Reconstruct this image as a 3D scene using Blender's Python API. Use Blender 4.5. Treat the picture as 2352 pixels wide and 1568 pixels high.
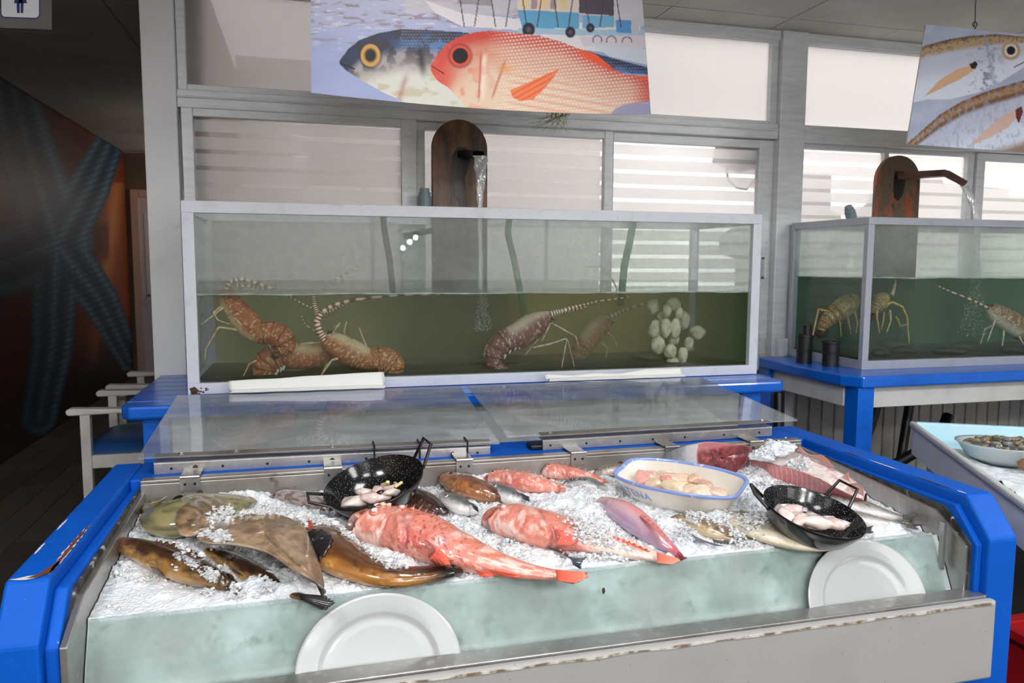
import bpy, bmesh, math, random
import numpy as np
from math import sin, cos, tan, pi, radians, sqrt, atan2
from mathutils import Vector, Matrix

for o in list(bpy.data.objects):
    bpy.data.objects.remove(o)
SC = bpy.context.scene
COL = SC.collection
random.seed(7)
RNG = np.random.default_rng(7)

# ------------------------------------------------------------------ camera
FPX, CXP, CYP = 1764.0, 1176.0, 784.0          # focal length in pixels of the 2352x1568 frame
CAM = np.array([0.0, 0.0, 1.37])
_y, _p, _r = radians(15.058), radians(5.741), radians(0.265)
_F = np.array([sin(_y) * cos(_p), cos(_y) * cos(_p), -sin(_p)])
_R0 = np.array([cos(_y), -sin(_y), 0.0])
_U0 = np.cross(_R0, _F)
_R = _R0 * cos(_r) + _U0 * sin(_r)
_U = -_R0 * sin(_r) + _U0 * cos(_r)
cd = bpy.data.cameras.new('camera')
cd.sensor_width = 36.0
cd.lens = 36.0 * FPX / 2352.0
cd.clip_start = 0.05
cd.dof.use_dof = True
cd.dof.focus_distance = 2.25
cd.dof.aperture_fstop = 5.6
cam = bpy.data.objects.new('camera', cd)
COL.objects.link(cam)
M = Matrix.Identity(4)
for i in range(3):
    M[i][0], M[i][1], M[i][2], M[i][3] = _R[i], _U[i], -_F[i], CAM[i]
cam.matrix_world = M
SC.camera = cam

def ray(px, py):
    return _F + _R * (px - CXP) / FPX - _U * (py - CYP) / FPX
def PZ(px, py, z):
    d = ray(px, py); return CAM + d * ((z - CAM[2]) / d[2])
def PY(px, py, y):
    d = ray(px, py); return CAM + d * ((y - CAM[1]) / d[1])
def PX(px, py, x):
    d = ray(px, py); return CAM + d * ((x - CAM[0]) / d[0])
def proj(P):
    v = np.asarray(P, float) - CAM
    z = v @ _F
    return np.array([CXP + FPX * (v @ _R) / z, CYP - FPX * (v @ _U) / z])

# ------------------------------------------------------------------ world, lamps, exposure
SC.view_settings.view_transform = 'Standard'
SC.view_settings.look = 'None'
SC.view_settings.exposure = 0.2
SC.view_settings.gamma = 1.0
SC.view_settings.use_curve_mapping = False
SC.cycles.use_denoising = True
SC.cycles.max_bounces = 7
SC.cycles.diffuse_bounces = 3
SC.cycles.glossy_bounces = 3
SC.cycles.transmission_bounces = 3
SC.cycles.transparent_max_bounces = 16
SC.cycles.use_adaptive_sampling = True
SC.cycles.adaptive_threshold = 0.11
SC.cycles.adaptive_min_samples = 12
SC.cycles.volume_bounces = 1
SC.cycles.caustics_reflective = False
SC.cycles.caustics_refractive = False
SC.cycles.sample_clamp_indirect = 4.0
W = bpy.data.worlds.new('overcast_sky')
SC.world = W
W.use_nodes = True
W.node_tree.nodes['Background'].inputs[0].default_value = (1.0, 0.97, 0.95, 1)
W.node_tree.nodes['Background'].inputs[1].default_value = 2.45

def area_light(name, loc, size, power, color=(1, 1, 1), spread=180):
    l = bpy.data.lights.new(name, 'AREA')
    l.shape = 'RECTANGLE'; l.size, l.size_y = size
    l.energy = power; l.color = color; l.spread = radians(spread)
    o = bpy.data.objects.new(name, l); COL.objects.link(o)
    o.location = loc
    return o
# light of the ceiling panels (their fittings are built further down)
LAMPS = [(0.2, 0.0, 8), (1.55, 0.0, 8), (0.2, -2.2, 80), (1.55, -2.2, 72), (3.6, 0.4, 58), (-1.25, 0.1, 34), (0.6, 1.5, 11)]  # the last panel is an added fill for pillar and window frames
for i, (lx, ly, pw) in enumerate(LAMPS):
    area_light('panel_light', (lx, ly, 2.622), (0.58, 0.58), pw, (0.965, 0.985, 1.0))

# ------------------------------------------------------------------ helpers
def C(r, g, b, a=1.0):
    f = lambda v: ((v / 255) / 12.92 if v / 255 <= 0.04045 else ((v / 255 + 0.055) / 1.055) ** 2.4)
    return (f(r), f(g), f(b), a)
def lin(rgb):
    v = np.asarray(rgb, float) / 255
    return np.where(v <= 0.04045, v / 12.92, ((v + 0.055) / 1.055) ** 2.4)

def setp(o, label=None, cat=None, group=None, kind=None):
    if label: o['label'] = label
    if cat: o['category'] = cat
    if group: o['group'] = group
    if kind: o['kind'] = kind
    return o
def empty(name, loc=(0, 0, 0), label=None, cat=None, group=None, kind=None, rz=0.0):
    o = bpy.data.objects.new(name, None)
    COL.objects.link(o)
    o.location = loc
    o.rotation_euler = (0, 0, rz)
    o.empty_display_size = 0.05
    return setp(o, label, cat, group, kind)

class MB:
    """collects vertices and faces of ONE mesh object"""
    def __init__(s): s.v = []; s.f = []
    def add(s, vs, fs):
        k = len(s.v)
        s.v.extend([tuple(map(float, v)) for v in vs]); s.f.extend([tuple(i + k for i in f) for f in fs])
        return s
    def box(s, x0, x1, y0, y1, z0, z1):
        v = [(x0, y0, z0), (x1, y0, z0), (x1, y1, z0), (x0, y1, z0), (x0, y0, z1), (x1, y0, z1), (x1, y1, z1), (x0, y1, z1)]
        return s.add(v, [(0, 3, 2, 1), (4, 5, 6, 7), (0, 1, 5, 4), (1, 2, 6, 5), (2, 3, 7, 6), (3, 0, 4, 7)])
    def prism(s, poly, axis, a, b):
        """poly: list of 2-D points in the two other axes (in order), extruded along axis from a to b"""
        n = len(poly)
        def pt(q, h):
            if axis == 0: return (h, q[0], q[1])
            if axis == 1: return (q[0], h, q[1])
            return (q[0], q[1], h)
        v = [pt(q, a) for q in poly] + [pt(q, b) for q in poly]
        return s.add(v, [tuple(range(n))[::-1], tuple(range(n, 2 * n))] + [(i, (i + 1) % n, n + (i + 1) % n, n + i) for i in range(n)])
    def tube(s, pts, r, n=8, cap=True):
        P = np.asarray(pts, float)
        rr = np.broadcast_to(np.asarray(r, float), (len(P),))
        T = np.gradient(P, axis=0); T /= np.linalg.norm(T, axis=1)[:, None] + 1e-12
        up = np.array([0, 0, 1.0]) if abs(T[0][2]) < 0.9 else np.array([1.0, 0, 0])
        a = np.cross(T[0], up); a /= np.linalg.norm(a)
        vs = []
        for i in range(len(P)):
            a = a - T[i] * (a @ T[i]); a /= np.linalg.norm(a)
            b = np.cross(T[i], a)
            for k in range(n):
                t = 2 * pi * k / n
                vs.append(P[i] + rr[i] * (a * cos(t) + b * sin(t)))
        fs = []
        for i in range(len(P) - 1):
            for k in range(n):
                fs.append((i * n + k, i * n + (k + 1) % n, (i + 1) * n + (k + 1) % n, (i + 1) * n + k))
        if cap:
            fs.append(tuple(range(n))[::-1]); fs.append(tuple(range((len(P) - 1) * n, len(P) * n)))
        return s.add(vs, fs)
    def lathe(s, prof, n=32, center=(0, 0, 0), sx=1.0, sy=1.0, close=False):
        vs = []; m = len(prof)
        for k in range(n):
            t = 2 * pi * k / n
            for r, z in prof:
                vs.append((center[0] + r * cos(t) * sx, center[1] + r * sin(t) * sy, center[2] + z))
        fs = []
        for k in range(n):
            for j in range(m - 1):
                fs.append((k * m + j, ((k + 1) % n) * m + j, ((k + 1) % n) * m + j + 1, k * m + j + 1))
            if close:
                fs.append((k * m + m - 1, ((k + 1) % n) * m + m - 1, ((k + 1) % n) * m, k * m))
        return s.add(vs, fs)
    def blob(s, c, r, n=10, m=7, jit=0.15, seed=0):
        rg = np.random.default_rng(seed)
        ph = rg.uniform(0, 6.28, 6)
        vs = []
        for i in range(m + 1):
            th = pi * i / m
            for k in range(n):
                f = 2 * pi * k / n
                q = 1 + jit * (sin(2 * f + ph[0] + 2 * th) + 0.7 * sin(3 * f + ph[1] - th * 3) + 0.5 * sin(5 * f + ph[2] + 4 * th)) * sin(th)
                vs.append((c[0] + r[0] * q * sin(th) * cos(f), c[1] + r[1] * q * sin(th) * sin(f), c[2] + r[2] * q * cos(th)))
        fs = [(i * n + k, (i + 1) * n + k, (i + 1) * n + (k + 1) % n, i * n + (k + 1) % n) for i in range(m) for k in range(n)]
        return s.add(vs, fs)
    def grid(s, fn, nu, nv):
        vs = [fn(i / nu, j / nv) for j in range(nv + 1) for i in range(nu + 1)]
        return s.add(vs, [(j * (nu + 1) + i, j * (nu + 1) + i + 1, (j + 1) * (nu + 1) + i + 1, (j + 1) * (nu + 1) + i) for j in range(nv) for i in range(nu)])
    def quad(s, x0, x1, y, z0, z1):
        return s.add([(x0, y, z0), (x1, y, z0), (x1, y, z1), (x0, y, z1)], [(0, 1, 2, 3)])
    def quadx(s, x, y0, y1, z0, z1):
        return s.add([(x, y0, z0), (x, y1, z0), (x, y1, z1), (x, y0, z1)], [(0, 1, 2, 3)])
    def build(s, name, mat, parent=None, smooth=False, bevel=0.0, solid=0.0, sub=0, loc=None):
        me = bpy.data.meshes.new(name)
        me.from_pydata(s.v, [], s.f)
        me.validate()
        bm = bmesh.new(); bm.from_mesh(me); bmesh.ops.recalc_face_normals(bm, faces=bm.faces); bm.to_mesh(me); bm.free()
        if smooth:
            me.polygons.foreach_set('use_smooth', [True] * len(me.polygons))
        if mat: me.materials.append(mat)
        return link(name, me, parent, bevel, solid, sub, loc)

def link(name, me, parent=None, bevel=0.0, solid=0.0, sub=0, loc=None):
    o = bpy.data.objects.new(name, me)
    COL.objects.link(o)
    if parent is not None:
        o.parent = parent
        base = Vector(parent.get('_base', (0, 0, 0)))
        o.location = -Vector(world_loc(parent)) if loc is None else loc
    elif loc is not None: o.location = loc
    if solid:
        m = o.modifiers.new('solid', 'SOLIDIFY'); m.thickness = solid; m.offset = 0
    if bevel:
        m = o.modifiers.new('bevel', 'BEVEL'); m.width = bevel; m.segments = 2; m.limit_method = 'ANGLE'
    if sub:
        m = o.modifiers.new('sub', 'SUBSURF'); m.levels = sub; m.render_levels = sub
    return o
def world_loc(o):
    p = np.zeros(3)
    while o is not None:
        p += np.array(o.location); o = o.parent
    return p
def at_origin(o, P):
    """moves an object's origin (mesh data in world coordinates) to P"""
    P = Vector(tuple(map(float, P)))
    o.data.transform(Matrix.Translation(-P)); o.location = P
    return o
def npmesh(name, V, Fq, mat, parent=None, smooth=True, cols=None, **kw):
    """big mesh from numpy arrays; cols (N,3) linear colours go to the point attribute 'Col'"""
    me = bpy.data.meshes.new(name)
    V = np.asarray(V, np.float32); Fq = np.asarray(Fq, np.int32)
    k = Fq.shape[1]
    me.vertices.add(len(V)); me.vertices.foreach_set('co', V.ravel())
    me.loops.add(Fq.size); me.loops.foreach_set('vertex_index', Fq.ravel())
    me.polygons.add(len(Fq))
    me.polygons.foreach_set('loop_start', np.arange(0, Fq.size, k, dtype=np.int32))
    me.polygons.foreach_set('loop_total', np.full(len(Fq), k, np.int32))
    me.polygons.foreach_set('use_smooth', np.full(len(Fq), smooth))
    me.update(); me.validate()
    if cols is not None:
        a = me.attributes.new('Col', 'FLOAT_COLOR', 'POINT')
        c4 = np.ones((len(V), 4), np.float32); c4[:, :3] = cols
        a.data.foreach_set('color', c4.ravel())
    if mat: me.materials.append(mat)
    return link(name, me, parent, **kw)
def gridfaces(nu, nv, wrap=False):
    i = np.arange(nu if wrap else nu - 1); j = np.arange(nv - 1)
    I, J = np.meshgrid(i, j)
    I2 = (I + 1) % nu
    return np.stack([J * nu + I, J * nu + I2, (J + 1) * nu + I2, (J + 1) * nu + I], -1).reshape(-1, 4)

# value noise for colours and relief
def vnoise(x, y, seed=0):
    x = np.asarray(x, float); y = np.asarray(y, float)
    xi = np.floor(x).astype(int); yi = np.floor(y).astype(int)
    fx = x - xi; fy = y - yi
    fx = fx * fx * (3 - 2 * fx); fy = fy * fy * (3 - 2 * fy)
    def h(a, b):
        n = (a * 374761393 + b * 668265263 + seed * 1442695041) & 0xFFFFFFFF
        n = ((n ^ (n >> 13)) * 1274126177) & 0xFFFFFFFF
        return ((n ^ (n >> 16)) & 0xFFFF) / 65535.0
    return (h(xi, yi) * (1 - fx) + h(xi + 1, yi) * fx) * (1 - fy) + (h(xi, yi + 1) * (1 - fx) + h(xi + 1, yi + 1) * fx) * fy
def fbm(x, y, seed=0, o=4):
    s = 0; a = 0.5
    for k in range(o):
        s = s + a * vnoise(np.asarray(x) * 2 ** k, np.asarray(y) * 2 ** k, seed + k); a *= 0.5
    return s / (1 - 0.5 ** o)
def sst(a, b, x):
    t = np.clip((np.asarray(x, float) - a) / (b - a), 0, 1)
    return t * t * (3 - 2 * t)
def inpoly(X, Y, poly):
    X = np.asarray(X); Y = np.asarray(Y)
    r = np.zeros(X.shape, bool); n = len(poly); j = n - 1
    for i in range(n):
        xi, yi = poly[i]; xj, yj = poly[j]
        if yi != yj:
            r ^= ((yi > Y) != (yj > Y)) & (X < (xj - xi) * (Y - yi) / (yj - yi) + xi)
        j = i
    return r
def mix(a, b, f):
    f = np.clip(np.asarray(f, float), 0, 1)[..., None]
    return np.asarray(a, float) * (1 - f) + np.asarray(b, float) * f

# ------------------------------------------------------------------ materials
MATS = {}
def nd(nt, typ, **kw):
    n = nt.nodes.new(typ)
    for k, v in kw.items():
        setattr(n, k, v)
    return n
def pmat(name, col=(0.5, 0.5, 0.5, 1), rough=0.5, metal=0.0, spec=0.5, noise=None, bump=None, coat=0.0, attr=False,
         spots=None, coords='Object', stretch=None, sss=0.0, alpha=None):
    """principled material; noise=(scale, colour2, lo, hi), bump=(scale, strength), spots=(scale, colour, threshold)"""
    m = bpy.data.materials.new(name); m.use_nodes = True
    nt = m.node_tree; b = nt.nodes['Principled BSDF']
    b.inputs['Base Color'].default_value = col
    b.inputs['Roughness'].default_value = rough
    b.inputs['Metallic'].default_value = metal
    b.inputs['Specular IOR Level'].default_value = spec
    b.inputs['Coat Weight'].default_value = coat
    b.inputs['Coat Roughness'].default_value = 0.08
    if sss:
        b.inputs['Subsurface Weight'].default_value = sss
        b.inputs['Subsurface Radius'].default_value = (0.02, 0.012, 0.008)
        b.inputs['Subsurface Scale'].default_value = 0.5
    tc = nd(nt, 'ShaderNodeTexCoord')
    vec = tc.outputs[coords]
    if stretch:
        mp = nd(nt, 'ShaderNodeMapping'); mp.inputs['Scale'].default_value = stretch
        nt.links.new(vec, mp.inputs['Vector']); vec = mp.outputs['Vector']
    cur = None
    if attr:
        a = nd(nt, 'ShaderNodeAttribute'); a.attribute_name = 'Col'; cur = a.outputs['Color']
    def mixin(fac, c2):
        nonlocal cur
        mx = nd(nt, 'ShaderNodeMix', data_type='RGBA')
        nt.links.new(fac, mx.inputs['Factor'])
        if cur is None: mx.inputs['A'].default_value = col
        else: nt.links.new(cur, mx.inputs['A'])
        mx.inputs['B'].default_value = c2
        cur = mx.outputs['Result']
    for nz in ([noise] if noise and not isinstance(noise, list) else (noise or [])):
        n = nd(nt, 'ShaderNodeTexNoise'); n.inputs['Scale'].default_value = nz[0]; n.inputs['Detail'].default_value = 5
        nt.links.new(vec, n.inputs['Vector'])
        r = nd(nt, 'ShaderNodeMapRange'); r.inputs['From Min'].default_value = nz[2]; r.inputs['From Max'].default_value = nz[3]
        nt.links.new(n.outputs['Fac'], r.inputs['Value'])
        mixin(r.outputs['Result'], nz[1])
    if spots:
        v = nd(nt, 'ShaderNodeTexVoronoi'); v.inputs['Scale'].default_value = spots[0]
        nt.links.new(vec, v.inputs['Vector'])
        r = nd(nt, 'ShaderNodeMapRange'); r.inputs['From Min'].default_value = spots[2]; r.inputs['From Max'].default_value = spots[2] * 0.6
        nt.links.new(v.outputs['Distance'], r.inputs['Value'])
        mixin(r.outputs['Result'], spots[1])
    if cur is not None: nt.links.new(cur, b.inputs['Base Color'])
    if bump:
        n = nd(nt, 'ShaderNodeTexNoise'); n.inputs['Scale'].default_value = bump[0]; n.inputs['Detail'].default_value = 4
        nt.links.new(vec, n.inputs['Vector'])
        bp = nd(nt, 'ShaderNodeBump'); bp.inputs['Strength'].default_value = bump[1]; bp.inputs['Distance'].default_value = 0.01
        nt.links.new(n.outputs['Fac'], bp.inputs['Height']); nt.links.new(bp.outputs['Normal'], b.inputs['Normal'])
    MATS[name] = m
    return m
def sheet_mat(name, parts, zmask=None):
    """thin see-through sheet: parts = list of (kind, colour, rough, weight); weights add up to 1.
    zmask=(zlow, zhigh, scale): dirt weight only above that world height with noise"""
    m = bpy.data.materials.new(name); m.use_nodes = True
    nt = m.node_tree
    nt.nodes.remove(nt.nodes['Principled BSDF'])
    out = nt.nodes['Material Output']
    cur = None; acc = 0.0
    for kind, c, rough, w in parts:
        if kind == 'clear': s = nd(nt, 'ShaderNodeBsdfTransparent'); s.inputs['Color'].default_value = c
        elif kind == 'gloss': s = nd(nt, 'ShaderNodeBsdfGlossy'); s.inputs['Color'].default_value = c; s.inputs['Roughness'].default_value = rough
        elif kind == 'diff': s = nd(nt, 'ShaderNodeBsdfDiffuse'); s.inputs['Color'].default_value = c
        elif kind == 'transl': s = nd(nt, 'ShaderNodeBsdfTranslucent'); s.inputs['Color'].default_value = c
        elif kind == 'frost': s = nd(nt, 'ShaderNodeBsdfRefraction'); s.inputs['Color'].default_value = c; s.inputs['Roughness'].default_value = rough; s.inputs['IOR'].default_value = 1.01
        acc += w
        if cur is None: cur = s.outputs[0]
        else:
            mx = nd(nt, 'ShaderNodeMixShader'); mx.inputs[0].default_value = w / acc
            nt.links.new(cur, mx.inputs[1]); nt.links.new(s.outputs[0], mx.inputs[2]); cur = mx.outputs[0]
    nt.links.new(cur, out.inputs['Surface'])
    MATS[name] = m
    return m
def add_fresnel_gloss(m, ior=1.45, rough=0.0, boost=1.0):
    nt = m.node_tree; out = nt.nodes['Material Output']
    src = out.inputs['Surface'].links[0].from_socket
    fr = nd(nt, 'ShaderNodeFresnel')          # same reflectance from both sides of a single sheet
    ge = nd(nt, 'ShaderNodeNewGeometry'); ri = nd(nt, 'ShaderNodeMix', data_type='FLOAT')
    ri.inputs['A'].default_value = ior; ri.inputs['B'].default_value = 1.0 / ior
    nt.links.new(ge.outputs['Backfacing'], ri.inputs['Factor']); nt.links.new(ri.outputs['Result'], fr.inputs['IOR'])
    g = nd(nt, 'ShaderNodeBsdfGlossy'); g.inputs['Roughness'].default_value = rough
    mx = nd(nt, 'ShaderNodeMixShader')
    if boost != 1.0:
        mu = nd(nt, 'ShaderNodeMath', operation='MULTIPLY', use_clamp=True); mu.inputs[1].default_value = boost
        nt.links.new(fr.outputs[0], mu.inputs[0]); nt.links.new(mu.outputs[0], mx.inputs[0])
    else: nt.links.new(fr.outputs[0], mx.inputs[0])
    nt.links.new(src, mx.inputs[1]); nt.links.new(g.outputs[0], mx.inputs[2])
    nt.links.new(mx.outputs[0], out.inputs['Surface'])
    return m

M_white = pmat('white_paint', C(206, 206, 204), 0.45, noise=(9, C(190, 189, 185), 0.45, 0.75))
M_panel = pmat('front_panel_paint', C(164, 162, 160), 0.4, noise=(5, C(154, 151, 148), 0.5, 0.8), spots=(38, C(120, 112, 100), 0.07))
M_pillar = pmat('pillar_paint', C(240, 241, 242), 0.5, noise=(3, C(228, 229, 230), 0.4, 0.8))
M_tankframe = pmat('white_lacquered_aluminium', C(214, 217, 224), 0.35, noise=(14, C(190, 194, 200), 0.55, 0.85), spots=(30, C(150, 120, 80), 0.06))
M_tankframe2 = pmat('grey_lacquered_aluminium', C(176, 180, 190), 0.35, 0.2, noise=(14, C(160, 164, 172), 0.5, 0.85))
M_alu = pmat('window_aluminium', C(226, 228, 230), 0.4, 0.1, noise=[(6, C(208, 210, 212), 0.4, 0.75), (60, C(234, 236, 237), 0.55, 0.8)], stretch=(1, 1, 8))
M_steel = pmat('brushed_steel', C(178, 176, 174), 0.34, 0.85, noise=[(5, C(140, 134, 128), 0.45, 0.8), (45, C(205, 204, 203), 0.55, 0.85)], bump=(60, 0.05))
M_steel_dirty = pmat('stained_steel', C(165, 160, 156), 0.42, 0.75, noise=[(4, C(110, 98, 86), 0.48, 0.78), (26, C(70, 58, 48), 0.64, 0.8)], bump=(40, 0.06))
M_grime = pmat('grimy_sealant', C(70, 66, 60), 0.7, noise=[(24, C(20, 20, 20), 0.4, 0.65), (45, C(190, 184, 170), 0.62, 0.72)], bump=(50, 0.5))
M_rust = pmat('rust', C(84, 58, 40), 0.8, noise=(60, C(40, 28, 22), 0.4, 0.7))
M_black = pmat('black_plastic', C(16, 16, 18), 0.4)
M_dark = pmat('dark_void', C(14, 13, 13), 0.8)
M_bluetable = pmat('glossy_blue_paint', C(0, 102, 214), 0.3, noise=(6, C(0, 88, 192), 0.4, 0.8), bump=(25, 0.06), coat=0.3)
M_paper = pmat('white_paper', C(240, 240, 236), 0.7)
M_rope = pmat('cable_tie_black', C(18, 17, 16), 0.5)
M_blue = pmat('worn_blue_paint', C(0, 86, 190), 0.58, noise=[(7, C(0, 80, 178), 0.42, 0.75), (70, C(150, 170, 205), 0.73, 0.78)], bump=(30, 0.12), spec=0.2)

# ================================================================== SETTING
YW = 3.89; ZC = 2.66
st = lambda o: setp(o, kind='structure')
M_floor = pmat('dark_floor', C(60, 54, 48), 0.5, noise=(4, C(46, 40, 36), 0.4, 0.7))
M_plank = [pmat('floor_plank_%s' % n, C(*c), 0.42, noise=(5, C(*d), 0.4, 0.75), stretch=(1, 6, 1)) for n, c, d in
           (('grey', (92, 84, 76), (74, 66, 58)), ('brown', (98, 86, 76), (80, 68, 58)), ('dark', (82, 74, 68), (66, 58, 52)))]
M_ceil = pmat('ceiling_tile', C(196, 194, 188), 0.8, noise=[(2.5, C(180, 176, 168), 0.42, 0.75), (14, C(150, 140, 122), 0.7, 0.85)], bump=(120, 0.15))
M_ceilgrid = pmat('ceiling_joint', C(120, 116, 110), 0.8)
M_wall = pmat('plaster_wall', C(206, 203, 198), 0.7, noise=(3, C(194, 190, 184), 0.4, 0.8))
M_brownwall = pmat('brown_wall', C(120, 100, 86), 0.6, noise=(3, C(104, 88, 76), 0.4, 0.8))
M_outwall = pmat('outside_render', C(215, 208, 206), 0.8)
M_ground = pmat('bright_paving', C(240, 236, 232), 0.8)

floor = st(MB().box(-2.1, 6.0, -4.1, 10.2, -0.06, -0.006).build('floor', M_floor))
k = 0
for i in range(10):                       # plank floor of the passage
    x0 = -2.03 + i * 0.155
    y = 1.2 - random.random() * 0.9
    while y < 10.0:
        y1 = min(y + 1.15, 10.09)
        if y1 > 1.0:
            MB().box(x0 + 0.002, x0 + 0.153, max(y, 1.0) + 0.002, y1 - 0.002, -0.006, 0.0).build('plank', M_plank[k % 3], floor)
            k += 1
        y = y1
# ceiling: slab above, tiles with open joints below
ceil = st(MB().box(-2.1, 6.0, -4.1, 3.95, ZC + 0.012, ZC + 0.06).box(-2.1, -0.46, 3.95, 10.2, ZC + 0.012, ZC + 0.06).build('ceiling', M_ceilgrid))
tx = [1.81 + 0.687 * i for i in range(-6, 7)]
ty = [3.66 + 0.687 * i for i in range(-11, 10)]
for a in tx:
    for b in ty:
        x0, x1, y0, y1 = max(a, -2.03), min(a + 0.687, 5.99), max(b, -4.0), min(b + 0.687, 10.1)
        if x0 > -0.5 and y0 < 3.92: y1 = min(y1, 3.93)
        if y0 > 3.9 and x0 < -0.5: x1 = min(x1, -0.5)
        if x1 - x0 < 0.02 or y1 - y0 < 0.01 or (x0 > -0.55 and y0 > 3.9): continue
        if x0 < -0.5 < x1 and y1 > 3.95: x1 = -0.5 if y0 > 3.6 else x1; y1 = y1 if y0 > 3.6 else min(y1, 3.93)
        dz = random.uniform(0, 0.0025)
        MB().box(x0 + 0.003, x1 - 0.003, y0 + 0.003, y1 - 0.003, ZC + dz, ZC + 0.012).build('ceiling_tile', M_ceil, ceil)
# side, rear and far walls
st(MB().box(5.98, 6.08, -4.1, 3.95, 0, ZC).build('wall_right', M_wall))
# rear wall of the room: plastered, with an unseen window added for daylight fill
st(MB().box(-2.1, -1.6, -4.1, -4.0, 0, ZC).box(5.75, 6.08, -4.1, -4.0, 0, ZC).box(-1.6, 5.75, -4.1, -4.0, 0, 1.15).box(-1.6, 5.75, -4.1, -4.0, 2.58, ZC).build('wall_rear', M_wall))
wr = st(empty('window_20', (2.75, -4.05, 1.15)))
for xx in (-1.6, 0.85, 3.28, 5.7):
    MB().box(xx, xx + 0.05, -4.08, -4.02, 1.15, 2.58).build('stile', M_white, wr)
for xx in (-1.55, 0.9, 3.33):
    MB().quad(xx, xx + 2.38, -4.05, 1.15, 2.58).build('pane', sheet_mat('fill_window_pane_%d' % int(xx * 10 + 5), [('clear', (0.97, 0.98, 0.98, 1), 0, 1.0)]), wr)
st(MB().box(-2.1, -0.4, 10.1, 10.2, 0, ZC).build('wall_far', M_brownwall))
st(MB().box(-0.5, -0.42, 3.95, 10.1, 0, ZC).build('wall_passage', M_brownwall))
# left wall: plain part and the printed mural of a blue starfish on reddish sand
st(MB().box(-2.13, -2.032, -4.1, 10.2, 0, ZC).build('wall_left', M_brownwall))
M_print = pmat('mural_print', rough=0.5, attr=True)
def mural():
    nu, nv = 300, 150
    yy = np.linspace(4.9, 10.08, nu); zz = np.linspace(0.0, 2.655, nv)
    Yg, Zg = np.meshgrid(yy, zz)
    V = np.stack([np.full(Yg.shape, -2.027), Yg, Zg], -1).reshape(-1, 3)
    v = V - CAM; dep = v @ _F
    px = CXP + FPX * (v @ _R) / dep; py = CYP - FPX * (v @ _U) / dep
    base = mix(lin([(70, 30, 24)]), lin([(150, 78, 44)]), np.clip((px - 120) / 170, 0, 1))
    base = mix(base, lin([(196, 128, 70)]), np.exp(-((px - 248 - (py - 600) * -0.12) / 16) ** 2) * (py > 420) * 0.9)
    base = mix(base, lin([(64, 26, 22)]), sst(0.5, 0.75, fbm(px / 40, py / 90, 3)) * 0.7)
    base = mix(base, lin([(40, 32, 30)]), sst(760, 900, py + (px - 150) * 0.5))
    def arm(pts, w0, w1):
        best = np.full(px.shape, 9.0)
        n = len(pts) - 1
        for i in range(n):
            (ax, ay), (bx, by) = pts[i], pts[i + 1]
            t = np.clip(((px - ax) * (bx - ax) + (py - ay) * (by - ay)) / ((bx - ax) ** 2 + (by - ay) ** 2), 0, 1)
            d = np.hypot(px - ax - t * (bx - ax), py - ay - t * (by - ay))
            w = w0 + (w1 - w0) * (i + t) / n
            best = np.minimum(best, d / w)
        return best
    d = np.minimum.reduce([arm([(130, 560), (205, 430), (250, 330)], 62, 34), arm([(130, 560), (60, 330), (30, 200)], 75, 48),
                           arm([(130, 560), (230, 690), (300, 830)], 60, 26), arm([(130, 560), (20, 600), (-80, 620)], 85, 70),
                           arm([(130, 560), (120, 800), (90, 960)], 55, 40)])
    star = mix(lin([(96, 138, 158)]), lin([(30, 50, 80)]), np.clip(np.abs(np.sin(d * 4.2)) * 0.8, 0, 1))
    star = mix(star, lin([(20, 30, 44)]), 0.5 * (np.sin(py / 2.2 + px / 6) > 0.2))
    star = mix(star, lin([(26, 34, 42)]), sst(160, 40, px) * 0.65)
    c = mix(base, star, sst(1.06, 0.97, d))
    c = np.clip(c * 1.25, 0, 0.85)
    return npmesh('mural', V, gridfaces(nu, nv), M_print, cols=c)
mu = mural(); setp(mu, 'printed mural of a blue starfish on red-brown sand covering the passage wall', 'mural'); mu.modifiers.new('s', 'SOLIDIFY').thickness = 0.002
M_frame_pink = pmat('door_frame_wood', C(212, 184, 170), 0.5)
M_door = pmat('door_leaf', C(214, 206, 214), 0.4)
d1 = st(empty('door_1', (-1.6, 10.08, 0)))
for a, b, z0, z1 in ((-1.975, -1.885, 0, 2.23), (-1.1, -1.01, 0, 2.23), (-1.885, -1.1, 2.14, 2.23)):
    MB().box(a, b, 10.03, 10.10, z0, z1).build('door_frame', M_frame_pink, d1, bevel=0.008)
MB().box(-1.885, -1.1, 10.05, 10.095, 0.02, 2.14).build('door_leaf', M_door, d1)
MB().box(-1.83, -1.16, 10.04, 10.052, 1.0, 1.95).build('door_light', pmat('door_glass', C(225, 228, 240), 0.15), d1)
MB().tube([(-1.82, 10.04, 0.98), (-1.82, 9.99, 0.98), (-1.73, 9.99, 0.98)], 0.011).build('door_handle', M_steel, d1)

# ---- window wall -------------------------------------------------
pil = st(MB().box(-0.684, -0.545, 3.83, 3.95, 0, ZC).build('trim_1', M_pillar, bevel=0.004))
st(MB().box(-0.545, 6.0, 3.90, 3.95, 0, 0.95).build('wall_back', M_wall))
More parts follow.
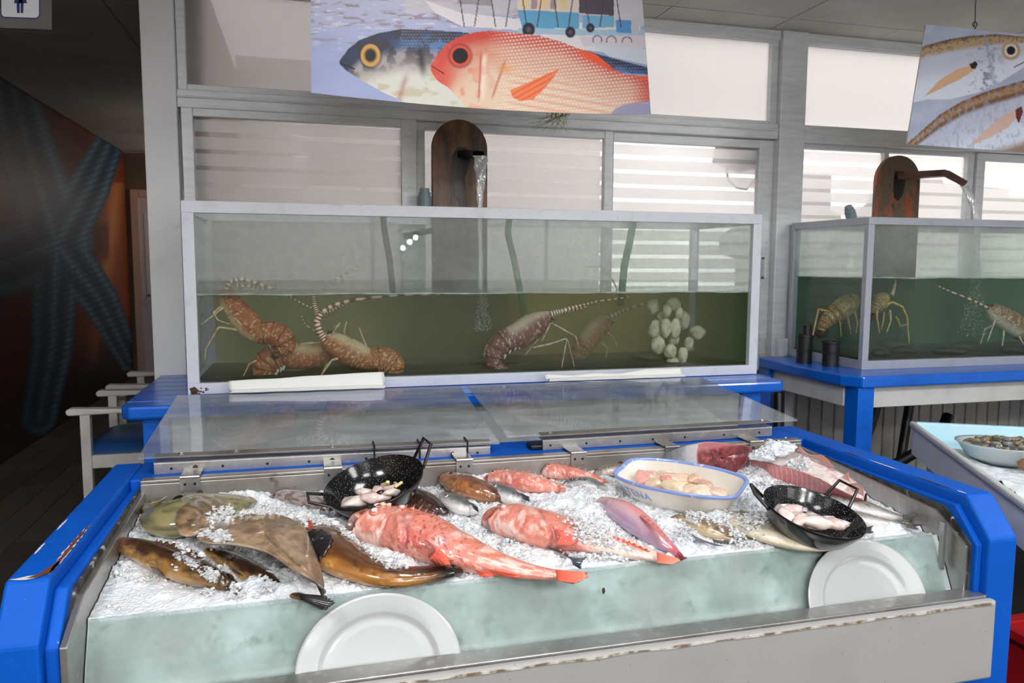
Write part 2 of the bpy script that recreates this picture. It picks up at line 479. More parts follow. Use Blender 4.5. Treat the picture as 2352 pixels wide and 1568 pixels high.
# grooved boards under the right hand window
M_board = pmat('panel_board', C(196, 194, 188), 0.55, noise=(5, C(180, 176, 168), 0.4, 0.8))
wb = bpy.data.objects['wall_back']
for i in range(32):
    x0 = 2.52 + i * 0.088
    MB().prism([(x0 + 0.003, 3.90), (x0 + 0.007, 3.882), (x0 + 0.081, 3.882), (x0 + 0.085, 3.90)], 2, 0, 0.86).build('wall_board', M_board, wb)
st(MB().box(2.575, 2.735, 3.84, 3.95, 0, ZC).build('trim_2', M_alu, bevel=0.004))
st(MB().box(2.60, 2.69, 3.80, 3.842, 0.0, 0.955).build('trim_3', M_pillar, bevel=0.003))
st(MB().box(-0.545, 2.575, 3.86, 3.94, 2.612, ZC).box(2.735, 6.0, 3.86, 3.94, 2.612, ZC).build('trim_4', M_alu))

M_frost = add_fresnel_gloss(sheet_mat('frosted_pane', [('transl', (0.54, 0.515, 0.51, 1), 0, 0.78), ('diff', (0.7, 0.68, 0.68, 1), 0, 0.18), ('clear', (1, 1, 1, 1), 0, 0.04)]), 1.3, 0.5)
M_film = add_fresnel_gloss(sheet_mat('frosted_film', [('transl', (0.93, 0.91, 0.91, 1), 0, 0.76), ('diff', (0.82, 0.8, 0.8, 1), 0, 0.10), ('clear', (1, 1, 1, 1), 0, 0.14)]), 1.3, 0.2)
M_glass = add_fresnel_gloss(sheet_mat('clear_glass', [('clear', (0.90, 0.91, 0.90, 1), 0, 0.46), ('transl', (0.74, 0.72, 0.72, 1), 0, 0.54)]), 1.45, 0.02)

nwin = [0]
def window(x0, x1, z0, z1, fw, y=3.90, striped=False, nstr=0, pitch=0.0, zs=0.0):
    """aluminium sash with its pane; striped panes carry horizontal strips of frosted film"""
    nwin[0] += 1
    w = st(empty('window_%d' % nwin[0], ((x0 + x1) / 2, y, z0)))
    l, r, b, t = fw
    MB().box(x0 - l, x0, y - 0.022, y + 0.022, z0 - b, z1 + t).build('stile', M_alu, w, bevel=0.003)
    MB().box(x1, x1 + r, y - 0.022, y + 0.022, z0 - b, z1 + t).build('stile', M_alu, w, bevel=0.003)
    MB().box(x0, x1, y - 0.020, y + 0.020, z1, z1 + t).build('sash_rail', M_alu, w, bevel=0.003)
    MB().box(x0, x1, y - 0.020, y + 0.020, z0 - b, z0).build('sash_rail', M_alu, w, bevel=0.003)
    MB().quad(x0, x1, y + 0.008, z0, z1).build('pane', M_glass if striped else M_frost, w)
    if striped:
        z = z1 - 0.012
        i = 0
        while z > z0 + 0.02:
            h = 0.056 if i else 0.052
            MB().quad(x0 + 0.002, x1 - 0.002, y + 0.005, max(z - h, z0), z).build('film_strip', M_film, w)
            z -= 0.076; i += 1
    return w
# upper lights
window(-0.503, 1.02, 2.185, 2.605, (0.04, 0.03, 0.03, 0.012))
window(1.08, 2.53, 2.175, 2.605, (0.03, 0.045, 0.03, 0.012))
window(2.745, 4.25, 2.165, 2.605, (0.012, 0.04, 0.02, 0.012))
window(4.34, 5.9, 2.165, 2.605, (0.05, 0.05, 0.02, 0.012))
# transom
st(MB().box(-0.545, 2.575, 3.855, 3.945, 2.075, 2.155).box(-0.545, 2.575, 3.845, 3.855, 2.118, 2.126).build('trim_5', M_alu, bevel=0.003))
st(MB().box(2.735, 6.0, 3.855, 3.945, 2.062, 2.146).build('trim_6', M_alu, bevel=0.003))
# lower sliding sashes
window(-0.482, 0.472, 1.0, 2.040, (0.05, 0.075, 0.05, 0.04), 3.885, True)
window(0.592, 1.553, 1.0, 2.036, (0.045, 0.05, 0.05, 0.04), 3.915, True)
window(1.605, 2.485, 1.0, 2.026, (0.002, 0.09, 0.05, 0.045), 3.915, True)
window(2.762, 3.31, 1.0, 2.034, (0.03, 0.03, 0.05, 0.03), 3.90, True)
window(3.345, 3.927, 1.0, 2.036, (0.004, 0.05, 0.05, 0.03), 3.915, True)
window(4.04, 4.75, 1.0, 2.014, (0.06, 0.05, 0.05, 0.045), 3.895, True)
window(4.81, 5.85, 1.0, 2.014, (0.01, 0.15, 0.05, 0.045), 3.91, True)
wh = empty('window_handle', (2.53, 3.86, 1.35), 'small grey pull handle on the window post right of the big tank', 'handle')
MB().tube([(2.512, 3.868, 1.41), (2.512, 3.838, 1.41)], 0.006).build('bracket', M_black, wh)
MB().tube([(2.512, 3.868, 1.30), (2.512, 3.838, 1.30)], 0.006).build('bracket', M_black, wh)
MB().box(2.503, 2.521, 3.826, 3.838, 1.295, 1.415).build('grip', M_alu, wh, bevel=0.003)

# ---- outside, seen dimly through the frosted panes
st(MB().box(-0.42, 12, 3.95, 16, -0.16, -0.06).build('ground', M_ground))
st(MB().box(-0.42, 2.2, 5.6, 5.7, -0.06, 2.75).build('wall_outside', M_outwall))  # added wall that dims the left panes
st(MB().box(-0.42, 1.15, 3.95, 5.0, 2.95, 3.05).build('shade_roof', M_outwall))  # added unseen slab, keeps sky light off the left panes
hg = MB(); rg = np.random.default_rng(9)
for i in range(90):
    hx = rg.uniform(5.2, 12.5); hz = rg.uniform(0.2, 1.75 + 0.16 * (hx - 5))
    hg.blob((hx, 8.2 + rg.uniform(-0.3, 0.5), hz), (rg.uniform(0.3, 0.5), 0.4, rg.uniform(0.25, 0.4)), 10, 7, 0.25, i)
hg.box(5.2, 12.5, 8.2, 8.6, -0.06, 1.4)
setp(hg.build('hedge', pmat('dark_hedge', C(46, 58, 40), 0.8, noise=(6, C(26, 34, 24), 0.4, 0.7))), 'dark hedge outside, glimpsed between the window stripes at the right', 'hedge')
fl = empty('floodlight', (2.45, 4.12, 1.95), 'grey floodlight with a looped cable outside the bright window', 'lamp')
MB().prism([(2.33, 2.06), (2.58, 2.07), (2.56, 1.93), (2.47, 1.915), (2.31, 1.965)], 1, 4.02, 4.12).build('housing', pmat('floodlight_grey', C(90, 92, 94), 0.6), fl, bevel=0.008)
MB().tube([(2.40, 4.1, 1.94), (2.40, 4.08, 1.87), (2.44, 4.05, 1.82), (2.50, 4.04, 1.81), (2.55, 4.05, 1.86)], 0.007).build('cable', M_black, fl)
MB().box(2.44, 2.46, 3.945, 4.03, 2.0, 2.03).build('wall_arm', M_black, fl)
ac = empty('air_conditioner', (3.15, 4.3, 1.73), 'pale air conditioner box outside the window behind the small tank', 'machine')
MB().box(3.02, 3.24, 4.25, 4.5, 1.80, 1.95).build('casing', pmat('machine_casing', C(150, 148, 144), 0.5), ac, bevel=0.01)
MB().box(3.03, 3.23, 4.24, 4.26, 1.72, 1.79).build('grille', pmat('machine_grille', C(90, 92, 84), 0.5), ac)
MB().box(3.1, 3.16, 4.3, 4.5, -0.06, 1.72).build('stand', M_black, ac)

# ---- ceiling light panels (in and behind the camera's part of the room)
M_lampface = bpy.data.materials.new('lamp_diffuser'); M_lampface.use_nodes = True
_b = M_lampface.node_tree.nodes['Principled BSDF']; _b.inputs['Emission Color'].default_value = (1, 0.985, 0.96, 1); _b.inputs['Emission Strength'].default_value = 3.0
for i, (lx, ly, pw) in enumerate(LAMPS):
    place = ['just behind the viewer, left one', 'just behind the viewer, right one', 'by the added rear window, left one', 'by the added rear window, right one', 'off to the right of the viewer', 'off to the left of the viewer', 'right above the crushed ice, added as fill'][i]
    t = empty('ceiling_light', (lx, ly, 2.66), 'square white light panel in the ceiling ' + place, 'light', 'ceiling light panels')
    MB().box(lx - 0.32, lx + 0.32, ly - 0.32, ly + 0.32, 2.64, 2.662).build('frame', M_white, t, bevel=0.004)
    MB().box(lx - 0.295, lx + 0.295, ly - 0.295, ly + 0.295, 2.632, 2.64).build('diffuser', M_lampface, t)
sc_ = empty('hidden_fill_lamp', (-0.55, 7.6, 2.0), 'added fill lamp hidden in the passage behind the white pillar', 'light')  # added lamp, kept out of view to brighten the mural
MB().box(-0.52, -0.50, 7.55, 7.65, 1.9, 2.1).build('backplate', M_steel, sc_)
MB().lathe([(0.03, -0.08), (0.06, 0.08), (0.055, 0.08), (0.026, -0.07)], 16, (-0.60, 7.6, 2.0)).build('shade', M_white, sc_)
_pl = bpy.data.lights.new('mural_fill_light', 'POINT'); _pl.energy = 3.5; _pl.shadow_soft_size = 0.05; _pl.color = (1, 0.86, 0.72)
_po = bpy.data.objects.new('mural_fill_light', _pl); COL.objects.link(_po); _po.location = (-0.68, 7.6, 2.02)
_pl = bpy.data.lights.new('door_fill_light', 'POINT'); _pl.energy = 7; _pl.shadow_soft_size = 0.05; _pl.color = (1, 0.9, 0.82)
_po = bpy.data.objects.new('door_fill_light', _pl); COL.objects.link(_po); _po.location = (-0.72, 9.4, 2.12)
s2_ = empty('hidden_fill_lamp', (-0.55, 9.4, 2.1), 'added fill lamp hidden beside the far door', 'light')  # second added lamp out of view, brightens the door
MB().box(-0.52, -0.50, 9.35, 9.45, 2.0, 2.2).build('backplate', M_steel, s2_)
MB().lathe([(0.03, -0.08), (0.06, 0.08), (0.055, 0.08), (0.026, -0.07)], 16, (-0.60, 9.4, 2.1)).build('shade', M_white, s2_)
wl = empty('wall_lamp', (1.35, -4.0, 1.66), 'row of three round bulbs on the rear wall, mirrored in the tank glass', 'light')
MB().prism([(1.2, 1.5), (1.26, 1.5), (1.5, 1.8), (1.44, 1.8)], 1, -3.99, -3.97).build('backplate', M_steel, wl)
_mb = bpy.data.materials.new('bulb_glow'); _mb.use_nodes = True
_b = _mb.node_tree.nodes['Principled BSDF']; _b.inputs['Emission Color'].default_value = (0.85, 0.95, 1, 1); _b.inputs['Emission Strength'].default_value = 60
for bx, bz in ((1.27, 1.58), (1.36, 1.66), (1.44, 1.72)):
    MB().blob((bx, -3.93, bz), (0.035, 0.035, 0.035), 14, 10, 0).build('bulb', _mb, wl, smooth=True)
# ================================================================== FISH COUNTER
FC = empty('fish_counter', (0.6, 1.53, 0), 'blue and white fish counter with steel trough full of crushed ice', 'counter')
ZR = 0.764
side = [(2.505, 0.0), (2.505, ZR), (1.612, ZR), (1.531, 0.668), (1.531, 0.0)]
rl = MB().prism(side, 0, -0.566, -0.488).build('side_rail', M_blue, FC, bevel=0.007)
rr = MB().prism(side, 0, 1.690, 1.780).build('side_rail', M_blue, FC, bevel=0.007)
MB().box(-0.488, 1.690, 2.305, 2.505, 0.0, ZR).build('back_rail', M_blue, FC, bevel=0.006)
# lower inner step of the sides (blue, set inwards and lower)
stp = [(2.30, 0.0), (2.30, 0.735), (1.63, 0.735), (1.552, 0.648), (1.552, 0.0)]
MB().prism(stp, 0, -0.488, -0.462).build('side_lining', M_blue, FC, bevel=0.005)
MB().prism(stp, 0, 1.672, 1.690).build('side_lining', M_blue, FC, bevel=0.004)
# grimy joint and steel trough
grm = [(2.29, 0.55), (2.29, 0.738), (1.66, 0.722), (1.568, 0.646), (1.568, 0.45)]
MB().prism(grm, 0, -0.464, -0.455).build('sealant', M_grime, FC)
MB().prism(grm, 0, 1.665, 1.674).build('sealant', M_grime, FC)
ss = [(2.285, 0.40), (2.285, 0.742), (1.682, 0.706), (1.572, 0.640), (1.572, 0.40)]
MB().prism(ss, 0, 1.657, 1.667).build('steel_side', M_steel, FC, bevel=0.002)
sl = [(2.285, 0.40), (2.285, 0.735), (1.66, 0.706), (1.535, 0.655), (1.535, 0.40)]
MB().prism(sl, 0, -0.457, -0.443).build('steel_side', M_steel, FC, bevel=0.002)
MB().box(-0.455, 1.660, 2.276, 2.286, 0.40, 0.757).box(-0.455, 1.660, 2.276, 2.312, 0.757, 0.767).build('steel_back', M_steel_dirty, FC, bevel=0.003)
MB().box(-0.45, 1.66, 1.56, 2.285, 0.385, 0.40).build('trough_floor', M_steel, FC)
for bx, bz in ((-0.30, 0.722), (0.42, 0.725), (0.62, 0.71), (0.98, 0.724), (1.32, 0.73)):
    MB().lathe([(0, 0), (0.009, 0), (0.009, 0.006), (0, 0.006)], 10).build('rivet', M_rust, FC).matrix_local = Matrix.Translation((bx - 0.6, 2.277 - 1.53, bz)) @ Matrix.Rotation(pi / 2, 4, 'X')
# front: glass front pane leaning back, steel strip, white panel, blue plinth board
GT, GB = (1.659, 0.650), (1.585, 0.482)
gp = MB()
gp.add([(-0.436, GT[0], GT[1]), (1.630, GT[0], GT[1]), (1.630, GB[0], GB[1]), (-0.436, GB[0], GB[1]),
        (-0.436, GT[0] + 0.006, GT[1]), (1.630, GT[0] + 0.006, GT[1]), (1.630, GB[0] + 0.006, GB[1]), (-0.436, GB[0] + 0.006, GB[1])],
       [(0, 1, 2, 3), (7, 6, 5, 4), (0, 4, 5, 1), (1, 5, 6, 2), (2, 6, 7, 3), (3, 7, 4, 0)])
def glass_front_mat():
    m = sheet_mat('cloudy_green_glass', [('clear', (0.90, 0.94, 0.93, 1), 0, 0.82), ('diff', (0.46, 0.51, 0.49, 1), 0, 0.18)])
    nt = m.node_tree
    tc = nd(nt, 'ShaderNodeTexCoord'); n = nd(nt, 'ShaderNodeTexNoise'); n.inputs['Scale'].default_value = 7; n.inputs['Detail'].default_value = 8
    nt.links.new(tc.outputs['Object'], n.inputs['Vector'])
    r = nd(nt, 'ShaderNodeMapRange'); r.inputs['From Min'].default_value = 0.35; r.inputs['From Max'].default_value = 0.7; r.inputs['To Min'].default_value = 0.04; r.inputs['To Max'].default_value = 0.42
    nt.links.new(n.outputs['Fac'], r.inputs['Value'])
    for x in nt.nodes:
        if x.type == 'MIX_SHADER': nt.links.new(r.outputs['Result'], x.inputs[0])
    return add_fresnel_gloss(m, 1.45, 0.02)
gpo = gp.build('front_glass', glass_front_mat(), FC)
gpo['label'] = 'cloudy greenish glass front'
MB().box(1.632, 1.640, 1.62, 1.635, 0.56, 0.69).build('glass_clip', M_steel, FC)
MB().box(-0.488, 1.690, 1.530, 1.584, 0.512, 0.522).box(-0.488, 1.690, 1.574, 1.584, 0.42, 0.512).build('steel_strip', M_steel, FC, bevel=0.002)
MB().box(-0.488, 1.700, 1.508, 1.530, 0.306, 0.517).build('front_panel', M_panel, FC, bevel=0.006)
MB().prism([(-0.47 + i * 0.06, 0.5085 + 0.0016 * sin(i * 1.7) + 0.001 * sin(i * 4.1)) for i in range(37)] + [(1.69 - i * 0.06, 0.5125 + 0.0014 * sin(i * 2.3)) for i in range(37)], 1, 1.5055, 1.5095).build('dirty_joint', pmat('joint_dirt', C(120, 100, 76), 0.8, noise=(30, C(205, 200, 190), 0.45, 0.6)), FC)
MB().box(-0.488, 1.690, 1.530, 1.545, 0.0, 0.31).build('plinth_board', M_blue, FC)
MB().lathe([(0, 0), (0.012, 0.0), (0.014, 0.008), (0.008, 0.016), (0, 0.017)], 12).build('knob', pmat('brass_knob', C(120, 92, 60), 0.5, 0.3), FC).matrix_local = Matrix.Translation((0.605 - 0.6, 1.508 - 1.53, 0.428)) @ Matrix.Rotation(pi / 2, 4, 'X')
# worn paint patches: primer fringe with bare wood inside, lying on the rails' edges
M_primer = pmat('bare_primer', C(214, 212, 208), 0.7); M_wood = pmat('bare_wood', C(112, 62, 42), 0.7, noise=(40, C(84, 46, 32), 0.4, 0.7))
def patch(pts, w, mat, seed, parent, dz=0.0012):
    rg = np.random.default_rng(seed)
    n = 26
    P = np.array([np.array(pts[0]) * (1 - t) + np.array(pts[1]) * t for t in np.linspace(0, 1, n)]) if len(pts) == 2 else np.array(pts)
    n = len(P)
    T = np.gradient(P, axis=0); T /= np.linalg.norm(T, axis=1)[:, None]
    S = np.cross(T, np.array([0, 0, 1.0]))
    env = np.sin(np.linspace(0, pi, n)) ** 0.5
    a = w * env * (0.6 + 0.8 * rg.random(n)); b = w * env * (0.2 + 0.6 * rg.random(n))
    V = np.concatenate([P + S * a[:, None] + [0, 0, dz], P - S * b[:, None] + [0, 0, dz]])
    F = [(i, i + 1, n + i + 1, n + i) for i in range(n - 1)]
    return MB().add(V, F).build('worn_patch', mat, parent)
for i, (p0, p1, w) in enumerate([((-0.494, 1.92, ZR), (-0.494, 1.625, ZR), 0.008), ((-0.5, 1.75, ZR), (-0.56, 1.618, ZR), 0.0)]):
    if w:
        patch([p0, p1], w, M_primer, 3 + i, rl); patch([p0, p1], w * 0.75, M_wood, 13 + i, rl, 0.0018)
cv = [(-0.494, 1.70, ZR), (-0.497, 1.66, ZR), (-0.503, 1.632, ZR), (-0.515, 1.620, ZR), (-0.53, 1.616, ZR), (-0.545, 1.616, ZR), (-0.560, 1.617, ZR)]
patch(cv, 0.011, M_primer, 31, rl); patch(cv[:5], 0.012, M_wood, 32, rl, 0.0018)
patch([(-0.555, 1.98, ZR), (-0.556, 1.90, ZR)], 0.003, M_primer, 41, rl); patch([(-0.556, 1.82, ZR), (-0.556, 1.75, ZR)], 0.003, M_primer, 42, rl)
for i, (ya, yb) in enumerate(((2.1, 2.02), (1.99, 1.86), (1.80, 1.66), (1.65, 1.62))):
    patch([(1.697, ya, ZR), (1.699, yb, ZR)], 0.004, M_wood if i % 2 == 0 else M_primer, 50 + i, rr)

# ---- the two see-through lids, folded back on to the tank table
def lid_mat():
    m = sheet_mat('scratched_acrylic', [('clear', (0.96, 0.97, 0.98, 1), 0, 0.86), ('diff', (0.80, 0.83, 0.88, 1), 0, 0.14)])
    nt = m.node_tree
    tc = nd(nt, 'ShaderNodeTexCoord'); mp = nd(nt, 'ShaderNodeMapping'); mp.inputs['Scale'].default_value = (3, 9, 3); mp.inputs['Rotation'].default_value = (0, 0, 0.5)
    n = nd(nt, 'ShaderNodeTexNoise'); n.inputs['Scale'].default_value = 2.2; n.inputs['Detail'].default_value = 8; n.inputs['Roughness'].default_value = 0.7
    nt.links.new(tc.outputs['Object'], mp.inputs['Vector']); nt.links.new(mp.outputs['Vector'], n.inputs['Vector'])
    r = nd(nt, 'ShaderNodeMapRange'); r.inputs['From Min'].default_value = 0.42; r.inputs['From Max'].default_value = 0.75; r.inputs['To Min'].default_value = 0.09; r.inputs['To Max'].default_value = 0.34
    nt.links.new(n.outputs['Fac'], r.inputs['Value'])
    for x in nt.nodes:
        if x.type == 'MIX_SHADER': nt.links.new(r.outputs['Result'], x.inputs[0])
    return add_fresnel_gloss(m, 1.5, 0.03, 1.3)
M_lid = lid_mat()
def lid(fl, fr, bl, br, bx0, bx1, hinges, bolts, holes, label, ties=()):
    """fl.. corner points of the sheet (front left/right, back left/right)"""
    fl, fr, bl, br = map(np.array, (fl, fr, bl, br))
    up = np.array([0, 0, 0.006])
    L = MB().add([fl, fr, br, bl, fl + up, fr + up, br + up, bl + up], [(3, 2, 1, 0), (4, 5, 6, 7), (0, 1, 5, 4), (1, 2, 6, 5), (2, 3, 7, 6), (3, 0, 4, 7)]).build('lid', M_lid, FC)
    L['label'] = label
    def zat(x): return float(fl[2] + (fr[2] - fl[2]) * (x - fl[0]) / (fr[0] - fl[0]))
    za, zb = zat(bx0), zat(bx1)
    y0 = 2.352
    # angle bracket: upright face and a flange under the sheet
    MB().add([(bx0, y0, za - 0.042), (bx1, y0, zb - 0.042), (bx1, y0, zb - 0.009), (bx0, y0, za - 0.009),
              (bx0, y0 + 0.004, za - 0.042), (bx1, y0 + 0.004, zb - 0.042), (bx1, y0 + 0.004, zb - 0.009), (bx0, y0 + 0.004, za - 0.009)],
             [(0, 1, 2, 3), (7, 6, 5, 4), (0, 4, 5, 1), (3, 2, 6, 7), (0, 3, 7, 4), (1, 5, 6, 2)]).build('bracket', M_steel, L, bevel=0.0015)
    for dz, nm in ((-0.009, 'flange'), (0.0065, 'clamp_strip')):
        MB().add([(bx0, y0, za + dz), (bx1, y0, zb + dz), (bx1, y0 + 0.045, zb + dz), (bx0, y0 + 0.045, za + dz),
                  (bx0, y0, za + dz + 0.003), (bx1, y0, zb + dz + 0.003), (bx1, y0 + 0.045, zb + dz + 0.003), (bx0, y0 + 0.045, za + dz + 0.003)],
                 [(3, 2, 1, 0), (4, 5, 6, 7), (0, 1, 5, 4), (2, 3, 7, 6), (1, 2, 6, 5), (3, 0, 4, 7)]).build(nm, M_steel if dz < 0 else M_steel_dirty, L)
    for hx in hinges:
        h = MB().box(hx - 0.026, hx + 0.026, 2.2705, 2.2745, 0.732, 0.768).tube([(hx - 0.026, 2.2735, 0.771), (hx + 0.026, 2.2735, 0.771)], 0.0055).box(hx - 0.026, hx + 0.026, 2.2735, 2.353, 0.7695, 0.7725).box(hx - 0.026, hx + 0.026, 2.349, 2.3525, 0.7695, max(zat(hx) - 0.03, 0.776))
        ho = h.build('hinge', M_steel, L)
        for s in (-0.013, 0.013):
            MB().tube([(hx + s, 2.2715, 0.751), (hx + s, 2.2695, 0.751)], 0.0040, 8).build('rivet', M_black, L)
    for bx in bolts:
        MB().lathe([(0, 0.006), (0.004, 0.006), (0.006, 0.003), (0.010, 0.002), (0.010, 0)], 10, (bx, y0 + 0.025, zat(bx) + 0.0095)).build('bolt', M_steel, L)
    for bx, m in holes:
        MB().tube([(bx, y0 + 0.001, zat(bx) - 0.026), (bx, y0 - 0.0012, zat(bx) - 0.026)], 0.0075 if m else 0.004, 10).build('rivet', M_rust if m else M_black, L)
    for bx in ties:
        MB().tube([(bx, y0 - 0.003, zat(bx) - 0.045), (bx, y0 - 0.003, zat(bx) + 0.013), (bx, y0 + 0.05, zat(bx) + 0.014), (bx, y0 + 0.05, zat(bx) - 0.012)], 0.003, 6).build('cable_tie', M_rope, L)
    return L
l1 = lid((-0.478, 2.375, 0.805), (0.592, 2.345, 0.796), (-0.476, 3.10, 0.866), (0.606, 3.075, 0.866), -0.432, 0.563,
         (-0.325, 0.068, 0.462), (-0.36, -0.21, 0.07), ((-0.385, 0), (-0.32, 1), (-0.245, 0), (-0.12, 0), (0.0, 0), (0.068, 1), (0.17, 0), (0.44, 1), (0.52, 0)),
         'left scratched clear acrylic lid', (0.195, 0.335, 0.487))
l2 = lid((0.626, 2.385, 0.806), (1.718, 2.385, 0.808), (0.632, 3.06, 0.868), (1.692, 3.05, 0.868), 0.738, 1.592,
         (0.834, 1.163, 1.479), (0.77, 1.565), ((0.765, 0), (0.89, 0), (1.01, 0), (1.13, 0), (1.25, 0), (1.40, 0), (1.54, 0)), 'right scratched clear acrylic lid')
for a, b in ((-0.37, -0.2), (0.7, 0.87), (1.36, 1.56)):
    MB().box(a, b, 2.36, 2.42, 0.7645, 0.782).build('rubber_pad', M_black, FC, bevel=0.006)
setp(MB().blob((0, 0, 0), (0.004, 0.0015, 0.008), 8, 6, 0.2, 3).build('brown_scrap', M_rust, loc=Vector(PY(1386, 1356, 1.628)) + Vector((0, -0.001, 0))), 'tiny brown scrap stuck on the front glass', 'scrap')
# folded white paper on the lids' back edge
def paper(name, x0, x1, y, z0, z1l, z1r, tilt, label, seed, wav):
    rg = np.random.default_rng(seed); ph = rg.uniform(0, 6, 4)
    prof = [(-0.032, 0.003), (-0.018, 0.006), (-0.010, 0.012), (-0.004, 0.30), (0.002, 0.62), (0.010, 1.0), (0.016, 0.98), (0.020, 0.5), (0.022, 0.1)]
    def fn(u, v):
        q = v * (len(prof) - 1); i = min(int(q), len(prof) - 2); f = q - i
        dy = prof[i][0] * (1 - f) + prof[i + 1][0] * f; h = prof[i][1] * (1 - f) + prof[i + 1][1] * f
        H = z1l + (z1r - z1l) * u + wav * sin(u * 7 + ph[0]) * 0.5 + wav * 0.4 * sin(u * 17 + ph[1]) - z0
        return (x0 + (x1 - x0) * u + (0.006 * sin(v * 9) if u in (0, 1) else 0), y + dy + tilt * u + 0.002 * sin(u * 23 + v * 5 + ph[2]), z0 + (h * H if h > 0.02 else h))
    o = MB().grid(fn, 60, 24).build(name, M_paper, smooth=True, solid=0.0012)
    return setp(o, label, 'paper')
paper('folded_paper', -0.29, 0.298, 3.115, 0.872, 0.916, 0.934, -0.012, 'crisp folded white paper standing on the left lid against the tank', 1, 0.002)
paper('folded_paper', 0.99, 1.625, 3.105, 0.8735, 0.893, 0.908, -0.006, 'crumpled folded white paper on the right lid against the tank', 2, 0.008)
# ================================================================== TABLES UNDER THE TANKS
ZT = 0.857
def plank_top(root, x0, x1, y0, y1, n, th, first_front=True):
    w = (y1 - y0) / n
    for i in range(n):
        MB().box(x0, x1, y0 + i * w + 0.0015, y0 + (i + 1) * w - 0.0015, ZT - th, ZT).build('plank', M_bluetable, root, bevel=0.006)
T1 = empty('tank_table', (0.7, 3.3, 0), 'blue plank table carrying the big lobster tank', 'table')
w = 0.118
for i in range(7):
    y0 = 2.975 + i * w
    xa, xb = (-0.652, 2.075)
    if i == 0:
        MB().prism([(xa + 0.03, y0), (xb - 0.02, y0), (xb, y0 + 0.02), (xb, y0 + w - 0.003), (xa, y0 + w - 0.003), (xa, y0 + 0.03)], 2, ZT - 0.052, ZT - 0.002).build('plank', M_bluetable, T1, bevel=0.01)
    else:
        MB().box(xa, xb, y0 + 0.001, y0 + w - 0.002, ZT - 0.052, ZT - 0.002).build('plank', M_bluetable, T1, bevel=0.005)
for lx in (-0.54, 1.93):
    for ly in (3.06, 3.68):
        MB().box(lx - 0.045, lx + 0.045, ly - 0.045, ly + 0.045, 0, ZT - 0.053).build('leg', M_bluetable, T1, bevel=0.004)
MB().box(-0.49, 1.88, 3.04, 3.06, 0.60, ZT - 0.053).build('apron', M_white, T1)
MB().box(1.945, 1.965, 3.11, 3.63, 0.70, ZT - 0.053).build('apron', M_white, T1)
T2 = empty('tank_table', (3.6, 3.4, 0), 'blue table with white apron carrying the small tank at the right', 'table')
MB().prism([(2.441, 3.80), (2.441, 3.075), (2.492, 2.985), (4.75, 2.985), (4.75, 3.80)], 2, ZT - 0.054, ZT).build('table_top', M_bluetable, T2, bevel=0.008)
for a, b in (((2.485, 2.575), (3.005, 3.095)), ((2.455, 2.545), (3.68, 3.77)), ((4.5, 4.59), (3.04, 3.13)), ((4.5, 4.59), (3.68, 3.77))):
    MB().box(a[0], a[1], b[0], b[1], 0, ZT - 0.055).build('leg', M_bluetable, T2, bevel=0.003)
MB().box(2.58, 4.5, 3.03, 3.05, 0.70, ZT - 0.055).build('apron', M_white, T2, bevel=0.003)
MB().box(2.48, 2.50, 3.10, 3.68, 0.70, ZT - 0.055).build('apron', M_white, T2, bevel=0.003)
# dark post of the big table seen in the gap between both tables
setp(MB().box(2.21, 2.32, 3.45, 3.55, 0, 0.80).build('wooden_post', pmat('dark_blue_paint', C(20, 62, 140), 0.4), bevel=0.004), 'dark blue square post in the gap between both tank tables', 'post')

# ================================================================== TANKS
def tank_glass(name, zw, haze, tint):
    """front glass: misted above the water line, clean below"""
    m = bpy.data.materials.new(name); m.use_nodes = True
    nt = m.node_tree; nt.nodes.remove(nt.nodes['Principled BSDF']); out = nt.nodes['Material Output']
    t = nd(nt, 'ShaderNodeBsdfTransparent'); t.inputs['Color'].default_value = tint
    d = nd(nt, 'ShaderNodeBsdfDiffuse'); d.inputs['Color'].default_value = (0.50, 0.56, 0.54, 1)
    tl = nd(nt, 'ShaderNodeBsdfTranslucent'); tl.inputs['Color'].default_value = (0.88, 0.94, 0.90, 1)
    m1 = nd(nt, 'ShaderNodeMixShader'); m1.inputs[0].default_value = 0.90
    nt.links.new(d.outputs[0], m1.inputs[1]); nt.links.new(tl.outputs[0], m1.inputs[2])
    tc = nd(nt, 'ShaderNodeTexCoord'); sp = nd(nt, 'ShaderNodeSeparateXYZ'); nt.links.new(tc.outputs['Object'], sp.inputs[0])
    a = nd(nt, 'ShaderNodeMapRange'); a.inputs['From Min'].default_value = zw - 0.006; a.inputs['From Max'].default_value = zw + 0.006
    nt.links.new(sp.outputs['Z'], a.inputs['Value'])
    n = nd(nt, 'ShaderNodeTexNoise'); n.inputs['Scale'].default_value = 3.0; n.inputs['Detail'].default_value = 7; n.inputs['Roughness'].default_value = 0.65
    nt.links.new(tc.outputs['Object'], n.inputs['Vector'])
    b = nd(nt, 'ShaderNodeMapRange'); b.inputs['From Min'].default_value = 0.3; b.inputs['From Max'].default_value = 0.75
    b.inputs['To Min'].default_value = haze * 0.6; b.inputs['To Max'].default_value = min(haze * 1.5, 0.9)
    nt.links.new(n.outputs['Fac'], b.inputs['Value'])
    mu = nd(nt, 'ShaderNodeMath', operation='MULTIPLY'); nt.links.new(a.outputs[0], mu.inputs[0]); nt.links.new(b.outputs[0], mu.inputs[1])
    m2 = nd(nt, 'ShaderNodeMixShader'); nt.links.new(mu.outputs[0], m2.inputs[0]); nt.links.new(t.outputs[0], m2.inputs[1]); nt.links.new(m1.outputs[0], m2.inputs[2])
    nt.links.new(m2.outputs[0], out.inputs['Surface'])
    return add_fresnel_gloss(m, 1.45, 0.0)
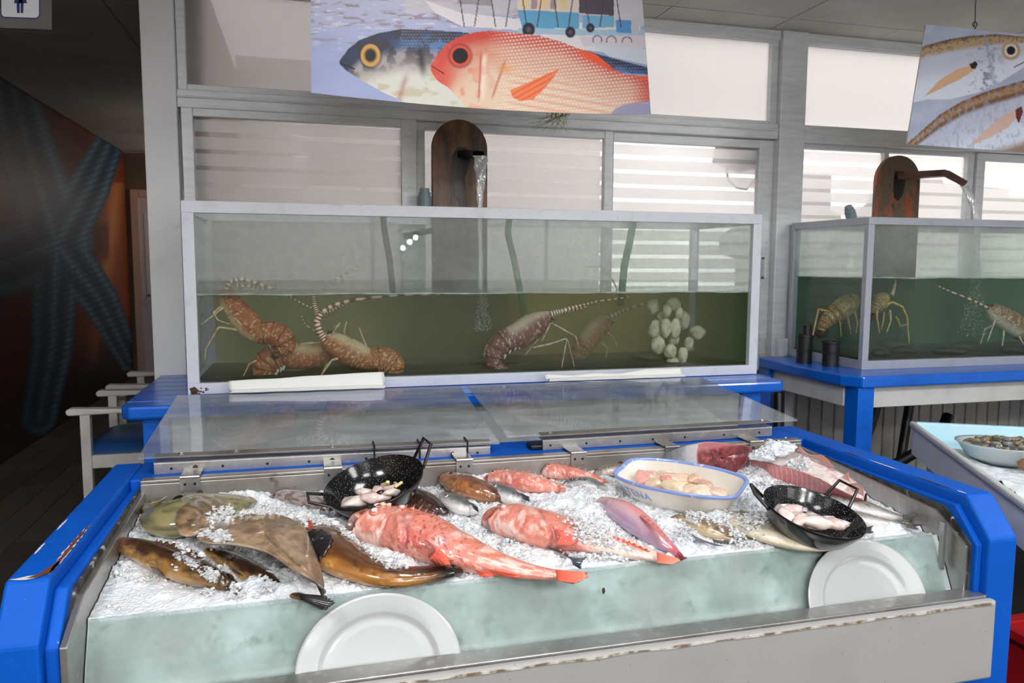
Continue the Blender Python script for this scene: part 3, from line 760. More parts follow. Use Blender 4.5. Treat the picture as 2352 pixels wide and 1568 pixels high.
def water_mat(name, scat, absb, dens):
    m = bpy.data.materials.new(name); m.use_nodes = True
    nt = m.node_tree; nt.nodes.remove(nt.nodes['Principled BSDF']); out = nt.nodes['Material Output']
    s = nd(nt, 'ShaderNodeVolumeScatter'); s.inputs['Color'].default_value = scat; s.inputs['Density'].default_value = dens[0]; s.inputs['Anisotropy'].default_value = 0.3
    a = nd(nt, 'ShaderNodeVolumeAbsorption'); a.inputs['Color'].default_value = absb; a.inputs['Density'].default_value = dens[1]
    ad = nd(nt, 'ShaderNodeAddShader'); nt.links.new(s.outputs[0], ad.inputs[0]); nt.links.new(a.outputs[0], ad.inputs[1])
    nt.links.new(ad.outputs[0], out.inputs['Volume'])
    return m
def algae_mat(name, stops, zw, clear=0.72):
    """back pane: coated with algae up to the water line, hazy glass above; stops = colours along x"""
    m = bpy.data.materials.new(name); m.use_nodes = True
    nt = m.node_tree; nt.nodes.remove(nt.nodes['Principled BSDF']); out = nt.nodes['Material Output']
    tc = nd(nt, 'ShaderNodeTexCoord'); sp = nd(nt, 'ShaderNodeSeparateXYZ'); nt.links.new(tc.outputs['Object'], sp.inputs[0])
    n = nd(nt, 'ShaderNodeTexNoise'); n.inputs['Scale'].default_value = 2.0; n.inputs['Detail'].default_value = 4
    nt.links.new(tc.outputs['Object'], n.inputs['Vector'])
    ns = nd(nt, 'ShaderNodeMath', operation='MULTIPLY_ADD'); ns.inputs[1].default_value = 0.25; nt.links.new(n.outputs['Fac'], ns.inputs[0]); nt.links.new(sp.outputs['X'], ns.inputs[2])
    r = nd(nt, 'ShaderNodeMapRange'); r.inputs['From Min'].default_value = stops[0][0] + 0.125; r.inputs['From Max'].default_value = stops[-1][0] + 0.125
    nt.links.new(ns.outputs[0], r.inputs['Value'])
    cr = nd(nt, 'ShaderNodeValToRGB'); el = cr.color_ramp.elements
    L = stops[-1][0] - stops[0][0]
    el[0].position = 0; el[0].color = stops[0][1]; el[1].position = 1; el[1].color = stops[-1][1]
    for x, c in stops[1:-1]:
        e = el.new((x - stops[0][0]) / L); e.color = c
    nt.links.new(r.outputs[0], cr.inputs[0])
    d = nd(nt, 'ShaderNodeBsdfDiffuse'); nt.links.new(cr.outputs[0], d.inputs['Color'])
    t = nd(nt, 'ShaderNodeBsdfTransparent'); t.inputs['Color'].default_value = (0.86, 0.93, 0.90, 1)
    tl = nd(nt, 'ShaderNodeBsdfTranslucent'); tl.inputs['Color'].default_value = (0.7, 0.78, 0.75, 1)
    up = nd(nt, 'ShaderNodeMixShader'); up.inputs[0].default_value = clear; nt.links.new(tl.outputs[0], up.inputs[1]); nt.links.new(t.outputs[0], up.inputs[2])
    a = nd(nt, 'ShaderNodeMapRange'); a.inputs['From Min'].default_value = zw - 0.004; a.inputs['From Max'].default_value = zw + 0.004
    nt.links.new(sp.outputs['Z'], a.inputs['Value'])
    mx = nd(nt, 'ShaderNodeMixShader'); nt.links.new(a.outputs[0], mx.inputs[0]); nt.links.new(d.outputs[0], mx.inputs[1]); nt.links.new(up.outputs[0], mx.inputs[2])
    nt.links.new(mx.outputs[0], out.inputs['Surface'])
    return m
M_wsurf = add_fresnel_gloss(sheet_mat('water_surface', [('clear', (0.75, 0.82, 0.72, 1), 0, 0.55), ('diff', (0.55, 0.58, 0.5, 1), 0, 0.45)]), 1.33, 0.05)
M_foam = pmat('water_foam', C(190, 196, 186), 0.3)
M_gravel = pmat('tank_floor_silt', C(52, 52, 34), 0.8, noise=(30, C(28, 28, 20), 0.4, 0.7))

def tank(name, label, x0, x1, y0, y1, z0, z1, zw, fm, bw, gl, wm, back, side_glass=True):
    t = empty(name, ((x0 + x1) / 2, y0, z0), label, 'tank')
    tp, bt, ps = bw
    MB().box(x0, x1, y0, y0 + 0.03, z1 - tp, z1).build('top_rail', fm, t, bevel=0.002)
    MB().box(x0, x1, y1 - 0.03, y1, z1 - tp, z1).build('top_rail', fm, t, bevel=0.002)
    MB().box(x0, x1, y0, y0 + 0.03, z0, z0 + bt).build('bottom_rail', fm, t, bevel=0.002)
    MB().box(x0, x1, y1 - 0.03, y1, z0, z0 + bt).build('bottom_rail', fm, t, bevel=0.002)
    for xx in (x0, x1 - 0.03):
        MB().box(xx, xx + 0.03, y0 + 0.03, y1 - 0.03, z1 - tp, z1).build('top_rail', fm, t, bevel=0.002)
        MB().box(xx, xx + 0.03, y0 + 0.03, y1 - 0.03, z0, z0 + bt).build('bottom_rail', fm, t, bevel=0.002)
    for xx in (x0, x1 - ps):
        MB().box(xx, xx + ps, y0, y0 + 0.03, z0 + bt, z1 - tp).build('post', fm, t, bevel=0.002)
        MB().box(xx, xx + ps, y1 - 0.03, y1, z0 + bt, z1 - tp).build('post', fm, t, bevel=0.002)
    g = 0.012
    MB().quad(x0 + ps, x1 - ps, y0 + 0.015, z0 + bt, z1 - tp).build('front_glass', gl, t)
    MB().quadx(x0 + 0.013, y0 + 0.03, y1 - 0.03, z0 + bt, z1 - tp).build('side_glass', gl, t)
    MB().quadx(x1 - 0.013, y0 + 0.03, y1 - 0.03, z0 + bt, z1 - tp).build('side_glass', back, t)
    MB().quad(x0 + ps, x1 - ps, y1 - 0.015, z0 + bt, z1 - tp).build('back_glass', back, t)
    MB().box(x0 + 0.03, x1 - 0.03, y0 + 0.03, y1 - 0.03, z0 + 0.004, z0 + bt + 0.006).build('tank_floor', M_gravel, t)
    wx0, wx1, wy0, wy1 = x0 + 0.017, x1 - 0.017, y0 + 0.0185, y1 - 0.0185
    MB().box(wx0, wx1, wy0, wy1, z0 + bt + 0.007, zw).build('water', wm, t)
    MB().grid(lambda u, v: (wx0 + (wx1 - wx0) * u, wy0 + (wy1 - wy0) * v, zw + 0.002 + 0.0014 * sin(u * 60 + v * 7) * sin(v * 13 + u * 20)), 90, 12).build('water_surface', M_wsurf, t, smooth=True)
    # foam line clinging to the front glass
    def fl(u, v):
        th = v * 2 * pi
        return (wx0 + (wx1 - wx0) * u, wy0 + 0.004 + 0.003 * cos(th), zw + 0.001 + 0.0022 * sin(u * 31) * sin(u * 9) + (0.0032 + 0.0018 * sin(u * 140) * sin(u * 53)) * sin(th))
    MB().grid(fl, 260, 6).build('foam_line', M_foam, t, smooth=True)
    return t
ZW1, ZW2 = 1.245, 1.31
G1 = tank_glass('misted_tank_glass', ZW1, 0.42, (0.90, 0.95, 0.92, 1))
G2 = tank_glass('misted_tank_glass_small', ZW2, 0.48, (0.88, 0.95, 0.91, 1))
B1 = algae_mat('algae_back_pane', [(-0.45, C(196, 204, 130)), (0.2, C(196, 186, 110)), (0.52, C(40, 44, 28)), (0.95, C(40, 40, 24)), (1.15, C(206, 176, 92)), (1.7, C(216, 186, 96)), (1.86, C(70, 106, 62)), (2.06, C(56, 96, 56))], ZW1)
B2 = algae_mat('algae_back_pane_small', [(2.6, C(70, 112, 84)), (2.9, C(36, 60, 46)), (3.3, C(22, 34, 28)), (3.55, C(120, 140, 100)), (3.75, C(52, 70, 56)), (4.0, C(92, 140, 112)), (4.6, C(96, 146, 118))], ZW2, 0.5)
WM1 = water_mat('murky_green_water', (0.84, 0.77, 0.40, 1), (0.8, 0.76, 0.45, 1), (1.9, 0.35))
WM2 = water_mat('clear_green_water', (0.5, 0.66, 0.54, 1), (0.55, 0.75, 0.6, 1), (1.4, 0.9))
TK1 = tank('lobster_tank', 'long glass lobster tank with white frame and murky green water', -0.452, 2.063, 3.19, 3.81, ZT, 1.607, ZW1, M_tankframe, (0.046, 0.043, 0.044), G1, WM1, B1)
TK2 = tank('lobster_tank', 'smaller grey framed lobster tank on the table at the right', 2.651, 4.62, 3.19, 3.81, ZT, 1.607, ZW2, M_tankframe2, (0.036, 0.044, 0.036), G2, WM2, B2)

# dirty rust crumbs on the lower left frame corner
rg = np.random.default_rng(3); cr_ = MB()
for i in range(46):
    sx = 0.0016 + 0.003 * rg.random(); cr_.blob((-0.44 + abs(rg.normal()) * 0.022, 3.1885, 0.868 + rg.normal() * 0.008), (sx * 1.6, 0.0012, sx), 6, 4, 0.3, i)
cr_.build('rust_specks', M_rust, TK1)

# ---- spout boards with running water
M_bwood = pmat('wet_brown_wood', C(112, 72, 40), 0.35, noise=[(6, C(48, 30, 18), 0.45, 0.66), (16, C(150, 100, 56), 0.6, 0.8)], stretch=(3, 3, 0.7), bump=(20, 0.2))
M_bwood2 = pmat('stained_spout_wood', C(104, 84, 66), 0.5, noise=[(6, C(156, 84, 46), 0.5, 0.62), (9, C(60, 66, 40), 0.6, 0.72), (26, C(40, 34, 28), 0.58, 0.72)], stretch=(3, 3, 1), bump=(26, 0.3))
M_bdark = pmat('wet_black_wood', C(22, 17, 14), 0.3)
M_stream = bpy.data.materials.new('running_water'); M_stream.use_nodes = True
nt = M_stream.node_tree; nt.nodes.remove(nt.nodes['Principled BSDF'])
_t = nd(nt, 'ShaderNodeBsdfTransparent'); _d = nd(nt, 'ShaderNodeBsdfDiffuse'); _d.inputs['Color'].default_value = (0.86, 0.88, 0.88, 1)
_m = nd(nt, 'ShaderNodeMixShader'); _m.inputs[0].default_value = 0.42
nt.links.new(_t.outputs[0], _m.inputs[1]); nt.links.new(_d.outputs[0], _m.inputs[2]); nt.links.new(_m.outputs[0], nt.nodes['Material Output'].inputs['Surface'])
add_fresnel_gloss(M_stream, 1.6, 0.08, 2.0)
def board(name, label, xc, hw, ztop, zbot, y, mat, stain):
    b = empty(name, (xc, y, zbot), label, 'water spout')
    pts = [(xc - hw, zbot), (xc + hw, zbot), (xc + hw, ztop - hw)] + [(xc + hw * cos(a), ztop - hw + hw * sin(a)) for a in np.linspace(0.15, pi - 0.15, 14)] + [(xc - hw, ztop - hw)]
    MB().prism(pts, 1, y - 0.022, y + 0.012).build('board', mat, b, bevel=0.004)
    MB().box(xc - hw + 0.001, xc + hw - 0.001, y - 0.0245, y - 0.0222, zbot, 1.585).build('soaked_lower_board', M_bdark, b)
    MB().prism(stain, 1, y - 0.0235, y - 0.0221).build('wet_stain', M_bdark, b)
    return b
sp1 = board('spout_board', 'arched brown wooden board with spout above the big tank', 0.741, 0.137, 2.067, 1.20, 3.765, M_bwood,
            [(0.715, 1.70), (0.71, 1.76), (0.695, 1.82), (0.70, 1.89), (0.73, 1.935), (0.77, 1.935), (0.795, 1.90), (0.785, 1.84), (0.765, 1.79), (0.77, 1.74), (0.745, 1.68)])
def trough(pts, w, h, mat, parent, name='spout'):
    """open U channel along pts"""
    m = MB(); P = [np.array(p, float) for p in pts]
    prof = [(-w, h), (-w, 0), (w, 0), (w, h), (w - 0.006, h), (w - 0.006, 0.007), (-w + 0.006, 0.007), (-w + 0.006, h)]
    vs = []
    for i, p in enumerate(P):
        t = P[min(i + 1, len(P) - 1)] - P[max(i - 1, 0)]; t /= np.linalg.norm(t)
        s = np.cross(t, [0, 0, 1.0]); s /= np.linalg.norm(s); u = np.cross(s, t)
        vs += [p + s * a + u * b for a, b in prof]
    n = 8
    fs = [(i * n + k, i * n + (k + 1) % n, (i + 1) * n + (k + 1) % n, (i + 1) * n + k) for i in range(len(P) - 1) for k in range(n)]
    fs += [(0, 7, 6, 5, 4, 3, 2, 1), tuple(range((len(P) - 1) * n, len(P) * n))]
    return m.add(vs, fs).build(name, mat, parent)
trough([(0.765, 3.745, 1.885), (0.785, 3.66, 1.878), (0.800, 3.61, 1.868)], 0.036, 0.032, M_bdark, sp1)
def stream(name, label, pts, wid, thick, seed):
    """falling ribbon of water: pts centre line, wid half widths (along x), wavy"""
    rg = np.random.default_rng(seed)
    P = np.array(pts, float); n = 60; t = np.linspace(0, 1, n); s = np.linspace(0, 1, len(P))
    Q = np.stack([np.interp(t, s, P[:, k]) for k in range(3)], 1); Wd = np.interp(t, s, wid)
    def fn(u, v):
        i = min(int(v * (n - 1)), n - 1); a = u * 2 * pi
        rip = 1 + 0.16 * sin(a * 3 + v * 25) + 0.1 * sin(a * 5 - v * 40)
        return (Q[i][0] + Wd[i] * cos(a) * rip, Q[i][1] + thick * sin(a) * rip * (0.4 + 0.6 * Wd[i] / max(wid)), Q[i][2])
    return setp(MB().grid(fn, 24, n - 1).build(name, M_stream, smooth=True), label, 'water stream')
stream('water_stream', 'thin stream of water falling from the spout into the big tank', [(0.805, 3.58, 1.875), (0.806, 3.575, 1.82), (0.803, 3.57, 1.72), (0.800, 3.57, 1.62), (0.803, 3.57, 1.45), (0.806, 3.57, 1.25)], [0.032, 0.028, 0.017, 0.010, 0.009, 0.010], 0.008, 1)
sp2 = board('spout_board', 'arched stained board with a bent red-brown spout above the small tank', 3.30, 0.148, 2.0, 1.24, 3.765, M_bwood2,
            [(3.27, 1.76), (3.30, 1.74), (3.33, 1.78), (3.345, 1.86), (3.325, 1.91), (3.265, 1.91), (3.262, 1.84)])
M_terra = pmat('red_brown_spout', C(112, 72, 60), 0.5, noise=(14, C(70, 48, 40), 0.45, 0.7))
trough([(3.31, 3.745, 1.86), (3.36, 3.62, 1.862), (3.40, 3.52, 1.86), (3.455, 3.45, 1.80)], 0.034, 0.036, M_terra, sp2)
stream('water_stream', 'arc of water pouring from the bent spout into the small tank', [(3.46, 3.445, 1.805), (3.485, 3.42, 1.74), (3.505, 3.40, 1.65), (3.512, 3.395, 1.55), (3.518, 3.39, 1.42), (3.53, 3.39, 1.31)], [0.026, 0.022, 0.018, 0.017, 0.018, 0.022], 0.010, 2)
M_bub = sheet_mat('bubble_plume', [('clear', (1, 1, 1, 1), 0, 0.90), ('diff', (0.8, 0.85, 0.8, 1), 0, 0.10)])
def bubbles(label, x, y, z0, z1, r):
    m = MB()
    rg = np.random.default_rng(int(x * 100))
    for i in range(420):
        f = rg.random(); rr = r * (0.35 + 0.65 * f) * sqrt(rg.random()); a = rg.random() * 6.28
        c = (x + rr * cos(a), y + rr * sin(a), z1 - (z1 - z0) * f); s = 0.0022 + 0.003 * rg.random()
        m.add([(c[0] + s, c[1], c[2]), (c[0] - s, c[1], c[2]), (c[0], c[1] + s, c[2]), (c[0], c[1] - s, c[2]), (c[0], c[1], c[2] + s), (c[0], c[1], c[2] - s)],
              [(0, 2, 4), (2, 1, 4), (1, 3, 4), (3, 0, 4), (2, 0, 5), (1, 2, 5), (3, 1, 5), (0, 3, 5)])
    return setp(m.build('air_bubbles', pmat('air_bubble_%d' % int(x * 10), C(170, 180, 165), 0.3)), label, 'bubbles', kind='stuff')
bubbles('pale plume of bubbles under the falling stream in the big tank', 0.80, 3.5, 1.06, ZW1 - 0.004, 0.045)
bubbles('pale plume of bubbles under the stream in the small tank', 3.53, 3.40, 0.99, ZW2 - 0.004, 0.07)
# ---- pipes and fittings
M_pvc = pmat('grey_blue_pvc', C(128, 146, 152), 0.45)
M_green = pmat('green_pipe', C(40, 120, 72), 0.4)
M_dgreen = pmat('dark_green_pipe', C(52, 78, 62), 0.5)
def fitting(label, c, ax, s):
    f = empty('pipe_fitting', c, label, 'pipe fitting')
    R = Vector((0, 0, 1)).rotation_difference(Vector(ax)).to_matrix().to_4x4()
    for i, (r, a, b) in enumerate(((0.022, 0, 0.02), (0.029, 0.02, 0.062), (0.025, 0.062, 0.078), (0.020, 0.078, 0.094))):
        o = MB().lathe([(0, a * s), (r * s, a * s), (r * s, b * s), (0, b * s)], 18).build(('socket', 'collar', 'collar', 'cap')[i], M_pvc, f, bevel=0.001)
        o.matrix_local = R
    return f
fitting('grey pipe fitting standing upright beside the brown spout board', (0.56, 3.70, 1.62), (0, 0, 1), 1.15)
fitting('grey pipe fitting tilted on the rim of the small tank', (2.965, 3.70, 1.62), (-0.5, -0.2, 0.8), 1.0)
setp(MB().tube([(0.46, 3.72, 1.50), (0.55, 3.70, 1.52), (0.60, 3.70, 1.53)], 0.014).build('pipe', M_dgreen, smooth=True), 'dark green cross pipe above the water in the big tank', 'pipe')
setp(MB().tube([(0.36, 3.68, 1.60), (0.365, 3.67, 1.52), (0.385, 3.66, 1.40), (0.40, 3.66, 1.24)], 0.015).build('pipe', pmat('grey_pipe', C(84, 90, 86), 0.5), smooth=True), 'grey sloping pipe entering the water left of the spout board', 'pipe')
setp(MB().tube([(0.97, 3.66, 1.60), (0.955, 3.64, 1.52), (0.975, 3.6, 1.40), (0.995, 3.56, 1.25), (1.02, 3.52, 1.08)], 0.016).build('pipe', M_green, smooth=True), 'bright green hose hanging into the water right of the stream', 'hose')
setp(MB().tube([(1.66, 3.74, 1.60), (1.62, 3.70, 1.48), (1.585, 3.68, 1.36), (1.56, 3.66, 1.16)], 0.02).build('pipe', M_green, smooth=True), 'green hose leaning in the bright right end of the big tank', 'hose')
# plastic bottle in the corner behind the big tank
bo = empty('plastic_bottle', (2.19, 3.30, ZT), 'clear plastic bottle standing behind the right end of the big tank', 'bottle')
M_pet = add_fresnel_gloss(sheet_mat('clear_plastic', [('clear', (0.93, 0.95, 0.98, 1), 0, 0.7), ('diff', (0.7, 0.76, 0.84, 1), 0, 0.3)]), 1.45, 0.05)
# ---- two black pots beside the small tank
M_pot = pmat('ribbed_black_plastic', C(24, 25, 30), 0.45, noise=(60, C(50, 50, 54), 0.6, 0.75))
for i, (bx, by, hh, lab) in enumerate(((2.60, 3.36, 0.128, 'black ribbed plastic pot in front, beside the small tank'), (2.545, 3.50, 0.15, 'black plastic pot with a raised neck behind the other pot'))):
    p = empty('black_pot', (bx, by, ZT), lab, 'pot', 'black pots by the small tank')
    r = 0.040
    MB().lathe([(0, 0), (r, 0), (r, 0.062), (r + 0.004, 0.064), (r + 0.004, 0.070), (r, 0.072), (r, hh - 0.012), (r + 0.005, hh - 0.010), (r + 0.005, hh), (r - 0.006, hh), (r - 0.01, hh - 0.01), (0, hh - 0.01)], 28, (bx, by, ZT)).build('body', M_pot, p, smooth=False)
    if i == 1: MB().lathe([(0.024, hh - 0.012), (0.024, hh + 0.05), (0.02, hh + 0.052), (0, hh + 0.05)], 20, (bx + 0.01, by, ZT)).build('neck', M_pot, p)
# ---- hoses under the small table
for lab, pts, r in (('thick black hose hanging under the small tank table', [(3.02, 3.5, 0.80), (2.98, 3.46, 0.62), (2.88, 3.42, 0.44), (2.74, 3.38, 0.26), (2.62, 3.36, 0.10), (2.55, 3.36, 0.03)], 0.033),
                    ('thinner black hose hooked under the small tank table at the right', [(3.36, 3.6, 0.80), (3.30, 3.56, 0.66), (3.26, 3.54, 0.50), (3.2, 3.5, 0.3), (3.1, 3.45, 0.1), (3.05, 3.42, 0.03)], 0.026),
                    ('black hose curving along the floor under the small tank table', [(2.5, 3.62, 0.03), (2.75, 3.5, 0.12), (2.95, 3.42, 0.24), (3.15, 3.36, 0.36), (3.3, 3.34, 0.46), (3.4, 3.4, 0.55)], 0.028),
                    ('black hose running down beside the blue table leg', [(2.44, 3.56, 0.7), (2.42, 3.52, 0.5), (2.36, 3.50, 0.25), (2.34, 3.50, 0.03)], 0.03)):
    P = np.array(pts); t = np.linspace(0, 1, 40); s = np.linspace(0, 1, len(P))
    # smooth interpolation
    Q = np.stack([np.interp(t, s, P[:, k]) for k in range(3)], 1)
    for _ in range(6): Q[1:-1] = (Q[:-2] + 2 * Q[1:-1] + Q[2:]) / 4
    setp(MB().tube(Q, r, 12).build('hose', M_black, smooth=True), lab, 'hose')
bpy.data.objects.remove(bo)
bo = MB().lathe([(0, 0), (0.034, 0), (0.036, 0.01), (0.036, 0.11), (0.034, 0.13), (0.036, 0.15), (0.03, 0.18), (0.014, 0.21), (0.014, 0.235), (0, 0.235)], 24, (2.128, 3.34, ZT - 0.002)).build('plastic_bottle', M_pet, smooth=True)
setp(bo, 'clear plastic bottle standing at the right end of the big tank', 'bottle')

# ================================================================== CHAIRS in the passage
M_chair = pmat('white_wood', C(232, 230, 224), 0.4, noise=(8, C(216, 212, 204), 0.45, 0.8))
M_seat = pmat('blue_vinyl', C(36, 84, 148), 0.42, bump=(12, 0.1))
def chair(y0, label):
    """faces -x; near arm at y0, far arm at y0+0.56"""
    c = empty('armchair', (-0.80, y0 + 0.28, 0), label, 'chair', 'white armchairs in the passage')
    for yy in (y0, y0 + 0.56):
        MB().box(-1.075, -1.03, yy - 0.022, yy + 0.022, 0, 0.63).build('leg', M_chair, c, bevel=0.004)
        MB().prism([(-0.62, 0), (-0.575, 0), (-0.545, 0.92), (-0.585, 0.92), (-0.62, 0.45)], 1, yy - 0.022, yy + 0.022).build('leg', M_chair, c, bevel=0.004)
        MB().prism([(-1.13, 0.632), (-1.12, 0.628), (-0.90, 0.632), (-0.75, 0.628), (-0.58, 0.652), (-0.58, 0.676), (-0.75, 0.652), (-0.90, 0.656), (-1.12, 0.664), (-1.135, 0.652)], 1, yy - 0.032, yy + 0.032).build('armrest', M_chair, c, bevel=0.008)
        MB().box(-1.03, -0.6, yy - 0.014, yy + 0.014, 0.36, 0.425).build('seat_rail', M_chair, c, bevel=0.003)
    MB().box(-1.07, -1.045, y0 + 0.022, y0 + 0.538, 0.36, 0.425).build('seat_rail', M_chair, c, bevel=0.003)
    def seat(u, v):
        e = 1 - (abs(u - 0.5) * 2) ** 6; g = 1 - (abs(v - 0.5) * 2) ** 6
        return (-1.085 + 0.50 * u, y0 + 0.01 + 0.54 * v, 0.425 + 0.055 * (max(e, 0) * max(g, 0)) ** 0.4 + 0.01 * sin(pi * u) * sin(pi * v))
    m = MB().grid(seat, 24, 24)
    m.box(-1.08, -0.59, y0 + 0.015, y0 + 0.545, 0.425, 0.432).build('seat', M_seat, c, smooth=True)
    for z in (0.58, 0.70, 0.82):
        MB().box(-0.585, -0.56, y0 + 0.022, y0 + 0.538, z, z + 0.06).build('back_slat', M_chair, c, bevel=0.004)
    return c
chair(4.12, 'nearest white armchair with blue seat behind the blue table corner')
chair(4.89, 'farther white armchair in the passage, only its armrests showing')

# ================================================================== HANGING PICTURES AND SIGN
M_banner = pmat('printed_banner', rough=0.45, attr=True, spec=0.3)
def scal(x, y, s):
    """fish scale pattern 0..1"""
    yy = y / s; row = np.floor(yy); xx = x / s + 0.5 * (row % 2)
    fx = xx - np.floor(xx) - 0.5; fy = yy - row
    return np.clip(1.2 - 2.2 * np.sqrt(fx ** 2 + (fy - 0.3) ** 2), 0, 1)
def paint1(X, Y):
    n1 = fbm(X / 34, Y / 7, 1); n2 = fbm(X / 90, Y / 30, 5)
    c = mix(lin([(166, 176, 214)]), lin([(148, 158, 200)]), n2)
    c = mix(c, lin([(196, 196, 214)]), sst(150, -30, Y) * 0.7)
    c = mix(c, lin([(150, 128, 134)]), sst(0.56, 0.7, n1) * sst(170, 20, Y) * sst(700, 900, X + 120) * 0.9)
    c = mix(c, lin([(222, 218, 226)]), sst(0.62, 0.72, fbm(X / 26, Y / 5, 9)) * sst(150, 40, Y) * 0.7)
    # boats in the upper right
    def P(poly, col, f=1.0):
        nonlocal c
        c = mix(c, lin([col]), inpoly(X, Y, poly) * f)
    P([(930, -60), (1500, -60), (1500, 40), (930, 30)], (206, 196, 200), 0.7)
    P([(975, 0), (1060, 30), (1210, 45), (1470, 60), (1480, 130), (1300, 110), (1200, 70), (1060, 60), (1000, 30)], (226, 220, 222))
    P([(1060, -40), (1120, -40), (1130, 14), (1050, 8)], (150, 140, 150), 0.8)
    P([(1188, 22), (1330, 30), (1330, 66), (1200, 64)], (104, 168, 206))
    P([(1185, -60), (1330, -60), (1330, 28), (1188, 22)], (222, 208, 196))
    for i in range(5): P([(1198 + i * 22, -4), (1212 + i * 22, -4), (1212 + i * 22, 20), (1198 + i * 22, 20)], (178, 150, 150) if i % 2 else (232, 206, 150))
    P([(1330, -60), (1410, -60), (1410, 36), (1330, 30)], (92, 82, 94))
    P([(1338, 36), (1412, 36), (1412, 62), (1338, 66)], (120, 176, 210))
    P([(1190, 64), (1480, 70), (1480, 84), (1190, 78)], (168, 196, 216))
    P([(1410, -60), (1480, -60), (1480, 60), (1410, 60)], (206, 204, 210))
    P([(1414, 46), (1450, 46), (1450, 76), (1416, 74)], (92, 150, 204)); P([(1450, 40), (1466, 40), (1468, 78), (1452, 78)], (200, 198, 206))
    for a in range(11):
        x0 = 1060 + a * 36
        c = mix(c, lin([(80, 70, 82)]), (np.abs(X - x0 - 0.15 * (Y - 20) * (-1) ** a) < 1.6) * (Y < 62) * 0.8)
    for tx_, ty_, tr in ((1214, 68, 15), (1310, 74, 12), (1356, 64, 10)):
        dd = np.hypot(X - tx_, (Y - ty_) * 0.9); c = mix(c, lin([(56, 52, 62)]), sst(tr + 1, tr - 2, dd)); c = mix(c, lin([(96, 92, 104)]), sst(tr * 0.45, tr * 0.3, dd))
    P([(1330, 84), (1480, 80), (1485, 110), (1340, 106)], (214, 206, 212)); P([(1355, 100), (1490, 112), (1492, 150), (1400, 130)], (206, 212, 222))
    c = mix(c, lin([(110, 104, 120)]), ((np.abs(np.hypot(X - 1372, Y - 92) - 10) < 1.5) | (np.abs(np.hypot(X - 1404, Y - 94) - 11) < 1.5) | (np.abs(np.hypot(X - 1440, Y - 96) - 11) < 1.5)) * (Y < 98) * 0.9)
    # dark blue backed silver fish
    mk = [(779, 141), (800, 112), (826, 92), (870, 76), (920, 67), (980, 68), (1060, 74), (1180, 90), (1330, 112), (1430, 140), (1500, 158), (1500, 172), (1400, 165), (1250, 200), (1150, 262), (1060, 262), (1000, 258), (940, 240), (880, 212), (830, 184), (800, 165), (782, 150)]
    inm = inpoly(X, Y, mk)
    top = np.interp(X, [779, 826, 920, 1060, 1330, 1500], [141, 92, 67, 74, 112, 158]); q = (Y - top) / 100.0
    f = mix(lin([(42, 52, 82)]), lin([(86, 122, 176)]), sst(860, 1010, X) * sst(0.05, 0.3, q))
    f = mix(f, lin([(168, 158, 158)]), sst(0.35, 0.62, q)); f = mix(f, lin([(214, 212, 202)]), sst(0.75, 1.1, q))
    f = mix(f, lin([(52, 44, 48)]), sst(0.44, 0.60, fbm(X / 20, Y / 20, 21)) * sst(1.1, 0.4, q) * 0.85)
    f = mix(f, lin([(190, 176, 130)]), sst(0.55, 0.7, fbm(X / 40, Y / 18, 31)) * sst(0.8, 1.0, q) * 0.6)
    f = mix(f, lin([(150, 164, 190)]), scal(X, Y, 7) * 0.35 * (X > 920) * sst(0.6, 0.3, q))
    f = mix(f, lin([(30, 24, 30)]), np.exp(-((X - 968 - (Y - 140) * 0.15) / 9) ** 2) * sst(0.2, 0.5, q) * sst(1.2, 0.8, q) * 0.8)
    f = mix(f, lin([(168, 100, 92)]), np.exp(-((X - 928 + (Y - 190) * 0.3) / 7) ** 2) * sst(160, 190, Y) * 0.6)
    f = mix(f, lin([(30, 24, 28)]), (np.abs(Y - 144 - (X - 780) * 0.42) < 2.0) * (X < 815))
    de = np.hypot((X - 851) / 1.0, (Y - 127) / 1.15)
    f = mix(f, lin([(40, 34, 34)]), sst(30, 25, de) * 0.6); f = mix(f, lin([(206, 158, 78)]), sst(24, 21, de)); f = mix(f, lin([(110, 70, 40)]), sst(17, 12, de)); f = mix(f, lin([(16, 14, 18)]), sst(12.5, 10.5, de))
    c = mix(c, f, inm)
    # red fish in front
    rd = [(989, 150), (1004, 128), (1022, 104), (1050, 86), (1090, 74), (1130, 70), (1180, 75), (1240, 82), (1290, 96), (1330, 112), (1368, 124), (1410, 158), (1380, 148), (1440, 172), (1500, 176), (1500, 232), (1440, 240), (1412, 250), (1430, 262), (1300, 266), (1180, 264), (1090, 264), (1074, 250), (1050, 222), (1028, 200), (1005, 186), (990, 164)]
    inr = inpoly(X, Y, rd)
    top = np.interp(X, [989, 1050, 1130, 1290, 1400, 1500], [150, 86, 70, 96, 150, 176]); q = (Y - top) / 110.0
    f = mix(lin([(206, 74, 62)]), lin([(218, 158, 134)]), sst(0.06, 0.42, q)); f = mix(f, lin([(230, 206, 178)]), sst(0.45, 1.0, q) * 0.9)
    f = mix(f, lin([(214, 76, 62)]), sst(1090, 1010, X) * sst(1.3, 0.7, q) * 0.9)
    f = mix(f, lin([(244, 226, 214)]), scal(X, Y + X * 0.1, 8) * sst(1110, 1180, X) * 0.8)
    f = mix(f, lin([(232, 130, 96)]), (np.sin((Y - X * 0.17) / 2.6) > 0.3) * sst(1140, 1200, X) * sst(0.6, 0.9, q) * 0.4)
    f = mix(f, lin([(204, 62, 52)]), sst(1440, 1490, X) * 0.7)
    f = mix(f, lin([(246, 222, 206)]), np.exp(-((X - 1111 + (Y - 160) * 0.05) / 6) ** 2) * sst(118, 135, Y) * sst(235, 215, Y) * 0.9)
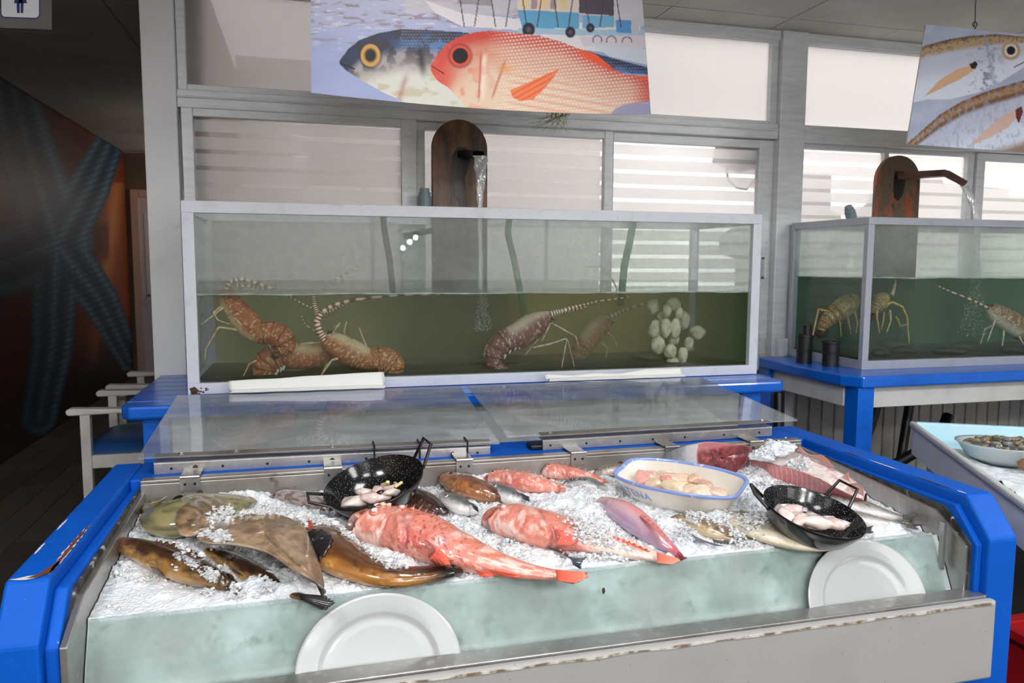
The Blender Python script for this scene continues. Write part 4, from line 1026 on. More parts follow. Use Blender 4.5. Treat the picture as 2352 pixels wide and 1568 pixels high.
    f = mix(f, lin([(186, 70, 58)]), np.exp(-((X - 1103 + (Y - 160) * 0.05) / 2.2) ** 2) * sst(110, 135, Y) * sst(240, 215, Y) * 0.8)
    f = mix(f, lin([(190, 78, 64)]), np.exp(-((X - 1146 + (Y - 180) * 0.35) / 3) ** 2) * sst(130, 150, Y) * sst(235, 215, Y) * 0.7)
    f = mix(f, lin([(228, 164, 82)]), np.exp(-(((X - 1160) / 16) ** 2 + ((Y - 158) / 10) ** 2)) * 0.7)
    f = mix(f, lin([(224, 104, 78)]), sst(0.5, 0.7, fbm(X / 18, Y / 18, 41)) * sst(1200, 1040, X) * 0.5)
    fin = [(1172, 208), (1220, 186), (1285, 158), (1270, 180), (1250, 204), (1225, 228), (1195, 232), (1178, 224)]
    f = mix(f, lin([(238, 112, 70)]), inpoly(X, Y, fin)); f = mix(f, lin([(246, 160, 110)]), inpoly(X, Y, fin) * (np.sin((Y + X * 0.55) / 2.0) > 0.2) * 0.5)
    f = mix(f, lin([(238, 96, 60)]), sst(0.16, 0.06, q) * sst(1310, 1350, X))
    f = mix(f, lin([(120, 30, 30)]), (np.abs(Y - 150 - (X - 989) * 0.62) < 1.6) * (X < 1020))
    de = np.hypot(X - 1057, Y - 128)
    f = mix(f, lin([(150, 50, 56)]), sst(32, 26, de) * 0.75); f = mix(f, lin([(224, 84, 64)]), sst(25, 22, de)); f = mix(f, lin([(40, 18, 20)]), sst(19, 17, de)); f = mix(f, lin([(20, 16, 20)]), sst(16, 14, de))
    c = mix(c, f, inr)
    P([(1408, 254), (1432, 240), (1460, 236), (1500, 242), (1500, 270), (1400, 270)], (160, 158, 186))
    return c
def paint2(X, Y):
    c = mix(lin([(196, 204, 224)]), lin([(164, 172, 196)]), fbm(X / 30, Y / 30, 51))
    def fish(bl, sl, wid, seed, eye=None):
        nonlocal c
        d = (Y - bl - (X - 2080) * sl)           # distance under the fish's back line
        inn = (d > 0) & (d < wid)
        q = d / wid
        f = mix(lin([(128, 92, 62)]), lin([(176, 144, 108)]), sst(0.04, 0.12, q)); f = mix(f, lin([(206, 206, 220)]), sst(0.18, 0.26, q)); f = mix(f, lin([(226, 230, 242)]), sst(0.4, 0.8, q))
        f = mix(f, lin([(70, 56, 52)]), sst(0.56, 0.7, fbm(X / 5, Y / 5, seed)) * sst(0.22, 0.1, q) * 0.7)
        f = mix(f, lin([(150, 156, 176)]), sst(0.55, 0.75, fbm(X / 6, Y / 14, seed + 3)) * 0.5)
        f = mix(f, lin([(214, 160, 150)]), sst(0.93, 0.99, q) * 0.6)
        c = mix(c, f, inn)
    fish(-12, -0.28, 78, 1)
    # first fish, nearly level back sagging to the right
    bl = np.interp(X, [2080, 2127, 2180, 2230, 2290, 2352], [128, 104, 90, 82, 78, 84]); wid = np.interp(X, [2080, 2180, 2240, 2300, 2352], [112, 138, 134, 108, 70])
    d = Y - bl; q = d / wid
    f = mix(lin([(120, 92, 70)]), lin([(188, 158, 122)]), sst(0.0, 0.09, q)); f = mix(f, lin([(200, 204, 220)]), sst(0.15, 0.25, q)); f = mix(f, lin([(224, 230, 244)]), sst(0.35, 0.8, q))
    f = mix(f, lin([(84, 70, 64)]), sst(0.55, 0.7, fbm(X / 4, Y / 4, 61)) * sst(0.25, 0.1, q) * 0.8)
    f = mix(f, lin([(120, 124, 146)]), sst(0.52, 0.7, fbm(X / 7, Y / 7, 66)) * np.exp(-((X - 2262) / 34) ** 2) * 0.8)
    f = mix(f, lin([(146, 150, 170)]), np.exp(-((X - 2272 - (Y - 130) * 0.2) / 5) ** 2) * 0.5)
    c = mix(c, f, (q > 0) & (q < 1))
    P2 = lambda poly, col, ff=1.0: mix(c, lin([col]), inpoly(X, Y, poly) * ff)
    c = P2([(2122, 222), (2160, 182), (2200, 158), (2232, 150), (2236, 162), (2205, 182), (2160, 204)], (222, 178, 142))
    c = P2([(2226, 148), (2240, 140), (2246, 148), (2240, 158), (2232, 158)], (62, 32, 34))
    de = np.hypot(X - 2322, (Y - 116))
    c = mix(c, lin([(196, 160, 128)]), sst(24, 20, de)); c = mix(c, lin([(226, 218, 214)]), sst(16, 14, de)); c = mix(c, lin([(28, 30, 44)]), sst(11, 9, de))
    c = mix(c, lin([(120, 84, 84)]), (np.abs(Y - 154 + (X - 2330) * 0.5) < 1.5) * (X > 2328))
    # second fish rising to the right
    bl = np.interp(X, [2080, 2110, 2160, 2210, 2270, 2352], [332, 306, 262, 232, 208, 184]); wid = np.interp(X, [2080, 2160, 2270, 2352], [90, 140, 150, 150]); d = Y - bl; q = d / wid
    f = mix(lin([(134, 84, 56)]), lin([(176, 138, 100)]), sst(0.0, 0.10, q)); f = mix(f, lin([(126, 92, 66)]), sst(0.13, 0.17, q)); f = mix(f, lin([(196, 200, 220)]), sst(0.19, 0.27, q)); f = mix(f, lin([(222, 228, 244)]), sst(0.4, 0.8, q))
    f = mix(f, lin([(86, 64, 54)]), sst(0.55, 0.72, fbm(X / 4, Y / 4, 71)) * sst(0.2, 0.1, q) * 0.7)
    f = mix(f, lin([(160, 166, 190)]), sst(0.5, 0.7, fbm(X / 5, Y / 12, 75)) * 0.5)
    c = mix(c, f, (q > 0) & (q < 1))
    c = mix(c, lin([(222, 182, 158)]), inpoly(X, Y, [(2228, 334), (2262, 300), (2300, 268), (2334, 250), (2338, 266), (2318, 290), (2275, 316)]) * 0.85)
    c = mix(c, lin([(110, 46, 50)]), inpoly(X, Y, [(2332, 252), (2346, 244), (2350, 256), (2340, 284), (2334, 270)]))
    c = mix(c, lin([(150, 110, 80)]), sst(330, 352, Y - (X - 2300) * -0.3) * (X > 2240) * 0.8)
    return c
def banner(name, label, corners_px, ys, paint, nu, nv, sag, xr, yr, bulge):
    """corners_px: TL TR BL BR pixel corners, ys: their depths"""
    tl, tr, bl, br = [PY(p[0], p[1], y) for p, y in zip(corners_px, ys)]
    t = empty(name, (tl + tr) / 2, label, 'banner')
    def surf(u, v, off=0.0):
        a = tl * (1 - u)[..., None] + tr * u[..., None]; b = bl * (1 - u)[..., None] + br * u[..., None]
        P = a * (1 - v)[..., None] + b * v[..., None]
        P[..., 2] -= sag * 4 * u * (1 - u) * v
        P[..., 1] -= bulge * 4 * u * (1 - u) - off
        return P
    U, Vv = np.meshgrid(np.linspace(0, 1, nu), np.linspace(0, 1, nv))
    P = surf(U, Vv)
    v = P.reshape(-1, 3) - CAM; dep = v @ _F
    c = paint(CXP + FPX * (v @ _R) / dep, CYP - FPX * (v @ _U) / dep)
    npmesh('printed_face', P.reshape(-1, 3), gridfaces(nu, nv), M_banner, t, cols=c)
    U, Vv = np.meshgrid(np.linspace(0, 1, 40), np.linspace(0, 1, 12))
    npmesh('backing', surf(U, Vv, 0.004).reshape(-1, 3), gridfaces(40, 12), pmat(name + '_foam', C(226, 224, 220), 0.6), t, solid=0.006)
    return t, surf
b1, s1 = banner('fish_banner', 'large hanging photo board of a blue and a red fish by moored boats', [(713, -120), (1466, -120), (715, 213), (1495, 262)], (2.62, 2.86, 2.62, 2.86), paint1, 470, 235, 0.03, 0, 0, 0.06)
b2, s2 = banner('fish_banner', 'hanging photo board of silver fish with brown backs at the right', [(2127, 56), (2560, 100), (2083, 331), (2530, 362)], (2.95, 2.95, 2.95, 2.95), paint2, 260, 170, 0.0, 0, 0, 0.0)
M_wire = pmat('hook_wire', C(70, 66, 62), 0.5, 0.6)
for tgt, nm, u, dz in ((s2, b2, 0.245, 0), (s2, b2, 0.8, 0), (s1, b1, 0.12, 0), (s1, b1, 0.88, 0)):
    p = tgt(np.array([u]), np.array([0.0]))[0]
    pts = [p + np.array([0, 0.003, -0.01]), p + np.array([0.004, 0.003, 0.012])] + [p + np.array([0.012 * sin(a), 0.003, 0.022 - 0.012 * cos(a)]) for a in np.linspace(0.3, 6, 10)] + [p + np.array([0.0, 0.003, 0.05]), np.array([p[0] - 0.004, p[1] + 0.003, min(p[2] + 0.10, ZC)]), np.array([p[0], p[1] + 0.003, ZC])]
    MB().tube(pts, 0.0022, 6).build('hook', M_wire, nm)
# dried sprig hanging under the big board
sg = MB(); rg = np.random.default_rng(5)
for i in range(34):
    a0 = PY(1255 + rg.uniform(0, 55), 262, 2.775); e = PY(1206 + i * 3.1 + rg.uniform(-4, 4), 268 + 36 * rg.random() ** 0.6 + (6 if i > 20 else 0), 2.775)
    m_ = (a0 + e) / 2 + [0, 0, -0.006]
    sg.tube([a0 + [0, 0, 0.03], a0, m_, e], [0.0012, 0.001, 0.0008, 0.0003], 4)
setp(sg.build('dried_sprig', pmat('dry_grass', C(132, 124, 100), 0.8)), 'dried grassy sprig dangling below the big fish picture', 'plant')
# toilet sign
sy = 3.2
def SP(px, py, dy=0.0): p = PY(px, py, sy); return (p[0], sy + dy, p[2])
sgn = empty('toilet_sign', SP(50, -60), 'hanging clear acrylic sign with a blue woman pictogram', 'sign')
M_acr = add_fresnel_gloss(sheet_mat('grey_acrylic', [('clear', (0.8, 0.8, 0.78, 1), 0, 0.6), ('diff', (0.35, 0.35, 0.33, 1), 0, 0.4)]), 1.45, 0.05)
def flat(name, px_poly, mat, parent, dy0, dy1):
    return MB().prism([(SP(*p)[0], SP(*p)[2]) for p in px_poly], 1, sy + dy0, sy + dy1).build(name, mat, parent)
flat('panel', [(-130, -200), (118, -190), (118, 68), (-130, 58)], M_acr, sgn, 0.0, 0.005)
def rrect(x0, y0, x1, y1, r, sk=0.0):
    pts = []
    for cx, cy, a0 in ((x1 - r, y0 + r, -90), (x1 - r, y1 - r, 0), (x0 + r, y1 - r, 90), (x0 + r, y0 + r, 180)):
        for a in range(0, 91, 15):
            pts.append((cx + r * cos(radians(a0 + a)), cy + r * sin(radians(a0 + a)) + sk * (cx - x0)))
    return pts
M_navy = pmat('sign_navy', C(28, 44, 120), 0.4); M_signw = pmat('sign_white', C(232, 234, 240), 0.4)
flat('border', rrect(2, -110, 92, 41, 10, 0.03), M_navy, sgn, -0.002, 0.0)
flat('plate', rrect(4, -108, 90, 39, 9, 0.03), M_signw, sgn, -0.003, -0.002)
for poly in ([(34, -40), (60, -40), (64, -20), (50, 8), (46, 8), (30, -20)], [(44, -44), (50, -44), (63, 8), (33, 8)], [(39, 6), (46, 6), (46, 30), (43, 31), (40, 30)], [(48, 6), (55, 6), (54, 30), (51, 31), (48, 30)],
             [(36, -38), (40, -36), (32, -2), (28, -3)], [(58, -38), (62, -38), (66, -2), (62, -1)]):
    flat('pictogram', poly, M_navy, sgn, -0.004, -0.003)
flat('pictogram', [(47 + 9 * cos(a), -54 + 9 * sin(a)) for a in np.linspace(0, 2 * pi, 20)[:-1]], M_navy, sgn, -0.004, -0.003)
MB().tube([SP(20, -190), (SP(20, -190)[0], sy, ZC)], 0.002, 6).build('wire', M_wire, sgn)
# ================================================================== CRUSHED ICE
MOUNDS = []      # (x, y, height, radius)
def ice0(x, y):
    x = np.asarray(x, float); y = np.asarray(y, float)
    h = 0.650 + (y - 1.665) * 0.085 - 0.02 * sst(1.3, 1.65, x) * sst(1.9, 1.7, y)
    return h
def icez(px, py):
    z = 0.68
    for _ in range(12):
        p = PZ(px, py, z); z = float(ice0(p[0], p[1]))
    return z
def mound(px, py, h, r, ry=None):
    p = PZ(px, py, icez(px, py) + h * 0.6); MOUNDS.append((p[0], p[1], h, r, ry or r))
# piles of ice lying over the fish (where the photograph shows them)
for a in ((560, 1185, 0.030, 0.085, 0.05), (640, 1200, 0.036, 0.07, 0.06), (700, 1180, 0.024, 0.07, 0.05), (470, 1235, 0.022, 0.035), (510, 1305, 0.020, 0.03), (800, 1205, 0.024, 0.05, 0.035), (860, 1245, 0.016, 0.04),
          (880, 1275, 0.018, 0.05, 0.03), (660, 1345, 0.022, 0.045, 0.035), (610, 1330, 0.016, 0.04), (1290, 1150, 0.030, 0.07, 0.05), (1370, 1165, 0.034, 0.06, 0.06), (1380, 1210, 0.030, 0.055, 0.05), (1330, 1190, 0.024, 0.05),
          (1450, 1245, 0.014, 0.05, 0.035), (1560, 1195, 0.016, 0.05, 0.04), (1640, 1190, 0.016, 0.04), (1690, 1190, 0.02, 0.06, 0.05), (1740, 1080, 0.02, 0.05), (560, 1128, 0.02, 0.12, 0.04), (1150, 1085, 0.024, 0.13, 0.03), (1215, 1070, 0.02, 0.06, 0.03),
          (280, 1180, 0.012, 0.05), (900, 1290, 0.012, 0.05, 0.03), (1060, 1205, 0.010, 0.05), (1240, 1280, 0.010, 0.06, 0.04), (1350, 1110, 0.018, 0.04), (2050, 1205, 0.02, 0.05, 0.03), (2000, 1170, 0.02, 0.05), (1720, 1140, 0.018, 0.05)):
    mound(*a)
def iceh(x, y):
    h = ice0(x, y)
    for mx, my, mh, rx, ry in MOUNDS:
        h = h + mh * np.exp(-((x - mx) / rx) ** 2 - ((y - my) / ry) ** 2)
    h = h + 0.020 * (fbm(x * 9, y * 9, 2, 3) - 0.5)
    return h
M_ice = bpy.data.materials.new('crushed_ice'); M_ice.use_nodes = True
def ice_mat():
    nt = M_ice.node_tree; b = nt.nodes['Principled BSDF']
    b.inputs['Base Color'].default_value = (0.86, 0.90, 0.95, 1); b.inputs['Roughness'].default_value = 0.28; b.inputs['Specular IOR Level'].default_value = 0.6
    tc = nd(nt, 'ShaderNodeTexCoord')
    v = nd(nt, 'ShaderNodeTexVoronoi'); v.inputs['Scale'].default_value = 150; nt.links.new(tc.outputs['Object'], v.inputs['Vector'])
    n = nd(nt, 'ShaderNodeTexNoise'); n.inputs['Scale'].default_value = 8; n.inputs['Detail'].default_value = 5; nt.links.new(tc.outputs['Object'], n.inputs['Vector'])
    r = nd(nt, 'ShaderNodeMapRange'); r.inputs['From Min'].default_value = 0.4; r.inputs['From Max'].default_value = 0.75; nt.links.new(n.outputs['Fac'], r.inputs['Value'])
    mx = nd(nt, 'ShaderNodeMix', data_type='RGBA'); mx.inputs['A'].default_value = (0.86, 0.885, 0.92, 1); mx.inputs['B'].default_value = (0.70, 0.745, 0.80, 1)
    nt.links.new(r.outputs[0], mx.inputs['Factor']); nt.links.new(mx.outputs['Result'], b.inputs['Base Color'])
    bp = nd(nt, 'ShaderNodeBump'); bp.inputs['Strength'].default_value = 0.55; bp.inputs['Distance'].default_value = 0.006
    nt.links.new(v.outputs['Distance'], bp.inputs['Height']); nt.links.new(bp.outputs['Normal'], b.inputs['Normal'])
    b.inputs['Subsurface Weight'].default_value = 0.7; b.inputs['Subsurface Radius'].default_value = (0.010, 0.012, 0.014); b.inputs['Subsurface Scale'].default_value = 1.0
ice_mat()
def build_ice():
    nu, nv = 430, 150
    xs = np.linspace(-0.441, 1.655, nu); vv = np.linspace(0, 1, nv)
    Xg, Vg = np.meshgrid(xs, vv)
    Yg = 1.668 + (2.274 - 1.668) * Vg
    g = (vnoise(Xg * 150, Yg * 150, 3) - 0.5) * 0.007 + (vnoise(Xg * 70, Yg * 70, 4) - 0.5) * 0.010 + (fbm(Xg * 30, Yg * 30, 6) - 0.5) * 0.012
    smooth_left = sst(-0.05, -0.3, Xg) * sst(1.95, 1.75, Yg)
    Zg = iceh(Xg, Yg) + g * (1 - 0.75 * smooth_left)
    # front wall of the ice behind the leaning glass pane
    front = []
    for zf in np.linspace(0.405, 0.640, 24):
        yf = GB[0] + (zf - GB[1]) * (GT[0] - GB[0]) / (GT[1] - GB[1]) + 0.009 + 0.006 * fbm(xs * 14, zf * 14 + xs * 0, 8)
        front.append(np.stack([xs, yf, np.full(nu, zf)], -1))
    V = np.concatenate([np.array(front).reshape(-1, 3), np.stack([Xg, Yg, Zg], -1).reshape(-1, 3)])
    F = gridfaces(nu, nv + 24)
    nV = len(V)
    # loose chips
    rg = np.random.default_rng(11); n = 5600
    cx = rg.uniform(-0.43, 1.64, n); cy = rg.uniform(1.68, 2.265, n)
    keep = (fbm(cx * 7, cy * 7, 17) > 0.44) & ~((cx < 0.12) & (cy < 1.80) & (rg.random(n) < 0.85))
    cx, cy = cx[keep], cy[keep]; n = len(cx)
    cz = iceh(cx, cy) + 0.001
    s = rg.uniform(0.002, 0.0072, n) * (1 + 0.9 * (rg.random(n) < 0.06))
    d = rg.normal(size=(n, 6, 3)); base = np.array([(1, 0, 0), (-1, 0, 0), (0, 1, 0), (0, -1, 0), (0, 0, 1), (0, 0, -1)], float)
    Q = base[None] * rg.uniform(0.45, 1.2, (n, 6, 1)) + 0.25 * d
    ang = rg.uniform(0, 6.28, n); ca, sa = np.cos(ang)[:, None], np.sin(ang)[:, None]
    Q = np.stack([Q[..., 0] * ca - Q[..., 1] * sa, Q[..., 0] * sa + Q[..., 1] * ca, Q[..., 2]], -1)
    tl = rg.uniform(-0.9, 0.9, n)[:, None]; Q = np.stack([Q[..., 0], Q[..., 1] * np.cos(tl) - Q[..., 2] * np.sin(tl), Q[..., 1] * np.sin(tl) + Q[..., 2] * np.cos(tl)], -1)
    Pc = np.stack([cx, cy, cz], -1)[:, None, :] + Q * s[:, None, None]
    tri = np.array([(0, 2, 4), (2, 1, 4), (1, 3, 4), (3, 0, 4), (2, 0, 5), (1, 2, 5), (3, 1, 5), (0, 3, 5)])
    TF = (tri[None] + (np.arange(n) * 6)[:, None, None]).reshape(-1, 3)
    # one mesh: quads as two triangles
    F3 = np.concatenate([F[:, [0, 1, 2]], F[:, [0, 2, 3]], TF + nV])
    o = npmesh('crushed_ice', np.concatenate([V, Pc.reshape(-1, 3)]), F3, M_ice, smooth=True)
    # the wet front wall behind the glass has its own smoother look
    o.data.materials.append(pmat('wet_ice_wall', C(214, 222, 222), 0.4, noise=[(9, C(176, 190, 188), 0.42, 0.62), (22, C(150, 164, 160), 0.58, 0.74)], bump=(18, 0.3)))
    mi = np.zeros(len(F3), np.int32); nq = len(F); nf = (nu - 1) * 23
    mi[:nf] = 1; mi[nq:nq + nf] = 1
    o.data.polygons.foreach_set('material_index', mi)
    return o
setp(build_ice(), 'bed of white crushed ice filling the fish counter', 'ice', kind='stuff')

# ================================================================== FISH BUILDERS
def crs(vals, n):
    """Catmull-Rom resampling of a list of values"""
    v = np.asarray(vals, float); k = len(v)
    t = np.linspace(0, k - 1, n); i = np.clip(t.astype(int), 0, k - 2); f = t - i
    p = lambda j: v[np.clip(j, 0, k - 1)]
    a, b, c, d = p(i - 1), p(i), p(i + 1), p(i + 2)
    if v.ndim > 1: f = f[:, None]
    return 0.5 * (2 * b + (c - a) * f + (2 * a - 5 * b + 4 * c - d) * f ** 2 + (3 * b - a - 3 * c + d) * f ** 3)
UPV = np.array([0, 0, 1.0])
class Body:
    """tube body lying on the ice; spine = [(px, py, apparent half width px)], k = thickness/height"""
    def __init__(s, spine, k=0.6, lift=0.45, n=110, m=44, flip=1, disp=None, caps=(0.10, 0.04), dz=0.0, roll=55):
        sp = np.array(spine, float)
        R = crs(sp, n); t = np.linspace(0, 1, n)
        px, py, w = R[:, 0], R[:, 1], np.maximum(R[:, 2], 1.0)
        c0, c1 = caps
        rnd = np.where(t < c0, np.sqrt(np.clip(1 - (1 - t / c0) ** 2, 0.0, 1)), 1.0) * np.where(t > 1 - c1, np.sqrt(np.clip(1 - ((t - 1 + c1) / c1) ** 2, 0.0, 1)), 1.0)
        w = w * np.maximum(rnd, 0.02)
        zi = np.array([icez(a, b) for a, b in zip(px, py)]) + dz
        if sp.shape[1] > 3: zi = zi + R[:, 3]
        B = np.full(n, 0.02); A = B
        for _ in range(5):
            P = np.array([PZ(a, b, z) for a, b, z in zip(px, py, zi + B * lift)])
            T = np.gradient(P, axis=0); T /= np.linalg.norm(T, axis=1)[:, None]
            N = np.cross(T, UPV); N /= np.linalg.norm(N, axis=1)[:, None]
            N = N * np.where(N[:, 1:2] < 0, -1, 1) * flip
            h = 1e-3
            pp = np.array([proj(q) for q in P]); pn = (np.array([proj(q) for q in P + N * h]) - pp) / h; pu = (np.array([proj(q) for q in P + UPV * h]) - pp) / h
            tg = np.gradient(pp, axis=0); tg /= np.linalg.norm(tg, axis=1)[:, None]; e = np.stack([-tg[:, 1], tg[:, 0]], 1)
            kk = k(t) if callable(k) else k
            A = w / np.sqrt((pn * e).sum(1) ** 2 + (kk * (pu * e).sum(1)) ** 2); B = kk * A
            Bs = B.copy(); Bs[:] = np.convolve(np.pad(B, 6, 'edge'), np.ones(13) / 13, 'valid'); B = np.where(rnd < 0.98, Bs * rnd, B)
        s.P, s.N, s.A, s.B, s.T, s.n, s.m, s.t = P, N, A, B, T, n, m, t
        th = np.linspace(0, 2 * pi, m, endpoint=False)
        TT, TH = np.meshgrid(t, th, indexing='ij')
        # back line of the fish rolled up by `roll`, so that the flank faces up and forward
        Cc, Ss = np.cos(TH - radians(roll)), np.sin(TH - radians(roll))
        dd = disp(TT, Cc, Ss) if disp else 0.0
        r = 1 + dd
        V = P[:, None, :] + N[:, None, :] * (A[:, None] * np.cos(TH) * r)[..., None] + UPV * (B[:, None] * np.sin(TH) * r)[..., None]
        s.V, s.TT, s.C, s.S, s.roll = V, TT, Cc, Ss, radians(roll)
    def mesh(s, name, mat, parent, col):
        c = col(s.TT, s.C, s.S, s.V)
        F = gridfaces(s.m, s.n, wrap=True)
        return npmesh(name, s.V.reshape(-1, 3), F, mat, parent, cols=c.reshape(-1, 3))
    def at(s, t, c, out=0.0):
        """point on the upper skin at spine parameter t and height coordinate c (-1 belly .. 1 back)"""
        i = int(round(t * (s.n - 1))); th = math.acos(max(-1, min(1, c))) + s.roll
        c_, sn = cos(th), sin(th)
        p = s.P[i] + s.N[i] * s.A[i] * c_ + UPV * s.B[i] * sn
        nrm = s.N[i] * c_ / s.A[i] + UPV * sn / s.B[i]; nrm /= np.linalg.norm(nrm)
        return p + nrm * out, nrm
M_skin = pmat('wet_fish_skin', rough=0.30, attr=True, spec=0.6, coat=0.7, bump=(120, 0.25))
M_skin_smooth = pmat('smooth_wet_fish_skin', rough=0.22, attr=True, spec=0.6, coat=0.9, bump=(45, 0.12))
M_skin_bumpy = pmat('rough_wet_fish_skin', rough=0.30, attr=True, spec=0.6, coat=0.7, bump=(70, 0.5))
M_fin = pmat('wet_fin', rough=0.3, attr=True, spec=0.6, coat=0.6)
def fan(name, base, tips, dz0, dz1, colA, colB, parent, rays=12, rip=0.002, n=40, m=10, seed=0, jg=0.20):
    """fin: loft between base and tip polylines given in pixels, dz above the ice"""
    Bp, Tp = crs(base, n), crs(tips, n)
    z0 = np.array([icez(*q) for q in Bp]) + dz0; z1 = np.array([icez(*q) for q in Tp]) + dz1
    b3 = np.array([PZ(q[0], q[1], z) for q, z in zip(Bp, z0)]); t3 = np.array([PZ(q[0], q[1], z) for q, z in zip(Tp, z1)])
    u = np.linspace(0, 1, n); v = np.linspace(0, 1, m)
    rg = np.random.default_rng(seed)
    jag = 1 - jg * (0.5 - 0.5 * np.cos(u * rays * 2 * pi)) - 0.06 * rg.random(n)
    V = b3[None] + (t3 - b3)[None] * (v[:, None] * jag[None])[..., None]
    V[..., 2] += rip * np.cos(u * rays * 2 * pi)[None] * v[:, None]
    ray = 0.5 + 0.5 * np.cos(u * rays * 2 * pi)
    cc = mix(lin([colA]), lin([colB]), (v[:, None] * 0.5 + 0.5 * ray[None]))
    return npmesh(name, V.reshape(-1, 3), gridfaces(n, m), M_fin, parent, cols=cc.reshape(-1, 3), solid=0.0016)
def eye(body, t, c, r, col, pupil, parent, out=0.0, flat=0.55):
    p, nrm = body.at(t, c, out)
    m = pmat('eye_%d' % len(MATS), C(*col), 0.1, coat=1.0)
    q = Vector((0, 0, 1)).rotation_difference(Vector(nrm)).to_matrix().to_4x4()
    o = MB().blob((0, 0, 0), (r, r, r * flat), 18, 12, 0).build('eye', m, parent, smooth=True)
    o.matrix_local = Matrix.Translation(Vector(p) - Vector(world_loc(parent))) @ q
    if pupil:
        u = MB().blob((0, 0, 0), (r * 0.55, r * 0.55, r * 0.12), 14, 8, 0).build('pupil', pmat('pupil_%d' % len(MATS), C(*pupil), 0.08, coat=1.0), o, smooth=True)
        u.matrix_local = Matrix.Translation((0, 0, r * flat * 0.92))
    return o
def froot(name, label, body, cat='fish', group='fish on the ice'):
    i = body.n // 2
    p = body.P[i].copy(); p[2] -= body.B[i]
    return empty(name, p, label, cat, group)
nz = lambda T, Cc, a, b, s=0: fbm(T * a, Cc * b + 7, s)
def spines(name, body, t0, t1, n, h, parent, col, c=0.97, lean=0.3):
    """row of dorsal spines with webbing"""
    m = MB()
    for j in range(n):
        t = t0 + (t1 - t0) * j / (n - 1)
        p, nr = body.at(t, c); i = int(t * (body.n - 1))
        d = body.N[i] * cos(body.roll) + UPV * sin(body.roll) + body.T[i] * lean; d /= np.linalg.norm(d)
        hh = h * (0.6 + 0.5 * sin(pi * (j + 0.5) / n)) * (0.85 + 0.3 * random.random())
        m.tube([p - d * 0.006, p + d * hh * 0.5, p + d * hh], [h * 0.16, h * 0.11, h * 0.02], 6)
    return m.build(name, pmat(name + '_%d' % len(MATS), C(*col), 0.3, coat=0.5), parent, smooth=True)

# ---------------------------------------------------------------- red scorpionfish
def scorp_disp(mouth=0.07, gill=0.30, seed=0, amp=0.05):
    def f(T, Cc, Ss):
        up = np.clip(Ss, 0, 1)
        d = amp * (fbm(T * 34, Cc * 5 + 3, seed) - 0.5) * 2 * sst(0.9, 0.5, T)
        lip = T - (mouth + 0.05 * (Cc + 0.5) ** 2)                    # jaw groove curving round the snout
        d = d - 0.17 * np.exp(-(lip / 0.011) ** 2) * sst(0.75, 0.1, Cc) * sst(-1.05, -0.6, Cc) * up
        d = d + 0.09 * np.exp(-((lip - 0.028) / 0.015) ** 2) * sst(0.8, 0.2, Cc) * up
        g = T - (gill + 0.07 * (1 - Cc ** 2) - 0.05 * Cc)             # gill cover edge
        d = d - 0.14 * np.exp(-((g - 0.012) / 0.009) ** 2) * up + 0.08 * np.exp(-((g + 0.012) / 0.02) ** 2) * up
        g2 = T - (gill * 0.72 + 0.06 * (1 - Cc ** 2))
        d = d - 0.09 * np.exp(-(g2 / 0.008) ** 2) * up * sst(0.6, 0.1, Cc)
        d = d + 0.13 * np.exp(-(((T - gill * 0.48) / 0.032) ** 2 + ((Cc - 0.5) / 0.22) ** 2)) * up   # eye socket
        return d
    return f
def scorp_col(seed, tailwhite=0.0, spots=True, gill=0.30):
    def f(T, Cc, Ss, V):
        n1 = nz(T, Cc, 26, 3.0, seed); n2 = nz(T, Cc, 60, 7.0, seed + 5); n3 = nz(T, Cc, 12, 2.0, seed + 9)
        c = mix(lin([(228, 148, 130)]), lin([(214, 120, 104)]), n3)
        c = mix(c, lin([(240, 208, 196)]), sst(0.52, 0.72, n1) * 0.8)
        c = mix(c, lin([(220, 124, 92)]), sst(0.25, 0.8, Cc) * sst(0.4, 0.6, n2) * 0.75)
        c = mix(c, lin([(238, 210, 202)]), sst(0.0, -0.5, Cc) * sst(0.05, 0.12, T) * sst(gill + 0.02, gill - 0.06, T) * sst(0.35, 0.55, n1) * 0.85)
        c = mix(c, lin([(232, 150, 122)]), sst(-0.3, -0.9, Cc) * 0.5)
        c = mix(c, lin([(200, 86, 74)]), np.exp(-(((T - gill - 0.13) / 0.06) ** 2 + ((Cc + 0.1) / 0.5) ** 2)) * 0.75)
        if spots:
            c = mix(c, lin([(120, 34, 34)]), sst(0.62, 0.70, nz(T, Cc, 110, 12, seed + 20)) * sst(gill, gill + 0.08, T) * sst(0.75, 0.5, T) * 0.8)
            c = mix(c, lin([(124, 72, 110)]), np.exp(-(((T - 0.5) / 0.03) ** 2 + ((Cc - 0.35) / 0.25) ** 2)) * sst(0.45, 0.6, n2) * 0.8)
        c = mix(c, lin([(248, 200, 186)]), sst(0.5, 0.68, n1) * sst(0.5, 0.62, T) * sst(-0.5, 0.4, Cc) * 0.7)
        if tailwhite: c = mix(c, lin([(238, 216, 204)]), sst(tailwhite, tailwhite + 0.1, T) * sst(0.3, 0.5, n2 * 0.5 + 0.35) * 0.95)
        g_ = T - (gill + 0.07 * (1 - Cc ** 2) - 0.05 * Cc) - 0.012
        c = mix(c, lin([(176, 92, 104)]), np.exp(-(g_ / 0.008) ** 2) * 0.7)
        c = mix(c, lin([(168, 84, 84)]), np.exp(-((T - 0.06 - 0.05 * (Cc + 0.5) ** 2) / 0.008) ** 2) * sst(0.75, 0.1, Cc) * 0.7)
        c = mix(c, lin([(244, 178, 160)]), np.exp(-((T - 0.07 - 0.05 * (Cc + 0.5) ** 2 - 0.03) / 0.012) ** 2) * 0.5)
        return c
    return f
